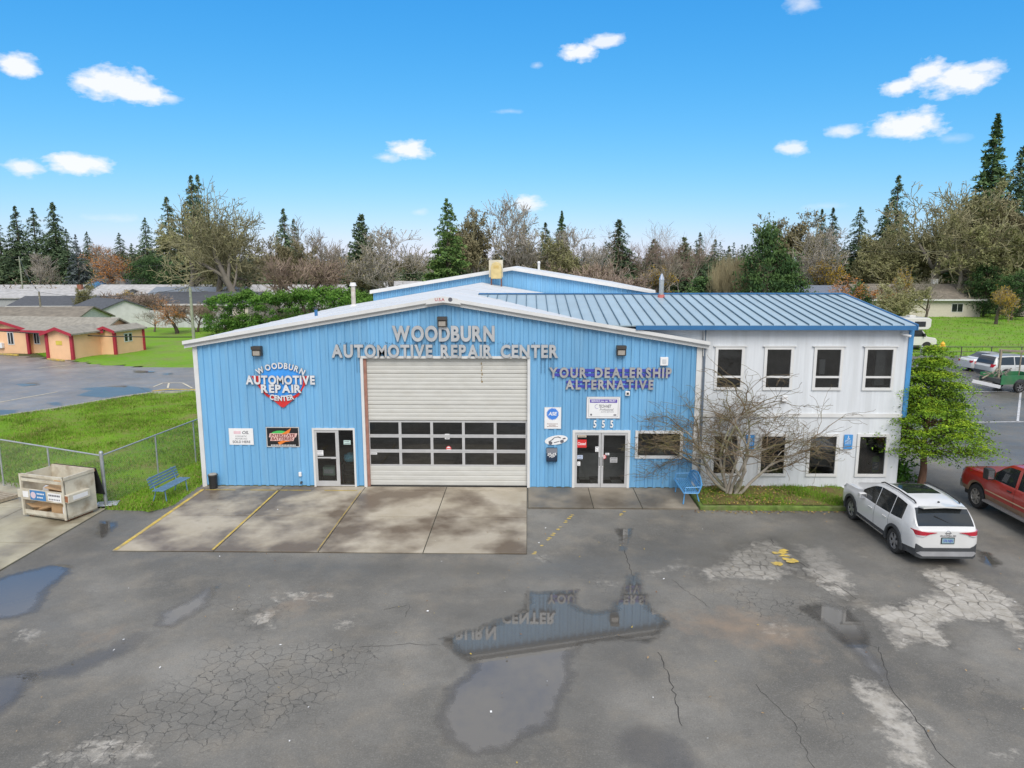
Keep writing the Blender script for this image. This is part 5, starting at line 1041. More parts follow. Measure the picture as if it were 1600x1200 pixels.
# ------------------------------------------------------------------ vehicles
def paint(name, col, rough=.35, dirt=None, amt=.5): return mat(name, col, rough, 0, .03, 1.5, coat=.6, spec=.5, dirt=dirt, dirt_amt=amt if dirt else 0, dirt_scale=1.2)
M_carglass = mat('tinted_car_glass', (.018, .022, .024), .06, 0, .1, spec=.8); M_clad = mat('dark_cladding', (.045, .048, .052), .6, 0, .1); M_tail = mat('tail_lamp_red', (.42, .012, .03), .12, 0, .1, coat=1); M_lampclear = mat('clear_lamp', (.55, .56, .58), .1, 0, .05, coat=1); M_amber = mat('amber_lamp', (.6, .2, .03), .2)
def wheel(parent, x, y, r, w, side, spokes=5, rim=M_silver, dark=True):
    wr = empty('wheel', (x, y, r)); wr.parent = parent; k = .66 * r
    b = MB(); b.lathe([(k, -w / 2), (r * .93, -w / 2), (r, -w * .36), (r, w * .36), (r * .93, w / 2), (k, w / 2), (k * .97, 0), (k, -w / 2)], axis='Y', n=28); b.build('tyre', M_rubber, wr, smooth=False)
    yo = side * (w / 2 - .03); b = MB(); b.lathe([(.005, yo - side * .05), (k * .9, yo - side * .05), (k * .92, yo), (k * 1.0, yo + side * .012), (k * 1.02, yo - side * .05)], axis='Y', n=24); rimo = b.build('rim', [M_black if dark else rim], wr)
    b = MB()
    for i in range(spokes):
        a = 2 * math.pi * i / spokes
        for da in ((-.2, .2) if spokes == 5 else (0,)):
            b.bar((.06 * math.cos(a), yo - side * .01, .06 * math.sin(a)), (k * .98 * math.cos(a + da), yo - side * .004, k * .98 * math.sin(a + da)), .055 if spokes == 5 else .05, .03, 0, up=(0, 1, 0))
    b.lathe([(.0, yo + side * .012), (.07, yo + side * .01), (.075, yo - side * .03)], axis='Y', n=14); b.lathe([(k * .9, yo - side * .01), (k * .93, yo + side * .008), (k * 1.0, yo + side * .012), (k * 1.01, yo - side * .02)], axis='Y', n=24); o = b.build('spokes', rim, wr)
    return wr
def smoothpts(pts, xs_):
    """monotone-ish smooth interpolation of control points"""
    px = np.array([p[0] for p in pts], float); py = np.array([p[1] for p in pts], float); m = np.gradient(py, px); d = np.diff(py) / np.diff(px)
    for i in range(len(px)):
        if 0 < i < len(px) - 1: m[i] = 0 if d[i - 1] * d[i] <= 0 else 2 * d[i - 1] * d[i] / (d[i - 1] + d[i])
        else: m[i] = d[0] if i == 0 else d[-1]
    i = np.clip(np.searchsorted(px, xs_) - 1, 0, len(px) - 2); h = px[i + 1] - px[i]; t = np.clip((xs_ - px[i]) / h, 0, 1)
    return (2 * t**3 - 3 * t**2 + 1) * py[i] + (t**3 - 2 * t**2 + t) * h * m[i] + (-2 * t**3 + 3 * t**2) * py[i + 1] + (t**3 - t**2) * h * m[i + 1]
def vehicle(name, label, loc, rz, s, group=None):
    """s: dict with top/belt/half-width control points along x (front = 0 ... rear = L); the car drives towards -x in its own frame"""
    t = empty(name, loc, rz, label, s.get('cat', 'car'), group); L_ = s['L']; R_ = s['wr'] * 1.16
    xs_ = np.unique(np.round(np.concatenate([np.linspace(0, L_, 70), *[np.linspace(c - R_, c + R_, 19) for c in s['axles']], np.array([q for k in ('sides', 'shield', 'rearglass', 'doors') for r_ in s.get(k, []) for q in r_]), [0, .03, .08, .15, L_ - .15, L_ - .08, L_ - .03]]), 4)); xs_ = xs_[(xs_ >= 0) & (xs_ <= L_)]
    zt, zb, wb = smoothpts(s['top'], xs_), smoothpts(s['belt'], xs_), smoothpts(s['half'], xs_); zb = np.minimum(zb, zt - .03); g = zt - zb
    zl = np.interp(xs_, [p[0] for p in s['low']], [p[1] for p in s['low']])
    for c in s['axles']: q = np.clip(R_**2 - (xs_ - c) ** 2, 0, None); zl = np.maximum(zl, np.where(q > 0, s['wr'] + np.sqrt(q), 0))
    zl = np.minimum(zl, zb - .1); tm = s.get('tumble', .28); cr = np.minimum(g, .06)
    sec = [(wb - .03, zl), (wb + .015, zl + .25 * (zb - zl)), (wb + .03, zl + .62 * (zb - zl)), (wb, zb - .02), (wb - .025, zb + .02 * np.minimum(1, g / .2)), (wb - .03 - tm * g * .82, zb + .84 * g), (wb - .06 - tm * g, zb + .95 * g), (.72 * (wb - .06 - tm * g), zb + .985 * g), (0 * wb, zt)]
    sec = [(np.maximum(a, 0), b_) for a, b_ in sec]; ns = len(sec); nx = len(xs_)
    V = np.zeros((nx, 2 * ns - 1, 3))
    for j, (a, b_) in enumerate(sec): V[:, j] = np.c_[xs_, a, b_]; V[:, 2 * ns - 2 - j] = np.c_[xs_, -a, b_]
    nj = 2 * ns - 1; idx = lambda i, j: i * nj + j; groups = {}
    def put(k, f): groups.setdefault(k, []).append(f)
    def inr(x, lst): 
        for n_, (a, b_) in enumerate(lst):
            if a <= x <= b_: return n_
        return None
    for i in range(nx - 1):
        xm = (xs_[i] + xs_[i + 1]) / 2
        for j in range(nj - 1):
            jj = j if j < ns - 1 else nj - 2 - j; side = 0 if j < ns - 1 else 1; f = (idx(i, j), idx(i + 1, j), idx(i + 1, j + 1), idx(i, j + 1)); k = 'body'
            if jj == 4 and inr(xm, s['sides']) is not None: k = ('side_window', inr(xm, s['sides']), side)
            elif jj >= 6 and inr(xm, s['shield']) is not None: k = 'windshield'
            elif jj >= 6 and inr(xm, s.get('rearglass', [])) is not None: k = 'rear_window'
            elif jj <= 3 and inr(xm, s.get('doors', [])) is not None: k = ('door', inr(xm, s['doors']), side)
            elif jj == 0 and s.get('clad'): k = ('lower_cladding', 0, side)
            elif jj >= 6 and s.get('sunroof') and s['sunroof'][0] <= xm <= s['sunroof'][1] and (jj == 7): k = 'sunroof'
            if k != 'body' and isinstance(k, tuple) and k[0] == 'door' and jj == 0 and s.get('clad'): k = ('lower_cladding', 0, side)
            put(k, f)
    put('body', tuple(idx(0, j) for j in range(nj))); put('body', tuple(idx(nx - 1, j) for j in range(nj))[::-1])
    VV = V.reshape(-1, 3)
    for k, fs in groups.items():
        nm = k if isinstance(k, str) else k[0]; m = s['paint']
        if nm in ('side_window', 'windshield', 'rear_window', 'sunroof'): m = M_carglass
        if nm == 'lower_cladding': m = s.get('clad')
        if nm == 'body' and s.get('two_tone'): pass
        b = MB(); used = sorted({q for f in fs for q in f}); mp = {q: n_ for n_, q in enumerate(used)}; vv = VV[used].copy()
        if nm == 'door':
            c = vv.mean(0); xa, xb = vv[:, 0].min(), vv[:, 0].max(); vv[:, 0] = np.where(vv[:, 0] < xa + 1e-4, xa + .008, np.where(vv[:, 0] > xb - 1e-4, xb - .008, vv[:, 0])); vv[:, 1] += np.sign(c[1]) * .002
        b.v = [tuple(v) for v in vv]; b.f = [tuple(mp[q] for q in f) for f in fs]; b.m = [0] * len(fs); o = b.build(nm, m, t, smooth=True)
        e = o.modifiers.new('edges', 'EDGE_SPLIT'); e.split_angle = math.radians(42)
        if nm == 'door':
            sg = 1 if k[2] == 0 else -1; xh = vv[:, 0].max() - .2; zh = float(np.interp(xh, xs_, zb)) - .13; yh = float(np.interp(xh, xs_, wb)) + .02
            MB().box(xh - .1, xh + .1, min(sg * yh, sg * (yh + .035)), max(sg * yh, sg * (yh + .035)), zh - .018, zh + .018).build('handle', s.get('handle', s['paint']), o, bevel=.008)
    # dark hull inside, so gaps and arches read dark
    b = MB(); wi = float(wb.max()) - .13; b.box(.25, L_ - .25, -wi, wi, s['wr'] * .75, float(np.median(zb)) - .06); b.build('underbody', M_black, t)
    for c in s['axles']:
        for sg in (1, -1): wheel(t, c, sg * (s['track'] / 2), s['wr'], s.get('tw', .22), sg, s.get('spokes', 5), s.get('rim', M_silver), s.get('rimdark', True))
    if s.get('archclad'):
        for c in s['axles']:
            for sg in (1, -1):
                b = MB(); pts = []; n = 18
                for i in range(n + 1):
                    a = math.pi * (-.06 + 1.12 * i / n); pts.append((a,))
                vs = []
                for (a,) in pts:
                    for rr, dy in ((R_ - .012, -.03), (R_ - .012, .03), (R_ + .065, .026), (R_ + .07, -.02)):
                        xx = c + rr * math.cos(a); yy = float(np.interp(xx, xs_, wb)) + .012 + dy; vs.append((xx, sg * yy, max(s['wr'] + rr * math.sin(a), .2)))
                b.add(vs, [(4 * i + q, 4 * i + 4 + q, 4 * i + 4 + (q + 1) % 4, 4 * i + (q + 1) % 4) for i in range(n) for q in range(4)]); b.build('arch_trim', s['archclad'], t)
    t['_L'] = L_; del t['_L']
    S = dict(xs=xs_, wb=wb, zb=zb, zt=zt); return t, S
def patch(b, S, pts, end, off=.012, thick=.03, mi=0, nsub=6):
    """decal / lamp following the rounded end of a car: pts are (y, z)"""
    xs_, wb = S['xs'], S['wb']; h = len(xs_) // 2
    def xe(y):
        y = abs(y)
        if end == 'rear': xr, wr_ = xs_[h:], wb[h:]; return float(np.interp(-y, -wr_[::-1][::-1], xr)) if y > wr_[-1] else float(xr[-1])
        xr, wr_ = xs_[:h], wb[:h]; return float(np.interp(y, wr_, xr)) if y > wr_[0] else 0.0
    sg = 1 if end == 'rear' else -1; ys_ = sorted({p[0] for p in pts}); Yc = sorted({*ys_, *[ys_[0] + (ys_[-1] - ys_[0]) * i / 20 for i in range(21)]}); n = len(pts); cols = []
    for y in Yc:
        zs = []
        for (a, b_) in zip(pts, pts[1:] + pts[:1]):
            if min(a[0], b_[0]) - 1e-9 <= y <= max(a[0], b_[0]) + 1e-9: zs += [a[1], b_[1]] if abs(a[0] - b_[0]) < 1e-9 else [a[1] + (b_[1] - a[1]) * (y - a[0]) / (b_[0] - a[0])]
        x = xe(y); cols.append([(x + sg * off, y, min(zs)), (x + sg * off, y, max(zs)), (x + sg * (off - thick), y, max(zs)), (x + sg * (off - thick), y, min(zs))])
    k = len(cols); vs = [q for c in cols for q in c]; b.add(vs, [(4 * i + j, 4 * i + 4 + j, 4 * i + 4 + (j + 1) % 4, 4 * i + (j + 1) % 4) for i in range(k - 1) for j in range(4)] + [(0, 1, 2, 3), (4 * k - 4, 4 * k - 1, 4 * k - 2, 4 * k - 3)], mi)
def mirror_part(t, x, y, z, m, sg):
    b = MB(); b.box(x - .08, x + .1, min(sg * y, sg * (y + .22)), max(sg * y, sg * (y + .22)), z - .02, z + .16); o = b.build('wing_mirror', m, t, bevel=.03); MB().box(x + .1, x + .105, min(sg * (y + .03), sg * (y + .2)), max(sg * (y + .03), sg * (y + .2)), z, z + .14).build('mirror_glass', M_chrome, o)

# white SUV (nose towards the office): local -x = forward -> rotate so that -x points to +Y
SUVW = paint('pearl_white_paint', (.60, .60, .59), .3)
suv, S = vehicle('white_suv', 'white SUV parked nose-in beside the planting bed', (23.50, -2.10, 0), math.radians(-90), dict(L=4.65, wr=.36, tw=.235, track=1.60, axles=(.93, 3.635), paint=SUVW, clad=M_clad, archclad=M_clad, tumble=.30, rim=M_silver, handle=SUVW,
    top=[(0, .80), (.06, .92), (.25, 1.02), (.7, 1.08), (1.2, 1.13), (1.45, 1.20), (1.8, 1.42), (2.15, 1.60), (2.5, 1.675), (3.1, 1.69), (3.7, 1.655), (4.12, 1.58), (4.20, 1.53), (4.40, 1.29), (4.54, 1.12), (4.60, 1.08), (4.65, 1.03)],
    belt=[(0, .74), (.3, .92), (.9, .98), (1.4, 1.0), (2.5, 1.01), (3.5, 1.05), (4.1, 1.10), (4.4, 1.08), (4.65, 1.0)], half=[(0, .62), (.06, .74), (.2, .84), (.5, .90), (1.2, .915), (2.5, .92), (3.8, .915), (4.3, .885), (4.5, .845), (4.6, .79), (4.65, .70)],
    low=[(0, .26), (.5, .24), (2.2, .25), (4.1, .27), (4.65, .36)], sides=[(1.55, 2.44), (2.47, 3.30), (3.33, 3.92)], shield=[(1.42, 2.14)], rearglass=[(4.17, 4.53)], doors=[(1.40, 2.46), (2.47, 3.30)], sunroof=(2.2, 3.35)))
b = MB()
for sg in (1, -1): b.prism([(4.17, sg * .60, 1.545), (4.40, sg * .58, 1.575), (4.40, 0, 1.605), (4.13, 0, 1.625)], (0, 0, .035))
b.build('spoiler', SUVW, suv)
for sg in (1, -1):
    b = MB(); b.tube([(2.2, sg * .64, 1.63), (2.36, sg * .635, 1.69), (3.2, sg * .63, 1.715), (3.95, sg * .60, 1.665), (4.05, sg * .6, 1.62)], .02, 6); b.build('roof_rail', M_black, suv); mirror_part(suv, 1.72, .86, 1.0, SUVW, sg)
    b = MB(); patch(b, S, [(sg * .30, .995), (sg * .50, .95), (sg * .66, .885), (sg * .80, .87), (sg * .895, .93), (sg * .905, 1.03), (sg * .80, 1.04), (sg * .55, 1.01)], 'rear', .03, .10); b.build('tail_light', M_tail, suv)
    b = MB(); patch(b, S, [(sg * .56, .915), (sg * .66, .89), (sg * .80, .875), (sg * .85, .905), (sg * .70, .915)], 'rear', .036, .06); b.build('reverse_lamp', M_lampclear, suv)
    b = MB(); patch(b, S, [(sg * .5, .80), (sg * .84, .86), (sg * .85, .93), (sg * .55, .88)], 'front', .012, .05); b.build('headlight', M_lampclear, suv)
    b = MB(); b.bar((1.35, sg * .935, .33), (3.1, sg * .935, .33), .03, .035); b.build('sill_strip', M_chrome, suv)
b = MB(); patch(b, S, [(-.905, .62), (-.80, .66), (-.62, .56), (.62, .56), (.80, .66), (.905, .62), (.89, .33), (.7, .27), (-.7, .27), (-.89, .33)], 'rear', .04, .2); b.build('rear_bumper', M_clad, suv)
b = MB(); patch(b, S, [(-.72, .47), (.72, .47), (.80, .41), (.66, .34), (-.66, .34), (-.80, .41)], 'rear', .06, .05); b.build('skid_plate', mat('dull_silver', (.30, .30, .31), .5, .1), suv)
pl = MB().box(4.665, 4.675, -.16, .16, .70, .84).build('licence_plate', mat('plate_teal', (.22, .34, .38), .4), suv); b = MB(); b.v = []; 
V_, F_, mi_ = glyph('576 NJN', .07, .002, .02); V_[:, 0] -= V_[:, 0].max() / 2; V_[:, 0] *= .25 / (2 * V_[:, 0].max()); b.v = [(4.6765 + a[2], a[0], .735 + a[1]) for a in V_]; b.f = F_; b.m = [0] * len(F_); o = b.build('plate_number', M_navy, pl, fix=False)
b = MB(); b.box(4.66, 4.67, -.18, .18, .68, .70); b.box(4.66, 4.67, -.18, .18, .84, .86); b.box(4.66, 4.67, -.18, -.16, .70, .84); b.box(4.66, 4.67, .16, .18, .70, .84); b.build('plate_frame', M_black, suv)
b = MB(); b.lathe([(.052, .0), (.066, .008), (.066, .02), (.052, .024)], c=(4.635, 0, .985), axis='X', n=20); b.box(4.645, 4.668, -.085, .085, .972, .998); b.build('badge', M_chrome, suv)
V_, F_, mi_ = glyph('ROGUE', .045, .004, .02); V_[:, 0] -= V_[:, 0].max() / 2; V_[:, 0] *= .42 / (2 * V_[:, 0].max()); b = MB(); b.v = [(4.668 + a[2], a[0], .885 + a[1]) for a in V_]; b.f = F_; b.m = [0] * len(F_); b.build('badge_lettering', M_chrome, suv, fix=False)
b = MB(); b.bar((4.36, -.25, 1.36), (4.50, .22, 1.14), .02, .02); b.build('rear_wiper', M_black, suv)
b = MB(); b.box(4.05, 4.1, -.02, .02, 1.6, 1.68); b.build('antenna_fin', M_black, suv)

# red pickup, only its front half reaches into the photograph
REDP = paint('red_truck_paint', (.36, .022, .015), .3)
pick, S = vehicle('red_pickup', 'red pickup truck with tan lower panels cut by the right photo border', (28.27, -.80, 0), math.radians(-90), dict(cat='truck', L=5.9, wr=.41, tw=.27, track=1.72, axles=(1.05, 4.75), paint=REDP, clad=mat('dusty_tan_paint', (.25, .16, .10), .5), tumble=.2, spokes=8, rimdark=False, rim=mat('steel_rim', (.40, .38, .35), .4, .6), handle=M_black,
    top=[(0, .95), (.05, 1.12), (.2, 1.22), (.9, 1.27), (1.45, 1.31), (1.6, 1.36), (2.2, 1.80), (2.45, 1.92), (3.2, 1.95), (3.9, 1.92), (4.0, 1.85), (4.08, 1.36), (4.3, 1.34), (5.9, 1.34)],
    belt=[(0, .9), (.2, 1.1), (1.4, 1.2), (2.4, 1.23), (4.0, 1.25), (4.3, 1.26), (5.9, 1.26)], half=[(0, .80), (.1, .90), (.4, .96), (1.2, .98), (4, .98), (5.8, .98), (5.9, .93)], low=[(0, .5), (.6, .48), (3, .46), (5.9, .52)], sides=[(1.85, 2.85), (2.98, 3.75)], shield=[(1.55, 2.4)], rearglass=[(3.98, 4.06)], doors=[(1.62, 2.9), (2.91, 3.9)]))
b = MB(); patch(b, S, [(-.92, .48), (.92, .48), (.95, .75), (-.95, .75)], 'front', .1, .14); b.build('front_bumper', M_chrome, pick, bevel=.02)
b = MB(); patch(b, S, [(-.5, .82), (.5, .82), (.5, 1.1), (-.5, 1.1)], 'front', .02, .06); b.build('grille', M_black, pick)
for sg in (1, -1):
    b = MB(); patch(b, S, [(sg * .56, .84), (sg * .86, .84), (sg * .86, 1.08), (sg * .56, 1.08)], 'front', .02, .05); b.build('headlight', M_lampclear, pick); b = MB(); b.box(1.75, 2.0, min(sg * 1.04, sg * 1.28), max(sg * 1.04, sg * 1.28), 1.26, 1.62); b.bar((1.88, sg * .95, 1.3), (1.88, sg * 1.08, 1.33), .05, .05); b.bar((1.88, sg * .95, 1.5), (1.88, sg * 1.08, 1.52), .05, .05); o = b.build('tow_mirror', M_black, pick, bevel=.03); MB().box(2.0, 2.006, min(sg * 1.07, sg * 1.25), max(sg * 1.07, sg * 1.25), 1.3, 1.58).build('mirror_glass', M_chrome, o)
    b = MB(); b.bar((1.55, sg * 1.012, .80), (3.95, sg * 1.012, .80), .014, .03); b.build('pinstripe', mat('tan_stripe', (.5, .40, .25), .5), pick); b = MB(); b.bar((1.6, sg * 1.03, .46), (4.1, sg * 1.03, .46), .16, .06); b.build('running_board', M_silver, pick)
b = MB(); b.tube([(.6, .8, 1.25), (.62, .8, 1.42)], .012, 5); b.build('antenna', M_black, pick)

# cars in the right-hand lot
SILV = paint('silver_van_paint', (.46, .47, .46), .35)
van, S = vehicle('silver_minivan', 'silver minivan parked behind the green utility trailer', (50.0, 26.8, 0), math.radians(187), dict(cat='minivan', L=5.1, wr=.34, track=1.6, axles=(.95, 4.0), paint=SILV, clad=mat('grey_lower_body', (.17, .18, .19), .5), tumble=.24,
    top=[(0, .75), (.1, .9), (.9, 1.05), (1.1, 1.1), (1.9, 1.58), (2.3, 1.7), (3.5, 1.74), (4.6, 1.68), (4.75, 1.6), (5.0, 1.05), (5.1, .95)], belt=[(0, .7), (.9, .98), (2, 1.03), (4.9, 1.05), (5.1, .9)], half=[(0, .65), (.15, .82), (.6, .92), (2, .95), (4.7, .94), (5.0, .88), (5.1, .76)], low=[(0, .3), (2, .28), (5.1, .36)],
    sides=[(1.55, 2.35), (2.45, 3.35), (3.42, 4.62)], shield=[(1.05, 2.1)], rearglass=[(4.7, 4.98)], doors=[(1.3, 2.4), (2.41, 3.38)]))
for sg in (1, -1):
    b = MB(); patch(b, S, [(sg * .72, .92), (sg * .9, .9), (sg * .92, 1.12), (sg * .78, 1.14)], 'rear', .02, .06); b.build('tail_light', M_tail, van); b = MB(); b.tube([(2.4, sg * .66, 1.74), (4.4, sg * .62, 1.75)], .02, 5); b.build('roof_rail', M_black, van)
b = MB(); patch(b, S, [(-.85, .4), (.85, .4), (.85, .62), (-.85, .62)], 'rear', .05, .1); b.build('rear_bumper', M_clad, van)
WHC = paint('white_sedan_paint', (.58, .59, .60), .3)
def sedan(label, loc, rz, pm, grp):
    t, S = vehicle('sedan', label, loc, rz, dict(L=4.7, wr=.32, track=1.52, axles=(.9, 3.6), paint=pm, tumble=.36, top=[(0, .6), (.15, .74), (1.0, .90), (1.25, .95), (2.0, 1.36), (2.4, 1.43), (3.0, 1.42), (3.7, 1.1), (3.95, 1.0), (4.55, .98), (4.7, .85)], belt=[(0, .55), (1, .84), (2, .89), (3.7, .93), (4.6, .92), (4.7, .8)], half=[(0, .6), (.2, .78), (.8, .87), (2.3, .89), (4.2, .87), (4.55, .78), (4.7, .66)], low=[(0, .25), (2, .22), (4.7, .3)],
        sides=[(1.6, 2.4), (2.5, 3.2)], shield=[(1.2, 2.05)], rearglass=[(3.1, 3.8)], doors=[(1.35, 2.44), (2.45, 3.4)]), grp)
    for sg in (1, -1): b = MB(); patch(b, S, [(sg * .5, .72), (sg * .74, .7), (sg * .76, .88), (sg * .5, .88)], 'rear', .02, .05); b.build('tail_light', M_tail, t); b = MB(); patch(b, S, [(sg * .4, .55), (sg * .7, .6), (sg * .72, .7), (sg * .42, .66)], 'front', .02, .05); b.build('headlight', M_lampclear, t)
    return t
sedan('white sedan parked behind the silver minivan', (50.6, 30.6, 0), math.radians(188), WHC, None)
WPK, S = vehicle('white_truck', 'white pickup with dark grille at the right photo border', (42.3, 16.5, 0), math.radians(4), dict(cat='truck', L=5.6, wr=.38, tw=.25, track=1.66, axles=(.95, 4.5), paint=WHC, tumble=.2, spokes=8, top=[(0, .85), (.06, 1.05), (.2, 1.12), (1.3, 1.2), (1.45, 1.25), (2.1, 1.72), (2.4, 1.82), (3.6, 1.82), (3.8, 1.3), (4, 1.22), (5.6, 1.22)], belt=[(0, .8), (.2, 1.0), (1.4, 1.08), (4, 1.12), (5.6, 1.12)], half=[(0, .76), (.1, .86), (.4, .92), (5.4, .93), (5.6, .88)], low=[(0, .42), (5.6, .45)], sides=[(1.7, 2.6), (2.7, 3.5)], shield=[(1.42, 2.3)], rearglass=[(3.62, 3.8)], doors=[(1.5, 2.65), (2.66, 3.6)]))
b = MB(); patch(b, S, [(-.52, .72), (.52, .72), (.55, 1.0), (-.55, 1.0)], 'front', .02, .05); b.build('grille', M_black, WPK); b = MB(); patch(b, S, [(-.9, .42), (.9, .42), (.92, .62), (-.92, .62)], 'front', .08, .12); b.build('front_bumper', M_chrome, WPK)
for sg in (1, -1): b = MB(); patch(b, S, [(sg * .6, .74), (sg * .82, .74), (sg * .82, .98), (sg * .6, .98)], 'front', .02, .05); b.build('headlight', M_lampclear, WPK)
# green trailer made from a pickup bed, with a timber rack
tr = thing('utility_trailer', 'green pickup-bed trailer with wooden rack and bent white bumper', 'trailer', (43.7, 21.2, 0), None, math.radians(8)); M_grn = mat('faded_green_paint', (.035, .17, .07), .5, 0, .15, 3, dirt=(.12, .12, .08), dirt_amt=.5)
for sy in (-.85, .85):
    b = MB(); n = 12; pts = [(-1.5, sy, .55), (-.62, sy, .55)] + [(-.15 + .47 * math.cos(a), sy, .42 + .47 * math.sin(a)) for a in [math.pi * (1 - i / n) for i in range(n + 1)] if .42 + .47 * math.sin(a) > .5] + [(.32, sy, .55), (1.35, sy, .55), (1.35, sy, 1.12), (-1.5, sy, 1.12)]; b.prism(pts, (0, .06 if sy > 0 else -.06, 0)); b.build('bed_side', M_grn, tr)
    wheel(tr, -.15, sy * 1.0, .36, .22, 1 if sy > 0 else -1, 6, M_silver)
MB().box(-1.5, 1.35, -.85, .85, .6, .66).build('bed_floor', M_dark, tr); MB().box(1.3, 1.35, -.85, .85, .6, 1.12).build('headboard', M_grn, tr); MB().box(-1.5, -1.45, -.8, .8, .6, .9).build('tailgate', mat('grimy_tailgate', (.10, .10, .09), .8), tr)
for (xx, yy) in ((-.2, .85), (1.3, -.8)): MB().box(xx - .06, xx + .06, yy - .06, yy + .06, .7, 2.6).build('rack_post', M_wood, tr)
b = MB(); b.bar((-.28, .95, 2.55), (1.38, -.9, 2.55), .1, .12); b.build('rack_beam', M_wood, tr); b = MB(); b.tube([(1.3, -.8, 2.55), (1.3, .85, 2.5), (1.3, .85, .8)], .045, 6); b.build('rack_post', M_wood, tr)
b = MB(); b.bar((-2.5, .3, .62), (-1.5, -.9, .40), .1, .2); b.build('bent_bumper', M_paper, tr); b = MB(); b.bar((-1.9, .2, .8), (-.2, .85, 1.3), .06, .06); b.build('rack_brace', M_wood, tr); b = MB(); b.bar((1.35, 0, .45), (2.6, 0, .45), .1, .1); b.build('drawbar', M_black, tr)
b = MB(); r = random.Random(3)
for i in range(14): c = Vector((r.uniform(-1.4, -.6), r.uniform(-.6, .6), r.uniform(.7, 1.2))); b.bar(c, c + Vector((r.uniform(-.6, .6), r.uniform(-.4, .4), r.uniform(-.1, .35))), .05, .05)
b.build('scrap_load', mat('scrap_mix', (.20, .18, .15), .7, .2, .4, 8), tr)
# motorhome behind the office corner
rv = thing('motorhome', 'white motorhome parked behind the office corner facing the field', 'motorhome', (48.1, 43.75, 0), None, math.radians(2)); RVW = paint('rv_white', (.62, .61, .57), .4)
b = MB(); b.prism([(-5.2, -1.15, .55), (.4, -1.15, .55), (.4, -1.15, 2.0), (1.9, -1.15, 2.05), (2.15, -1.15, 2.3), (2.15, -1.15, 3.0), (1.9, -1.15, 3.15), (-5.2, -1.15, 3.15)], (0, 2.3, 0)); b.build('coach_body', RVW, rv, bevel=.06)
b = MB(); b.prism([(.3, -.95, .5), (2.75, -.95, .5), (2.95, -.95, .62), (2.95, -.95, 1.0), (2.8, -.95, 1.2), (2.0, -.95, 1.32), (1.45, -.95, 2.05), (.3, -.95, 2.05)], (0, 1.9, 0)); b.build('cab', RVW, rv, bevel=.05)
b = MB(); b.prism([(.65, -.955, 1.35), (1.85, -.955, 1.35), (1.38, -.955, 1.95), (.65, -.955, 1.95)], (0, -.012, 0)); b.build('side_window', M_carglass, rv); b = MB(); b.prism([(2.02, -.8, 1.34), (1.5, -.8, 2.03), (1.5, .8, 2.03), (2.02, .8, 1.34)], (.02, 0, .012)); b.build('windshield', M_carglass, rv)
b = MB(); b.prism([(.55, -1.152, 2.3), (1.6, -1.152, 2.3), (1.6, -1.152, 2.8), (.55, -1.152, 2.8)], (0, -.015, 0)); b.build('bunk_window', M_carglass, rv); b = MB(); b.prism([(-1.2, -1.152, 1.5), (-.1, -1.152, 1.5), (-.1, -1.152, 2.2), (-1.2, -1.152, 2.2)], (0, -.015, 0)); b.build('coach_window', M_carglass, rv)
for xx in (2.0, -3.2):
    for sg in (-1, 1): wheel(rv, xx, sg * .86, .36, .24, sg, 8, M_silver)
b = MB(); n = 14; b.prism([(2.0 + .5 * math.cos(a), -.957, .36 + .5 * math.sin(a)) for a in [math.pi * i / n for i in range(n + 1)]], (0, -.02, 0)); b.build('arch', M_black, rv); b = MB(); b.box(2.6, 3.05, -.95, .95, .42, .62); b.build('bumper', M_black, rv); b = MB(); b.box(1.55, 1.7, -1.2, -.98, 1.35, 1.65); b.build('wing_mirror', M_black, rv)
for xx in (-3.4, -1.2, .8): MB().box(xx - .3, xx + .3, -.3, .3, 3.15, 3.32).build('roof_vent', RVW, rv, bevel=.04)
t = thing('fire_hydrant', 'yellow fire hydrant at the edge of the green field', 'hydrant', (50.9, 41.6, 0)); MH = mat('hydrant_yellow', (.75, .42, .03), .5); MB().lathe([(.0, 0), (.22, 0), (.22, .07), (.15, .09), (.15, .72), (.21, .74), (.21, .8), (.17, .86), (.1, .96), (.04, .99), (.04, 1.05), (0, 1.05)], n=14).build('barrel', MH, t)
for sx in (-1, 1): MB().cyl((sx * .12, 0, .58), (sx * .27, 0, .58), .08, .08, 10).build('hose_nozzle', MH, t)
MB().cyl((0, -.12, .55), (0, -.27, .55), .1, .1, 10).build('pumper_nozzle', MH, t)
# low fence along the field, short post
lf = thing('field_fence', 'low dark pipe fence along the edge of the field behind the parked cars', 'fence', (55, 36.5, 0))
for i in range(12): MB().cyl((-10 + i * 2.6, 1.0, 0), (-10 + i * 2.6, 1.0, 1.0), .04, .04, 6).build('post', M_bronze, lf)
MB().cyl((-10, 1.0, .98), (18.6, 1.0, .98), .04, .04, 6).build('rail', M_bronze, lf); MB().cyl((-10, 1.0, .55), (18.6, 1.0, .55), .03, .03, 6).build('rail', M_bronze, lf)
q = at(1439, 556); t = thing('bollard', 'grey steel bollard at the corner of the right-hand lot', 'bollard', (q.x, q.y, 0)); MB().cyl((0, 0, 0), (0, 0, .85), .1, .1, 10).build('post', M_galv, t); MB().lathe([(.1, .85), (.08, .91), (0, .93)], n=10).build('cap', M_galv, t)
b = MB()
for (a_, c_) in (((1480, 612), (1600, 612)), ((1490, 660), (1600, 659)), ((1595, 612), (1590, 660))):
    p, q = at(*a_), at(*c_); b.bar((p.x, p.y, .006), (q.x, q.y, .006), .11, .006)
tag(b.build('bay_lines', mat('white_line_paint', (.5, .5, .5), .7, 0, .3, 5), lot), kind='stuff')
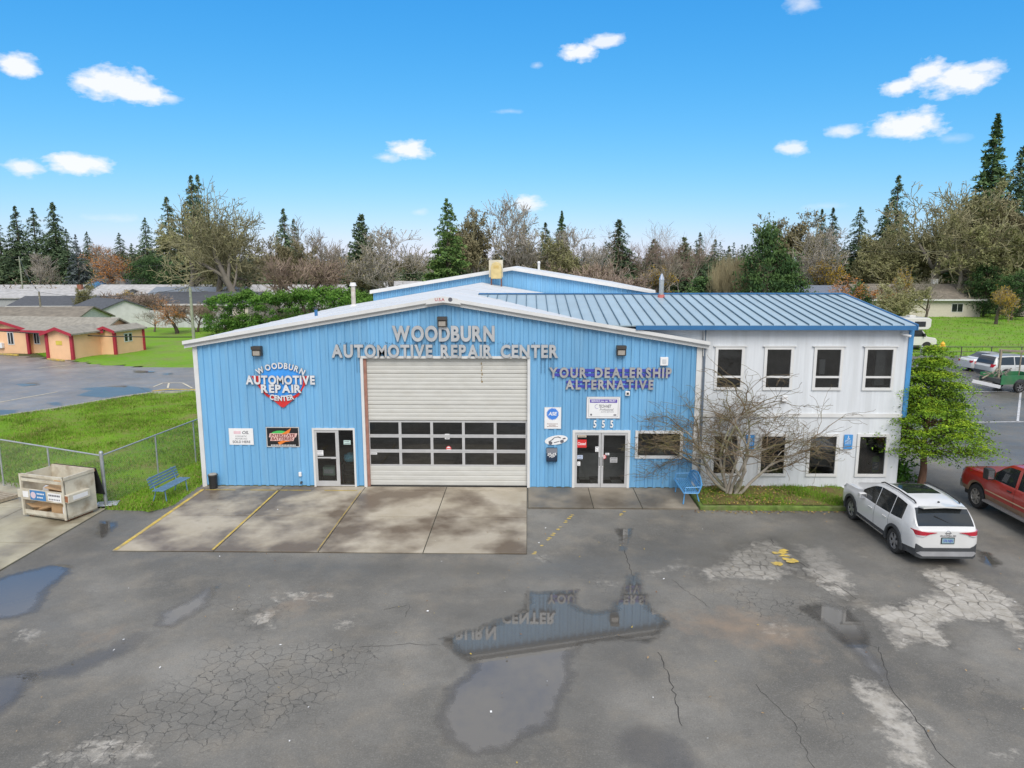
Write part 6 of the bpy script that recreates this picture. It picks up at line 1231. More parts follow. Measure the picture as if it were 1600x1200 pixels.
# ------------------------------------------------------------------ vegetation
def leafmat(name, col, var=.35, rand=.15, scale=.8):
    m = mat(name, col, .75, 0, var, scale, spec=.2, rand=rand); return m
M_fir = leafmat('fir_needles', (.075, .118, .066)); M_fir2 = leafmat('fir_needles_light', (.14, .20, .10)); M_cedar = leafmat('cedar_needles', (.075, .14, .04)); M_cedar2 = leafmat('cedar_needles_light', (.14, .22, .06))  # fir greens lightened to stand in for haze over the far treeline
M_spruce = leafmat('blue_spruce_needles', (.10, .13, .13)); M_seq = leafmat('sequoia_needles', (.07, .13, .05)); M_seq2 = leafmat('sequoia_light', (.13, .20, .08))
M_bark = mat('bark', (.11, .085, .065), .9, 0, .25, 6); M_barkgrey = mat('bark_grey', (.20, .175, .15), .9, 0, .25, 6, dirt=(.12, .13, .04), dirt_amt=.8, dirt_scale=3); M_barkpale = mat('bark_pale', (.34, .31, .27), .9, 0, .2, 6)
M_twig = mat('twig_brown', (.25, .215, .17), .9, 0, .25, 3); M_twigol = mat('twig_olive', (.27, .25, .14), .9, 0, .3, 2); M_twiggrey = mat('twig_grey', (.31, .28, .24), .9, 0, .25, 3); M_twigred = mat('twig_red', (.28, .21, .165), .9, 0, .25, 3)
M_lichen = leafmat('lichen', (.27, .265, .12), .3); M_lichen2 = leafmat('lichen_brown', (.235, .205, .115), .3)
M_orl = leafmat('orange_leaves', (.42, .17, .03), .3); M_yel = leafmat('yellow_leaves', (.50, .33, .03), .3); M_laurel = leafmat('laurel_leaves', (.060, .15, .022), .4); M_laurel2 = leafmat('laurel_leaves_light', (.11, .22, .035), .4)
def tris(C, size, r, flat=0.0, droop=None, elong=1.6):
    """one triangle per centre: random orientation, optional flattening towards the horizontal"""
    n = len(C); a = r.normal(size=(n, 3)); b = r.normal(size=(n, 3)); a[:, 2] *= 1 - flat; b[:, 2] *= 1 - flat
    a /= np.linalg.norm(a, axis=1, keepdims=True); b -= a * (a * b).sum(1, keepdims=True); b /= np.linalg.norm(b, axis=1, keepdims=True) + 1e-9
    s = size * r.uniform(.6, 1.3, (n, 1)); V = np.stack([C - a * s * elong * .5 - b * s * .5, C - a * s * elong * .5 + b * s * .5, C + a * s * elong], 1).reshape(-1, 3)
    return V
def tree_obj(kind, trunk, crown_tris, crown_mats, mi=None, extra=None):
    """returns (trunk mesh, crown mesh)"""
    return trunk, crown_tris
class TubeSet:
    def __init__(s): s.V = []; s.F = []; s.n = 0; s.mi = []
    def add(s, pts, rad, n=3, mi=0):
        k = len(pts); P = np.array(pts); T = np.gradient(P, axis=0); T /= np.linalg.norm(T, axis=1, keepdims=True) + 1e-9
        ref = np.array([0.31, .2, .93]) if abs(T[0][2]) < .9 else np.array([1., .1, 0]); A = np.cross(T, ref); A /= np.linalg.norm(A, axis=1, keepdims=True) + 1e-9; B = np.cross(T, A)
        an = 2 * np.pi * np.arange(n) / n; ring = P[:, None] + (A[:, None] * np.cos(an)[None, :, None] + B[:, None] * np.sin(an)[None, :, None]) * np.array(rad)[:, None, None]
        s.V.append(ring.reshape(-1, 3)); i = np.arange(k - 1)[:, None] * n; j = np.arange(n)[None]; F = np.stack([i + j, i + (j + 1) % n, i + n + (j + 1) % n, i + n + j], -1).reshape(-1, 4) + s.n
        s.F.append(F); s.mi += [mi] * len(F); s.n += k * n
    def mesh(s, name, mats):
        o = np_mesh(name, np.concatenate(s.V), np.concatenate(s.F), mats, mi=s.mi, smooth=True); me = o.data; bpy.data.objects.remove(o); return me
def crown_mesh(name, parts):
    """parts: list of (V(3n,3), material)"""
    V = np.concatenate([p[0] for p in parts]); mi = np.concatenate([np.full(len(p[0]) // 3, i) for i, p in enumerate(parts)]); o = np_mesh(name, V, np.arange(len(V)).reshape(-1, 3), [p[1] for p in parts], mi=mi); me = o.data; bpy.data.objects.remove(o); return me
def conifer(seed, ratio=.2, bare=.1, dens=1.0, ragged=.25, droop=.35, mats=(M_fir, M_fir2), power=.85, size=.022, columnar=False):
    """unit-height conifer; ratio = crown radius / height"""
    r = np.random.default_rng(seed); ts = TubeSet(); ts.add([(0, 0, 0), (.004, .002, .5), (0, 0, .99)], [.016, .010, .001], 6); tr = ts.mesh('trunk', [M_bark]); C = [[], []]; nw = int(34 * dens)
    for k in range(nw):
        t = bare + (1 - bare) * (k + r.uniform(0, .8)) / nw; u = (1 - t) / (1 - bare)
        if columnar: R_ = ratio * (np.sin(min(1, u * 1.15 + .02) * np.pi / 2) ** .7) * (1 if u < .8 else 1 - (u - .8) * 1.2)
        else: R_ = ratio * u ** power * (1 if u < .85 else 1 - (u - .85) * 1.5)
        nb = int(6 + 5 * u)
        for b_ in range(nb):
            a = r.uniform(0, 2 * np.pi); ln = R_ * r.uniform(1 - ragged * 2.2, 1 + ragged * .6); 
            if ln < .004: ln = .004
            n = max(9, int(30 * (ln / ratio) * dens + 7)); q = r.uniform(.12, 1, n) ** .75; wdt = (.18 * ln + .006) * (1 - q * .55)
            rad = q * ln; lat = r.normal(0, 1, n) * wdt * .55; z = t + .35 * ln * .3 - droop * ln * q ** 1.6 + r.normal(0, .006, n) + (.0 if not columnar else .5 * ln * q)
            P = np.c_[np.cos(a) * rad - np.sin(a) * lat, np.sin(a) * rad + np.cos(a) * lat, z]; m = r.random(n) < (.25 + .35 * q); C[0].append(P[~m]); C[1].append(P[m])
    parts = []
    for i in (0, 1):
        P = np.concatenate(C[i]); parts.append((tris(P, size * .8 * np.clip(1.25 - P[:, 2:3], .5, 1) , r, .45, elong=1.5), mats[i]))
    return tr, crown_mesh('crown', parts)
def bare_tree(seed, spread=.42, trunk_h=.22, levels=6, kids=(3, 3, 3, 3, 3), up=.35, wig=.25, twig_r=.0016, mats=(M_bark, M_twig), lich=None, lich_n=0, lich_s=.012, r0=.022, stems=1, lean=.0, leaf=None, leaf_n=0, ratio=.72):
    r = np.random.default_rng(seed); tk = TubeSet(); tw = TubeSet(); tips = []
    def grow(p, d, ln, rad, lv):
        n = 4; pts = [p]; dd = d.copy()
        for i in range(n):
            dd = dd + r.normal(0, wig / n ** .5 * .6, 3) + np.array([0, 0, up * .12 * (1 if lv > 0 else 0)]); dd /= np.linalg.norm(dd); pts.append(pts[-1] + dd * ln / n)
        re = max(rad * .62, twig_r * .7); rads = np.linspace(rad, re, n + 1); (tk if lv < 2 else tw).add(pts, rads, 6 if lv == 0 else (5 if lv == 1 else 3))
        if lv >= levels - 2: tips.extend(pts[1:])
        if lv >= levels - 1: return
        nk = kids[min(lv, len(kids) - 1)]
        for k in range(nk + (r.random() < .4)):
            t = 1.0 if k == 0 else r.uniform(.35 if lv else .6, 1.0); i = min(int(t * n), n - 1); q = pts[i] + (pts[i + 1] - pts[i]) * (t * n - i)
            side = r.normal(0, 1, 3); side -= dd * (side @ dd); side /= np.linalg.norm(side) + 1e-9; an = r.uniform(.25, .55) if k == 0 else r.uniform(.5, 1.05); nd = dd * np.cos(an) + side * np.sin(an); nd[2] = nd[2] * 1.0 + up * .15; nd /= np.linalg.norm(nd)
            grow(q, nd, ln * r.uniform(ratio - .12, ratio + .1), max(re * (.9 if k == 0 else r.uniform(.5, .8)), twig_r), lv + 1)
    for s_ in range(stems):
        a = 2 * np.pi * (s_ + r.uniform(0, .5)) / stems; o = .0 if stems == 1 else r.uniform(.1, .35); d0 = np.array([np.cos(a) * o * 1.2 + lean, np.sin(a) * o * 1.2, 1.0]); d0 /= np.linalg.norm(d0); grow(np.array([np.cos(a), np.sin(a), 0]) * (.012 if stems > 1 else 0), d0, trunk_h, r0 / stems ** .5, 0)
    # normalise to unit height and the wanted spread
    A = np.concatenate(tk.V + tw.V); h = np.percentile(A[:, 2], 99.8); w = np.percentile(np.abs(A[:, :2]), 98); sx = spread / w; sc3 = np.array([sx, sx, 1 / h])
    tk.V = [v * sc3 for v in tk.V]; tw.V = [v * sc3 for v in tw.V]; T = np.array(tips) * sc3; trm = tk.mesh('trunk', [mats[0]])
    Vt = np.concatenate(tw.V); Ft = np.concatenate(tw.F); Tri = np.concatenate([Ft[:, [0, 1, 2]], Ft[:, [0, 2, 3]]]); parts = [(Vt[Tri.ravel()], mats[1])]
    if lich_n: C = T[r.integers(0, len(T), lich_n)] + r.normal(0, .012, (lich_n, 3)); parts.append((tris(C, lich_s, r, .2), lich))
    if leaf_n: C = T[r.integers(0, len(T), leaf_n)] + r.normal(0, .016, (leaf_n, 3)); parts.append((tris(C, .014, r, .2, elong=1.1), leaf))
    return trm, crown_mesh('crown', parts)
def blob_tree(seed, mats, clumps=40, per=110, rx=.35, zlo=.15, size=.02, power=.6, top=1.0):
    """leafy evergreen: clumps of leaf-sized faces through the crown volume"""
    r = np.random.default_rng(seed); ts = TubeSet(); ts.add([(0, 0, 0), (.01, 0, .4), (0, .01, .85)], [.022, .014, .004], 6)
    C0, C1 = [], []
    for k in range(clumps):
        u = r.uniform(0, 1); z = zlo + (top - zlo) * u; R_ = rx * (np.sin(np.pi * min(1, .12 + .86 * u)) ** power); a = r.uniform(0, 2 * np.pi); q = R_ * r.uniform(.25, 1) ** .6; c = np.array([np.cos(a) * q, np.sin(a) * q, z]); cr = r.uniform(.05, .10)
        ts.add([(0, 0, max(.05, z - .12)), c * [.6, .6, 1] - [0, 0, .04], c], [.006, .004, .002], 3)
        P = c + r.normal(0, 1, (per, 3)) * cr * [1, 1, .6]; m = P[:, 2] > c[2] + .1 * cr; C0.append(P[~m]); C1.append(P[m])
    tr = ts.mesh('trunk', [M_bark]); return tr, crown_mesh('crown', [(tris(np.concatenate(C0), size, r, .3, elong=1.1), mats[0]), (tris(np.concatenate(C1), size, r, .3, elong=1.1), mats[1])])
PROTO = {}
def plant(name, proto, label, x, y, h, w=None, rz=None, cat='tree', group=None):
    tr, cr = PROTO[proto]; t = empty(name, (x, y, -.05), random.uniform(0, 6.28) if rz is None else rz, label, cat, group); s = w if w else 1.0; t.scale = (h * s, h * s, h)
    for nm, me in (('trunk', tr), ('crown', cr)): o = bpy.data.objects.new(nm, me); COL.objects.link(o); o.parent = t
    return t
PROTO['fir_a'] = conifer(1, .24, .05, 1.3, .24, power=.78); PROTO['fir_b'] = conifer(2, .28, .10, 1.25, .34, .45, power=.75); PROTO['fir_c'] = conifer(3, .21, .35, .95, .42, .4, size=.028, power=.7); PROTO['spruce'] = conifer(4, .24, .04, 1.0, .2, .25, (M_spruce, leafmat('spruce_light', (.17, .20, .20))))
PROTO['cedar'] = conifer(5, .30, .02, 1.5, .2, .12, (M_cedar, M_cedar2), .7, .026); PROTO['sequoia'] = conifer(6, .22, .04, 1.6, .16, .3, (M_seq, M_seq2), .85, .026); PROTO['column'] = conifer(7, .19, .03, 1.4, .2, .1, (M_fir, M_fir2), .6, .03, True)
PROTO['oak'] = bare_tree(11, .48, .26, 7, (4, 4, 3, 3, 2, 2), .3, .5, .0016, (M_barkgrey, M_twigol), M_lichen, 1500, .008, .028); PROTO['oak_b'] = bare_tree(12, .55, .22, 7, (4, 4, 3, 3, 2, 2), .2, .55, .0017, (M_barkgrey, M_twigol), M_lichen2, 2200, .009, .026)
PROTO['mossy'] = bare_tree(13, .5, .2, 7, (4, 4, 3, 3, 2, 2), .25, .5, .0019, (M_barkgrey, M_twigol), M_lichen, 12000, .012, .026); PROTO['mossy_b'] = bare_tree(23, .42, .2, 7, (4, 4, 3, 3, 2, 2), .35, .5, .0019, (M_barkgrey, M_twigol), M_lichen2, 11000, .012, .026)
PROTO['winter'] = bare_tree(14, .36, .24, 7, (3, 3, 3, 3, 2, 2), .6, .3, .0015, (M_bark, M_twig), None, 0, .01, .02); PROTO['winter_b'] = bare_tree(15, .42, .2, 7, (4, 3, 3, 3, 2, 2), .5, .35, .0015, (M_barkgrey, M_twiggrey), M_lichen2, 1500, .008, .022); PROTO['birch'] = bare_tree(16, .24, .4, 6, (4, 4, 3, 3, 2), .4, .3, .0016, (M_barkpale, M_twigred), None, 0, .01, .014)
PROTO['poplar'] = bare_tree(17, .2, .3, 6, (5, 4, 3, 3, 2), 1.2, .2, .0018, (M_barkpale, mat('twig_straw', (.34, .29, .17), .9, 0, .25, 3)), None, 0, .01, .015, 5, ratio=.75)
PROTO['orange'] = bare_tree(18, .55, .2, 6, (4, 4, 3, 3, 2), .2, .4, .002, (M_bark, M_twigred), None, 0, .01, .024, leaf=M_orl, leaf_n=2600); PROTO['yellow'] = bare_tree(19, .42, .15, 6, (4, 4, 3, 3), .5, .3, .002, (M_bark, M_twig), None, 0, .01, .022, leaf=M_yel, leaf_n=4200); PROTO['redtwig'] = bare_tree(20, .6, .14, 6, (4, 4, 3, 3, 2), .4, .35, .002, (M_bark, M_twigred), M_lichen2, 2500, .012, .02, 3)
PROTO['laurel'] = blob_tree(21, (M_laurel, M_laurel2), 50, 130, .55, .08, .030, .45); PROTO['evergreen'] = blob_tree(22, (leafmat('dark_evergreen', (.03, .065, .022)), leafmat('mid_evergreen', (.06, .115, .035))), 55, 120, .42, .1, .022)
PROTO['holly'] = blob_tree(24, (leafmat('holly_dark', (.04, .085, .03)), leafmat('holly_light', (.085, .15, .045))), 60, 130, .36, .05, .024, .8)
# list: prototype, column in the photo, distance, height of top (row), width factor, label, group
TREES = [
 ('fir_a', 4, 205, 343, 1.1, 'dark fir cut by the left border of the photo'), ('fir_a', 33, 200, 322, 1.2, 'tall dark fir leftmost of the three firs in a row'), ('fir_b', 60, 198, 326, 1.15, 'broad dark fir in the middle of the left group'), ('fir_c', 91, 196, 317, .95, 'tall ragged fir with a bare stem right of the broad dark fir'), ('fir_b', 108, 190, 358, 1.2, 'shorter dark fir in front of the ragged fir'),
 ('spruce', 122, 175, 366, 1.15, 'grey-blue spruce behind the pale roofed house'), ('winter_b', 55, 170, 395, 1.0, 'pale bare tree in front of the left firs'), ('orange', 180, 165, 385, 1.1, 'rusty orange tree behind the blue gabled house'), ('winter_b', 150, 178, 382, 1.0, 'grey bare tree left of the rusty orange tree'), ('fir_b', 140, 260, 362, 1.0, 'small far fir right of the grey-blue spruce'), ('fir_b', 190, 270, 364, 1.2, 'far dark fir above the rusty orange tree'), ('fir_b', 208, 280, 380, 1.3, 'far low fir right of the rusty orange tree'),
 ('fir_b', 232, 210, 341, 1.0, 'double-topped far fir left of the big bare oak'), ('fir_a', 268, 165, 309, 1.2, 'dark fir standing behind the left side of the bare oak'), ('fir_a', 308, 170, 277, 1.0, 'tallest dark fir behind the big bare oak'), ('fir_a', 318, 176, 276, .9, 'second tall fir top close beside the tallest dark fir'), ('mossy', 285, 125, 335, 1.0, 'olive mossy tree left of the big bare oak'), ('evergreen', 245, 150, 400, .8, 'dark rounded evergreen behind the grey roofs'), ('evergreen', 222, 158, 404, .8, 'small dark evergreen beside the rusty orange tree'),
 ('oak', 372, 112, 297, 1.05, 'large bare oak with spreading limbs behind the hedge'), ('oak_b', 332, 116, 330, .9, 'smaller bare oak close behind the large one'), ('fir_a', 447, 150, 327, 1.2, 'dark fir just right of the large bare oak'), ('fir_a', 462, 160, 343, 1.0, 'narrow dark fir right of its taller neighbour'), ('mossy_b', 430, 120, 372, 1.0, 'olive bare tree below the pair of narrow firs'), ('winter', 494, 140, 343, 1.1, 'reddish bare tree left of the dark column conifer'), ('winter', 520, 145, 372, 1.1, 'small reddish bare tree beside the yellow one'), ('yellow', 527, 150, 400, 1.1, 'orange-yellow tree left of the dark column conifer'),
 ('redtwig', 478, 112, 400, 1.0, 'pinkish bare thicket behind the laurel hedge'), ('column', 567, 128, 338, 1.0, 'dark column-shaped conifer left of the fan-shaped bare tree'), ('mossy_b', 590, 112, 392, 1.1, 'grey bare tree in front of the dark column conifer'), ('winter_b', 625, 108, 357, 1.35, 'fan-shaped bare tree between column conifer and green cedar'), ('cedar', 700, 92, 315, .95, 'bright green pyramid cedar behind the shop roof'), ('mossy_b', 752, 115, 333, .95, 'brown drooping tree right of the green cedar'), ('winter_b', 778, 118, 314, .95, 'tall pale bare tree above the rooftop cooler'), ('fir_a', 820, 150, 352, 1.3, 'dark fir right of the rooftop cooler'), ('mossy_b', 795, 122, 385, 1.1, 'brown bare tree behind the roof ridge'),
 ('fir_a', 852, 160, 349, 1.2, 'narrow fir left of the pointed sequoia'), ('sequoia', 877, 150, 334, 1.0, 'pointed grey-green sequoia above the shop roof'), ('mossy', 872, 118, 368, 1.05, 'olive mossy tree in front of the pointed sequoia'), ('winter_b', 905, 122, 357, 1.05, 'pale bare tree right of the pointed sequoia'), ('fir_c', 966, 140, 345, 1.3, 'sparse tall pine among the birches'), ('birch', 980, 138, 346, 1.3, 'drooping birch beside the sparse pine'), ('birch', 1003, 142, 352, 1.3, 'white-stemmed birch right of the sparse pine'), ('column', 1021, 150, 376, 1.1, 'dark cypress between the birches'), ('birch', 1048, 140, 351, 1.3, 'tall white-stemmed birch in the middle of the birch row'), ('birch', 1063, 145, 356, 1.3, 'slender white birch right of the tallest birch'), ('column', 1068, 152, 373, 1.1, 'brown cypress behind the right birches'),
 ('birch', 1079, 140, 357, 1.2, 'last white birch of the row on the right'), ('fir_b', 1092, 160, 365, 1.1, 'dark open fir right of the birches'), ('fir_a', 1116, 190, 375, 1.4, 'small dark fir beyond the birches'), ('fir_a', 1138, 210, 385, 1.6, 'low far fir left of the pale willow clump'), ('fir_a', 1163, 220, 384, 1.3, 'far narrow fir behind the pale willow clump'), ('winter_b', 945, 125, 385, 1.2, 'brown bare tree left of the sparse pine'), ('winter', 1035, 128, 392, 1.2, 'brown bare tree under the birches'), ('yellow', 1024, 132, 414, 1.3, 'golden shrub-like tree below the birches'), ('redtwig', 958, 100, 425, 1.3, 'reddish bare shrub behind the shop roof'), ('redtwig', 915, 112, 410, 1.2, 'dark bare tree behind the right roof slope'),
 ('poplar', 1130, 92, 402, 1.0, 'pale straw-coloured coppiced poplar left clump'), ('poplar', 1150, 90, 398, 1.0, 'pale straw-coloured coppiced poplar middle clump'), ('poplar', 1172, 91, 402, 1.0, 'pale straw-coloured coppiced poplar beside the holly'), ('holly', 1200, 86, 363, .62, 'glossy green holly tree left of the utility pole'), ('holly', 1232, 88, 412, .8, 'low green holly right of the utility pole'),
 ('mossy_b', 1262, 140, 338, 1.05, 'brown rounded oak right of the utility pole'), ('fir_a', 1279, 175, 330, .9, 'small fir top behind the brown rounded oak'), ('fir_a', 1296, 170, 328, 1.0, 'dark fir behind the brown rounded oak'), ('winter_b', 1302, 120, 357, 1.1, 'pale bare tree in front of the small firs'), ('fir_b', 1338, 165, 328, 1.1, 'twin-topped dark fir left of the tall right fir'), ('fir_a', 1393, 155, 281, 1.15, 'tall dark fir right of centre in the right treeline'), ('fir_b', 1378, 158, 325, 1.1, 'shorter fir at the foot of the tall right fir'), ('mossy', 1370, 132, 352, 1.0, 'olive mossy oak below the tall right fir'), ('mossy', 1410, 126, 358, 1.1, 'broad olive oak above the tan bungalow'),
 ('oak_b', 1462, 124, 300, 1.0, 'gnarled bare oak left of the giant sequoia'), ('sequoia', 1535, 165, 198, 1.05, 'giant sequoia towering over the right treeline'), ('fir_c', 1579, 150, 240, .95, 'tall fir right of the giant sequoia'), ('mossy', 1528, 122, 290, .95, 'large mossy oak in front of the giant sequoia'), ('mossy_b', 1570, 118, 320, 1.0, 'mossy oak at the right photo border'), ('mossy', 1492, 116, 345, .9, 'mossy oak over the tan bungalow roof'), ('mossy', 1605, 112, 330, 1.0, 'mossy oak cut by the right photo border'), ('evergreen', 1545, 112, 412, .8, 'dark green evergreen under the right oaks'), ('evergreen', 1590, 106, 425, .9, 'dark evergreen bush at the right photo border'),
 ('orange', 1362, 92, 432, 1.3, 'rusty bare shrub left of the tan bungalow'), ('yellow', 1411, 100, 418, .55, 'narrow golden tree in front of the tan bungalow'), ('mossy', 1428, 90, 436, 1.4, 'olive bare shrub hiding the bungalow front'), ('yellow', 1566, 98, 446, .9, 'golden shrub at the far edge of the field'), ('yellow', 1287, 118, 400, 1.0, 'yellow-green shrub beside the slate roof'), ('holly', 1345, 96, 446, .9, 'green bush beside the solar roof'), ('winter', 1452, 98, 425, 1.2, 'bare tree at the right end of the bungalow'),
 ('redtwig', 205, 100, 455, 1.6, 'bare orchard thicket behind the white house'), ('yellow', 182, 112, 452, 1.5, 'golden leaved shrub between the houses'), ('orange', 268, 84, 466, 1.2, 'small rusty tree in front of the white board fence'), ('winter', 232, 86, 478, 1.5, 'dark gnarled fruit tree against the white board fence'), ('winter', 332, 84, 478, 1.0, 'small bare fruit tree at the end of the board fence'), ('mossy', 126, 104, 438, .8, 'ivy-green leaning tree between the left roofs'), ('redtwig', 300, 86, 472, 1.2, 'bare reddish shrub behind the utility pole'),
]
for (pr, px, dist, rowtop, wf_, lab) in TREES:
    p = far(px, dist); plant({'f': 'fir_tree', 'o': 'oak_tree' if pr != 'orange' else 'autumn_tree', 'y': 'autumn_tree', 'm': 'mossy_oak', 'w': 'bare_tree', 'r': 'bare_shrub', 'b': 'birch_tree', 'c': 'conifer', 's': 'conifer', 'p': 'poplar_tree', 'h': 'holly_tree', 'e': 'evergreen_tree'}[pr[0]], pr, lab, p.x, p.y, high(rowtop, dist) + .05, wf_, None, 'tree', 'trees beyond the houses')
# far wood that closes the horizon: one mass
def far_wood():
    r = np.random.default_rng(31); parts = {0: [], 1: [], 2: [], 3: []}
    base = {}
    for k, pr in enumerate(('fir_a', 'fir_b', 'mossy_b', 'winter')):
        me = PROTO[pr][1]; n = len(me.vertices); co = np.zeros(n * 3, np.float32); me.vertices.foreach_get('co', co); co = co.reshape(-1, 3, 3) ; base[k] = co[r.random(len(co)) < (.16 if k < 2 else .10)]
    for i in range(330):
        u = i / 330; px = -260 + 2120 * u + r.uniform(-4, 4); dist = r.uniform(230, 420); k = int(r.choice(4, p=[.3, .22, .3, .18])); p = far(px, dist); row = r.uniform(384, 404) - (6 if k == 0 else 0) + (3 if k > 1 else 0); h = high(row, dist); w = h * r.uniform(1.1, 1.9)
        a = r.uniform(0, 6.28); c, s_ = np.cos(a), np.sin(a); B = base[k] * [w, w, h]; B = np.stack([B[..., 0] * c - B[..., 1] * s_ + p.x, B[..., 0] * s_ + B[..., 1] * c + p.y, B[..., 2]], -1)
        ctr = B.mean(1, keepdims=True); B = ctr + (B - ctr) * 1.7; parts[k].append(B.reshape(-1, 3))
    P = [(np.concatenate(parts[k]), m) for k, m in enumerate((M_fir, M_fir2, M_lichen2, M_twig)) if parts[k]]
    me = crown_mesh('far_wood', P); o = bpy.data.objects.new('far_wood', me); COL.objects.link(o); tag(o, 'far-off mixed wood closing the horizon behind the houses', 'wood', kind='stuff')
far_wood()
# undergrowth between houses and trees: low scrub mass
def scrub():
    r = np.random.default_rng(41); C = []; D = []
    for i in range(520):
        px = r.uniform(-120, 1750); dist = r.uniform(140, 260); p = far(px, dist); h = r.uniform(1.5, 4.5); n = 230; Q = np.c_[r.normal(p.x, 2.6, n), r.normal(p.y, 2.6, n), np.abs(r.normal(0, 1, n)) * h * .55]; (C if r.random() < .62 else D).append(Q)
    me = crown_mesh('scrub', [(tris(np.concatenate(C), .24, r, .2), leafmat('scrub_brown', (.21, .17, .12))), (tris(np.concatenate(D), .24, r, .2), leafmat('scrub_green', (.09, .13, .05)))]); o = bpy.data.objects.new('scrub', me); COL.objects.link(o); tag(o, 'brown and green winter scrub between the far houses', 'scrub', kind='stuff')
scrub()
# laurel hedge behind the building
for i, (px, dist, row, w) in enumerate(((345, 82, 456, .9), (378, 83, 450, .85), (410, 82, 454, .9), (442, 81, 452, .85), (472, 82, 448, .85), (505, 80, 446, .8), (533, 79, 449, .8), (556, 78, 455, .85), (575, 76, 462, .8))):
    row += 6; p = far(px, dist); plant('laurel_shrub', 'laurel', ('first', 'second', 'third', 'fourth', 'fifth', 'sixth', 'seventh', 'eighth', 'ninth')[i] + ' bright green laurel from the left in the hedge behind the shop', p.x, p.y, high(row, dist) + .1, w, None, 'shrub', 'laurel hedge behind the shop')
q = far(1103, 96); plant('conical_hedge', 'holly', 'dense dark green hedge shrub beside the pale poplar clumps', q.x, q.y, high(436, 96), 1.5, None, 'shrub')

# --- the clipped cypress at the office corner
def cloud_cypress():
    r = np.random.default_rng(51); t = empty('cypress_tree', (26.8, .55, 0), 0, 'bright green cypress with layered foliage at the office corner', 'tree'); t.scale = (1, 1, 1.08); ts = TubeSet(); ts.add([(0, 0, 0), (.05, .02, .6), (-.02, .05, 1.4), (.05, 0, 2.6), (0, 0, 4.3)], [.15, .12, .10, .06, .02], 8); A_, B_, D_ = [], [], []
    R_at = lambda z: np.interp(z, [1.3, 1.5, 1.9, 2.3, 2.8, 3.3, 3.8, 4.3, 4.75], [.9, 1.75, 1.95, 1.75, 1.35, 1.05, .8, .42, .06])
    for k in range(230):
        lvl = int(9.6 * r.random() ** 1.2); z = 1.5 + .365 * lvl + r.normal(0, .05); R_ = R_at(z); a = r.uniform(0, 2 * np.pi); q = R_ * r.uniform(.3, 1.06) ** .55; lob = 1 + .16 * np.sin(3 * a + z * 2.3) + .08 * np.sin(7 * a + z * 5); q *= lob; c = np.array([np.cos(a) * q * .98, np.sin(a) * q * .85, z - .10 * q / max(R_, .3)])
        if r.random() < .5: ts.add([(0, 0, max(.7, z - .45)), (c[0] * .5, c[1] * .5, z - .2), tuple(c)], [.03, .02, .006], 4)
        n = 230; s = r.uniform(.17, .32); o_dir = np.array([np.cos(a), np.sin(a), 0]); P = r.normal(0, 1, (n, 3)) * np.array([s, s, s * .2]); P = P + o_dir * (np.abs(P[:, :1]) * .3) - np.array([0, 0, 1]) * (P[:, :2] ** 2).sum(1)[:, None] * .5
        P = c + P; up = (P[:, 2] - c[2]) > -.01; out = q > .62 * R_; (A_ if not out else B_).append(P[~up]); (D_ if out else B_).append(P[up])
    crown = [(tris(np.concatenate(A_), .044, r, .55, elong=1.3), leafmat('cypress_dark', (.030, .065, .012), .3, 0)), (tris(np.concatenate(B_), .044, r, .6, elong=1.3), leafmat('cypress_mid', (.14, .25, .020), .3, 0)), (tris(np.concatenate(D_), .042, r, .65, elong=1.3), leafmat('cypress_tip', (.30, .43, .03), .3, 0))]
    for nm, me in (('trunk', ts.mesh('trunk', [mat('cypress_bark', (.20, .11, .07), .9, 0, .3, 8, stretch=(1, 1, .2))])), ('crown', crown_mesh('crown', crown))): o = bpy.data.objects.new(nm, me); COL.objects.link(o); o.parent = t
cloud_cypress()
r = np.random.default_rng(52); Q = np.c_[r.normal(26.3, .3, 900), r.uniform(.9, 2.4, 900), np.abs(r.normal(0, .55, 900))]; me = crown_mesh('shrub_leaves', [(tris(Q, .09, r, .3), M_laurel), (tris(Q[:300] + .05, .08, r, .3), M_laurel2)]); o = bpy.data.objects.new('corner_shrub', me); COL.objects.link(o); tag(o, 'dark low shrub at the foot of the cypress trunk', 'shrub')
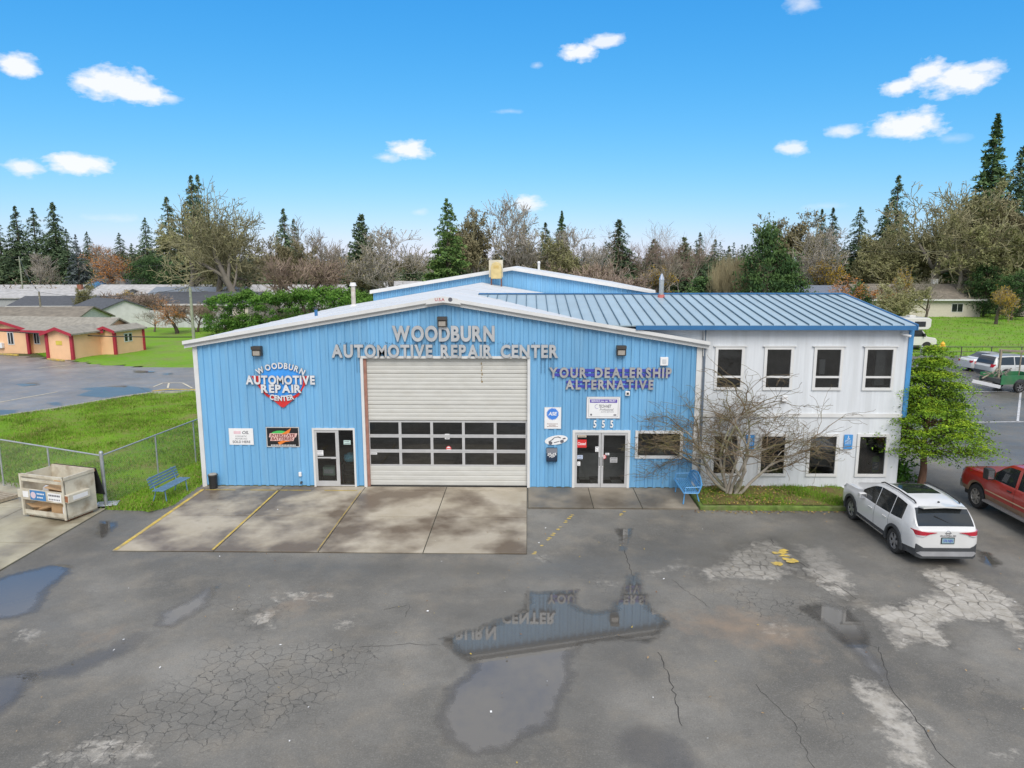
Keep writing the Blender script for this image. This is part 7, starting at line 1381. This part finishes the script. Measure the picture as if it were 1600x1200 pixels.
# --- the bare multi-stemmed tree in the planting bed
def front_tree():
    r = np.random.default_rng(63); tk, tw = TubeSet(), TubeSet(); base = np.array([19.33, -.95, .12]); M_st = mat('mossy_stem', (.30, .265, .22), .9, 0, .2, 5, dirt=(.13, .15, .025), dirt_amt=.95, dirt_scale=2.2); M_tw = mat('front_twig', (.17, .125, .075), .9, 0, .25, 5, dirt=(.15, .17, .03), dirt_amt=.7, dirt_scale=1.5)
    def grow(p, d, ln, rad, lv, flat):
        n = 5; pts = [p]; dd = d / np.linalg.norm(d)
        for i in range(n):
            dd = dd + r.normal(0, .13 + .03 * lv, 3) * [1, 1, .8] + np.array([0, 0, .05 if lv < 3 else .03]); dd[2] *= flat if lv > 0 else 1; dd /= np.linalg.norm(dd); q = pts[-1] + dd * ln / n; q[1] = min(q[1], -.12); q[2] = max(q[2], .5 if lv > 1 else .1); pts.append(q)
        re = max(rad * .66, .0062); (tk if lv < 2 else tw).add(pts, np.linspace(rad, re, n + 1), 7 if lv < 2 else (4 if lv < 4 else 3))
        if lv >= 5: return
        nk = (3, 3, 3, 3, 2)[lv]
        for k in range(nk):
            t = 1.0 if k == 0 else r.uniform(.3, .98); i = min(int(t * n), n - 1); q = pts[i] + (pts[i + 1] - pts[i]) * (t * n - i); side = r.normal(0, 1, 3) * [1, 1, .75]; side -= dd * (side @ dd); side /= np.linalg.norm(side); an = r.uniform(.2, .45) if k == 0 else r.uniform(.5, 1.0); nd = dd * np.cos(an) + side * np.sin(an)
            grow(q, nd, ln * r.uniform(.58, .88), max(re * (.95 if k == 0 else r.uniform(.55, .85)), .0062), lv + 1, flat)
    stems = [(-1.25, -.2, .8, 1.75), (-.95, -.1, 1.05, 1.75), (-.55, .05, 1.2, 1.7), (-.2, -.2, 1.5, 1.75), (.08, .05, 1.6, 1.5), (.3, -.25, 1.35, 1.7), (.62, -.1, 1.25, 1.9), (.95, -.05, .95, 1.5), (-.3, -.5, 1.1, 1.3)]
    for i, (dx, dy, dz, ln) in enumerate(stems):
        a = i * .8; grow(base + [.16 * math.cos(a) + dx * .1, .13 * math.sin(a), 0], np.array([dx, dy, dz]), ln, .062, 0, .86)
    t = empty('bare_tree', tuple(base), 0, 'leafless multi-stemmed tree with mossy limbs in the planting bed', 'tree')
    for nm, me in (('trunk', tk.mesh('trunk', [M_st])), ('crown', tw.mesh('crown', [M_tw]))): o = bpy.data.objects.new(nm, me); COL.objects.link(o); o.parent = t; o.matrix_parent_inverse = Matrix.Translation(-Vector(base))
    return sum(len(x) for x in tw.F)
front_tree()

# ------------------------------------------------------------------ houses
M_shingle = mat('grey_shingles', (.27, .25, .21), .9, 0, .2, 3, bump=.3, bscale=12); M_shdark = mat('dark_shingles', (.075, .08, .09), .9, 0, .2, 3); M_shpale = mat('pale_roof', (.40, .39, .38), .85, 0, .2, 1.2, dirt=(.25, .25, .22), dirt_amt=.6); M_shtan = mat('tan_shingles', (.19, .165, .13), .9, 0, .25, 1.5)
M_peach = mat('peach_siding', (.80, .50, .29), .7, 0, .05, 2, dirt=(.58, .30, .16), dirt_amt=.35, dirt_scale=.5); M_redtrim = mat('red_trim', (.36, .025, .045), .6); M_house_white = mat('house_white', (.60, .60, .58), .7, 0, .06, 2, dirt=(.42, .42, .40), dirt_amt=.3); M_brick = mat('brick_red', (.26, .11, .07), .9, 0, .2, 6); M_house_grey = mat('house_grey', (.34, .35, .35), .7); M_house_blue = mat('house_blue', (.10, .28, .52), .7); M_house_cream = mat('house_cream', (.55, .50, .42), .75, 0, .06)
def gable(t, x0, x1, y0, y1, h, rise, wall, roof, along='x', over=.35, wins=(), trim=None, chim=None, z0=0.0):
    """box with gable roof; ridge along x or y; wins: (side, centre, width, zlo, zhi) on 's' (y0), 'e' (x1), 'w' (x0)"""
    xm, ym = (x0 + x1) / 2, (y0 + y1) / 2; b = MB()
    if along == 'x': b.prism([(x0, y0, z0), (x0, y1, z0), (x0, y1, h), (x0, ym, h + rise), (x0, y0, h)], (x1 - x0, 0, 0))
    else: b.prism([(x0, y0, z0), (x1, y0, z0), (x1, y0, h), (xm, y0, h + rise), (x0, y0, h)], (0, y1 - y0, 0))
    b.build('wall', wall, t); th = .14
    for s in (-1, 1):
        b = MB()
        if along == 'x':
            ye = (y0 - over) if s < 0 else (y1 + over); k = rise / ((y1 - y0) / 2); ze = h - over * k; b.prism([(x0 - over, ye, ze), (x0 - over, ym, h + rise), (x0 - over, ym, h + rise + th), (x0 - over, ye, ze + th)], (x1 - x0 + 2 * over, 0, 0))
        else:
            xe = (x0 - over) if s < 0 else (x1 + over); k = rise / ((x1 - x0) / 2); ze = h - over * k; b.prism([(xe, y0 - over, ze), (xm, y0 - over, h + rise), (xm, y0 - over, h + rise + th), (xe, y0 - over, ze + th)], (0, y1 - y0 + 2 * over, 0))
        ro = b.build('roof_slope', roof, t)
        if chim and s < 0: MB().box(chim[0] - .4, chim[0] + .4, chim[1] - .35, chim[1] + .35, h, h + rise + chim[2]).build('chimney', chim[3], ro)
    if trim:
        b = MB()
        if along == 'x': b.box(x0 - over, x1 + over, y0 - over - .05, y0 - over, h - over * rise / ((y1 - y0) / 2) - .08, h - over * rise / ((y1 - y0) / 2) + th + .02)
        else:
            k = rise / ((x1 - x0) / 2)
            for s in (-1, 1): xe = xm + s * ((x1 - x0) / 2 + over); b.prism([(xe, y0 - over - .01, h - over * k - .1), (xm, y0 - over - .01, h + rise - .1), (xm, y0 - over - .01, h + rise + th + .02), (xe, y0 - over - .01, h - over * k + th + .02)], (0, -.06, 0))
        b.build('fascia', trim, t)
    for (sd, c, w, za, zb_) in wins:
        if sd == 's': f = MB().box(c - w / 2 - .08, c + w / 2 + .08, y0 - .04, y0, za - .08, zb_ + .08).build('window', M_trim, t); MB().box(c - w / 2, c + w / 2, y0 - .05, y0 - .04, za, zb_).build('pane', M_carglass, f); MB().box(c - .03, c + .03, y0 - .065, y0 - .05, za, zb_).build('mullion', M_trim, f)
        if sd == 'e': f = MB().box(x1, x1 + .04, c - w / 2 - .08, c + w / 2 + .08, za - .08, zb_ + .08).build('window', M_trim, t); MB().box(x1 + .04, x1 + .05, c - w / 2, c + w / 2, za, zb_).build('pane', M_carglass, f)
def house(label, px, dist, L_, D_, h, rise, wall, roof, rz=0, name='house', **k):
    p = far(px, dist); t = empty(name, (p.x, p.y, -.05), math.radians(rz), label, 'house', 'neighbouring houses'); gable(t, -L_ / 2, L_ / 2, 0, D_, h, rise, wall, roof, **k); return t
# peach building with red trim (several gabled blocks)
pb = thing('peach_lodge', 'peach low building with dark red trim and grey shingle roof', 'building', (-27.56, 35.41, -.03), None, math.radians(-10)); Hh = 2.35
gable(pb, -22, .2, 3.42, 7.0, Hh, .85, M_peach, M_shingle, 'x', .4, [('s', -6.95, .5, .95, 1.9)], M_redtrim)
gable(pb, -12.4, -7.5, 3.0, 8.0, Hh - .05, .62, M_peach, M_shingle, 'y', .35, [('s', -9.4, .55, .9, 1.95)], M_redtrim)
gable(pb, -2.5, 0, 0, 5.0, Hh - .05, .42, M_peach, M_shingle, 'y', .35, (), M_redtrim)
gable(pb, -.2, 1.5, 3.3, 7.0, Hh - .1, .3, M_peach, M_shingle, 'y', .3, [('e', 4.7, .35, 1.2, 1.85), ('e', 5.25, .35, 1.2, 1.85)], M_redtrim)
for (xx, yy, z1) in ((-12.4, 2.98, 2.25), (-7.5, 2.98, 2.25), (-2.5, -.02, 2.25), (.0, -.02, 2.28), (.02, 4.6, 2.2), (1.5, 3.28, 2.2), (1.5, 7.0, 2.2)): MB().box(xx - .13, xx + .13, yy - .1, yy + .1, .0, z1).build('corner_board', M_redtrim, pb)
o = MB().box(-5.9, -4.9, 3.34, 3.4, .05, 2.1).build('door', M_redtrim, pb); MB().box(-5.05, -4.97, 3.29, 3.34, 1.0, 1.15).build('handle', M_alu, o)
b = MB(); b.prism([(-7.2, 2.0, 2.2), (-3.6, 2.0, 2.2), (-3.6, 3.6, 2.55), (-7.2, 3.6, 2.55)], (0, 0, .1)); b.build('porch_roof', M_shingle, pb); b = MB(); b.box(-7.2, -3.6, 1.94, 2.0, 2.1, 2.32); b.build('porch_fascia', M_redtrim, pb)
MB().box(-10.9, -10.2, 2.7, 3.0, .5, 1.0).build('air_conditioner', M_paper, pb, bevel=.03); MB().box(-1.6, -1.0, -.04, -.01, 1.3, 1.65).build('yellow_notice', mat('yellow_board', (.62, .50, .08), .6), pb)
for (a_, c_) in (((0, 554), (28, 556)), ((75, 562), (100, 564.5))):
    p, q = at(*a_), at(*c_); t = thing('parking_stop', 'yellow wheel stop %s' % ('at the left border before the peach building' if a_[0] == 0 else 'in front of the red door of the peach building'), 'wheel stop', (p.x, p.y, -.02)); d = q - p; b = MB(); b.bar((0, 0, .08), (d.x, d.y, .08), .18, .15); b.build('bar', M_yellow, t, bevel=.03); b = MB(); b.bar((d.x * .05, d.y * .05, .158), (d.x * .95, d.y * .95, .158), .1, .012); b.build('ridge', M_yellow, t)
house('white house with dark gable roof behind the peach building', 122, 90, 9, 6.5, 2.5, 1.25, M_house_white, M_shdark, -38, over=.3, wins=[('s', -.6, .7, 1.2, 2.2), ('s', 2.4, .7, 1.2, 2.2)], trim=M_trim)
house('long dark roofed wing joining the white house', 95, 104, 16, 9, 2.2, 1.2, M_house_white, M_shdark, 4, wins=[('s', 3.6, 1.0, 1.0, 2.2)], trim=M_trim)
house('low grey shingled house above the peach building', 0, 74, 13, 9, 2.2, 1.3, M_house_white, M_shtan, 6)
house('wide flat pale roofed house at the left', 55, 125, 26, 13, 2.4, 1.3, M_house_grey, M_shpale, 3, chim=(4, 6, .9, M_brick)); house('second pale roofed house behind the left one', 20, 150, 24, 10, 2.4, 1.4, M_house_white, M_shpale, 2)
house('grey roofed house with blue gable wall', 150, 160, 8, 10, 3.0, 2.0, M_house_blue, M_shingle, 5, along='y'); house('long pale tan roofed house right of the blue gable', 215, 132, 22, 11, 2.4, 1.9, M_house_white, M_shpale, -4, wins=[('s', 6, 1.2, 1.0, 2.0)]); house('dark roofed far house behind the tan roof', 225, 165, 22, 10, 2.7, 2.0, M_house_grey, M_shdark, 0)
house('blue-grey roofed house left of the big oak', 290, 118, 15, 12, 2.5, 1.8, M_house_white, mat('blue_grey_roof', (.20, .23, .27), .85, 0, .1, 2), 3, wins=[('s', -4, 1.3, .9, 2.0)]); house('slate roofed bungalow behind the white board fence', 300, 104, 16, 10, 2.5, 1.5, M_house_cream, M_shdark, -3, wins=[('s', -5.5, 1.4, .9, 2.1), ('s', 0, 1.2, .9, 2.1), ('s', 5, 1.2, .9, 2.1)], trim=M_trim)
house('pale roofed house glimpsed below the pinkish thicket', 470, 135, 22, 12, 2.5, 1.7, M_house_white, M_shpale, 2); house('pale house behind the fan-shaped bare tree', 640, 150, 22, 12, 2.7, 1.8, M_house_white, M_shpale, -3); house('low pale house in the gap right of the cedar', 760, 160, 20, 11, 2.7, 1.8, M_house_white, M_shingle, 0)
house('pale roofed shed with brown ridge behind the flue', 1035, 72, 9.5, 8, 2.9, 1.1, mat('pale_yellow_wall', (.56, .53, .33), .7), mat('white_metal_roof', (.56, .57, .58), .5), 2, name='shed'); house('low rusty roofed lean-to right of the metal flue', 1078, 68, 6.5, 6, 2.6, .9, M_house_white, mat('rusty_brown_roof', (.24, .14, .11), .8, 0, .3, 2), 0, name='shed')
house('grey house far behind the birches', 1000, 175, 26, 12, 2.7, 1.9, M_house_grey, M_shingle, 0); house('pale gabled house behind the poplar clumps', 1165, 170, 12, 10, 3.0, 2.2, M_house_white, M_shingle, 0); house('slate roofed house with pale panels right of the utility pole', 1295, 108, 9, 10, 3.0, 1.8, M_house_cream, mat('slate_blue_roof', (.14, .16, .20), .7, 0, .1, 2), 0)
house('tan bungalow with brown roof and white chimney at the far field edge', 1448, 112, 17.5, 11, 2.9, 2.0, M_house_cream, M_shtan, -2, wins=[('s', -3.5, 1.2, 1.0, 2.1), ('s', 5.2, 1.6, .9, 2.1)], trim=M_trim, chim=(4.5, 6, .9, M_trim), over=.6)
house('far pale house left of the birches', 905, 165, 20, 10, 2.7, 1.8, M_house_white, M_shpale, 3)
# white board fence behind the far lawn
bf = thing('board_fence', 'white tall board fence behind the far lawn', 'fence', tuple(at(196, 512))); d0, d1 = at(196, 512), at(356, 513); n = 52; dv = (d1 - d0) / n
for i in range(n): a_ = dv * i; c_ = dv * (i + .95); b = MB(); b.bar((a_.x, a_.y, 1.15), (c_.x, c_.y, 1.15), .03, 2.3 + .03 * math.sin(i * 1.7)); b.build('board', mat('white_boards', (.52, .53, .54), .7, 0, .06, 2, rand=.08), bf)
for z_ in (.5, 1.9): b = MB(); b.bar((0, .06, z_), tuple(dv * n + Vector((0, .06, z_))), .05, .1); b.build('rail', M_trim, bf)
# ------------------------------------------------------------------ utility poles and wires
M_pole = mat('weathered_pole', (.22, .20, .15), .9, 0, .2, 4); M_polegreen = mat('mossy_pole', (.27, .29, .21), .85, 0, .2, 4)
def pole(label, px, dist, row, m, arm=None):
    p = far(px, dist); h = high(row, dist); t = thing('utility_pole', label, 'pole', (p.x, p.y, -.05), 'utility poles'); MB().cyl((0, 0, 0), (0, 0, h), .16, .11, 10).build('shaft', m, t)
    MB().box(-.8, .8, -.06, .06, h - .7, h - .56).build('crossarm', m, t) if arm else MB().cyl((0, -.1, h - .9), (0, -.1, h - .75), .05, .05, 6).build('insulator', M_galv, t)
    if arm == 't': MB().cyl((.28, -.1, h - 2.2), (.28, -.1, h - 1.3), .22, .22, 10).build('transformer', M_galv, t)
    return Vector((p.x, p.y, h - .05))
w1 = pole('pale mossy utility pole on the lawn left of the blue building', 294, 65.5, 447, M_polegreen); w2 = pole('dark utility pole standing behind the white house roof', 56, 97, 454, M_pole); w3 = pole('far slanting pole among the left firs', 31, 150, 400, M_polegreen, 'a'); w4 = pole('tall pole with transformer beside the holly', 1238, 105, 388, M_pole, 't'); w5 = pole('distant pole at the right photo border', 1640, 110, 380, M_pole, 'a')
def wire(label, a, c, sag, r_=.02, n=24):
    t = thing('overhead_wire', label, 'wire', tuple(a), 'overhead wires'); b = MB(); pts = []
    for i in range(n + 1): u = i / n; p = a.lerp(c, u) - a; p.z -= sag * 4 * u * (1 - u); pts.append(p)
    b.tube(pts, r_, 4); b.build('cable', M_black, t); b = MB(); b.cyl(pts[0], pts[0] + Vector((0, 0, .1)), r_ * 2, r_ * 2, 6); b.build('clamp', M_galv, t)
far_l = far(-160, 58); wire('dark cable sagging past the peach building', w1 - Vector((0, 0, 4.6)), Vector((far_l.x, far_l.y, 3.4)), .35, .045); wire('thin upper wire from the mossy pole to the dark pole', w1, w2, .8, .02); wire('thin wire from the dark pole to the far pole', w2, w3, 1.0, .025); q = far(-200, 150); wire('thin wire leaving the far pole to the left', w3, Vector((q.x, q.y, 10)), .8, .03); q = far(700, 120); wire('long thin wire across the trees behind the shop', Vector((far(1238, 105).x, far(1238, 105).y, high(400, 105))), Vector((q.x, q.y, high(402, 120))), 1.2, .022); wire('thin wire running right from the transformer pole', w4, w5, 1.0, .02); wire('thin wire from the far left pole over the roofs', w3 + Vector((.5, 0, -.4)), Vector((far(330, 130).x, far(330, 130).y, high(410, 130))), 1.0, .025)
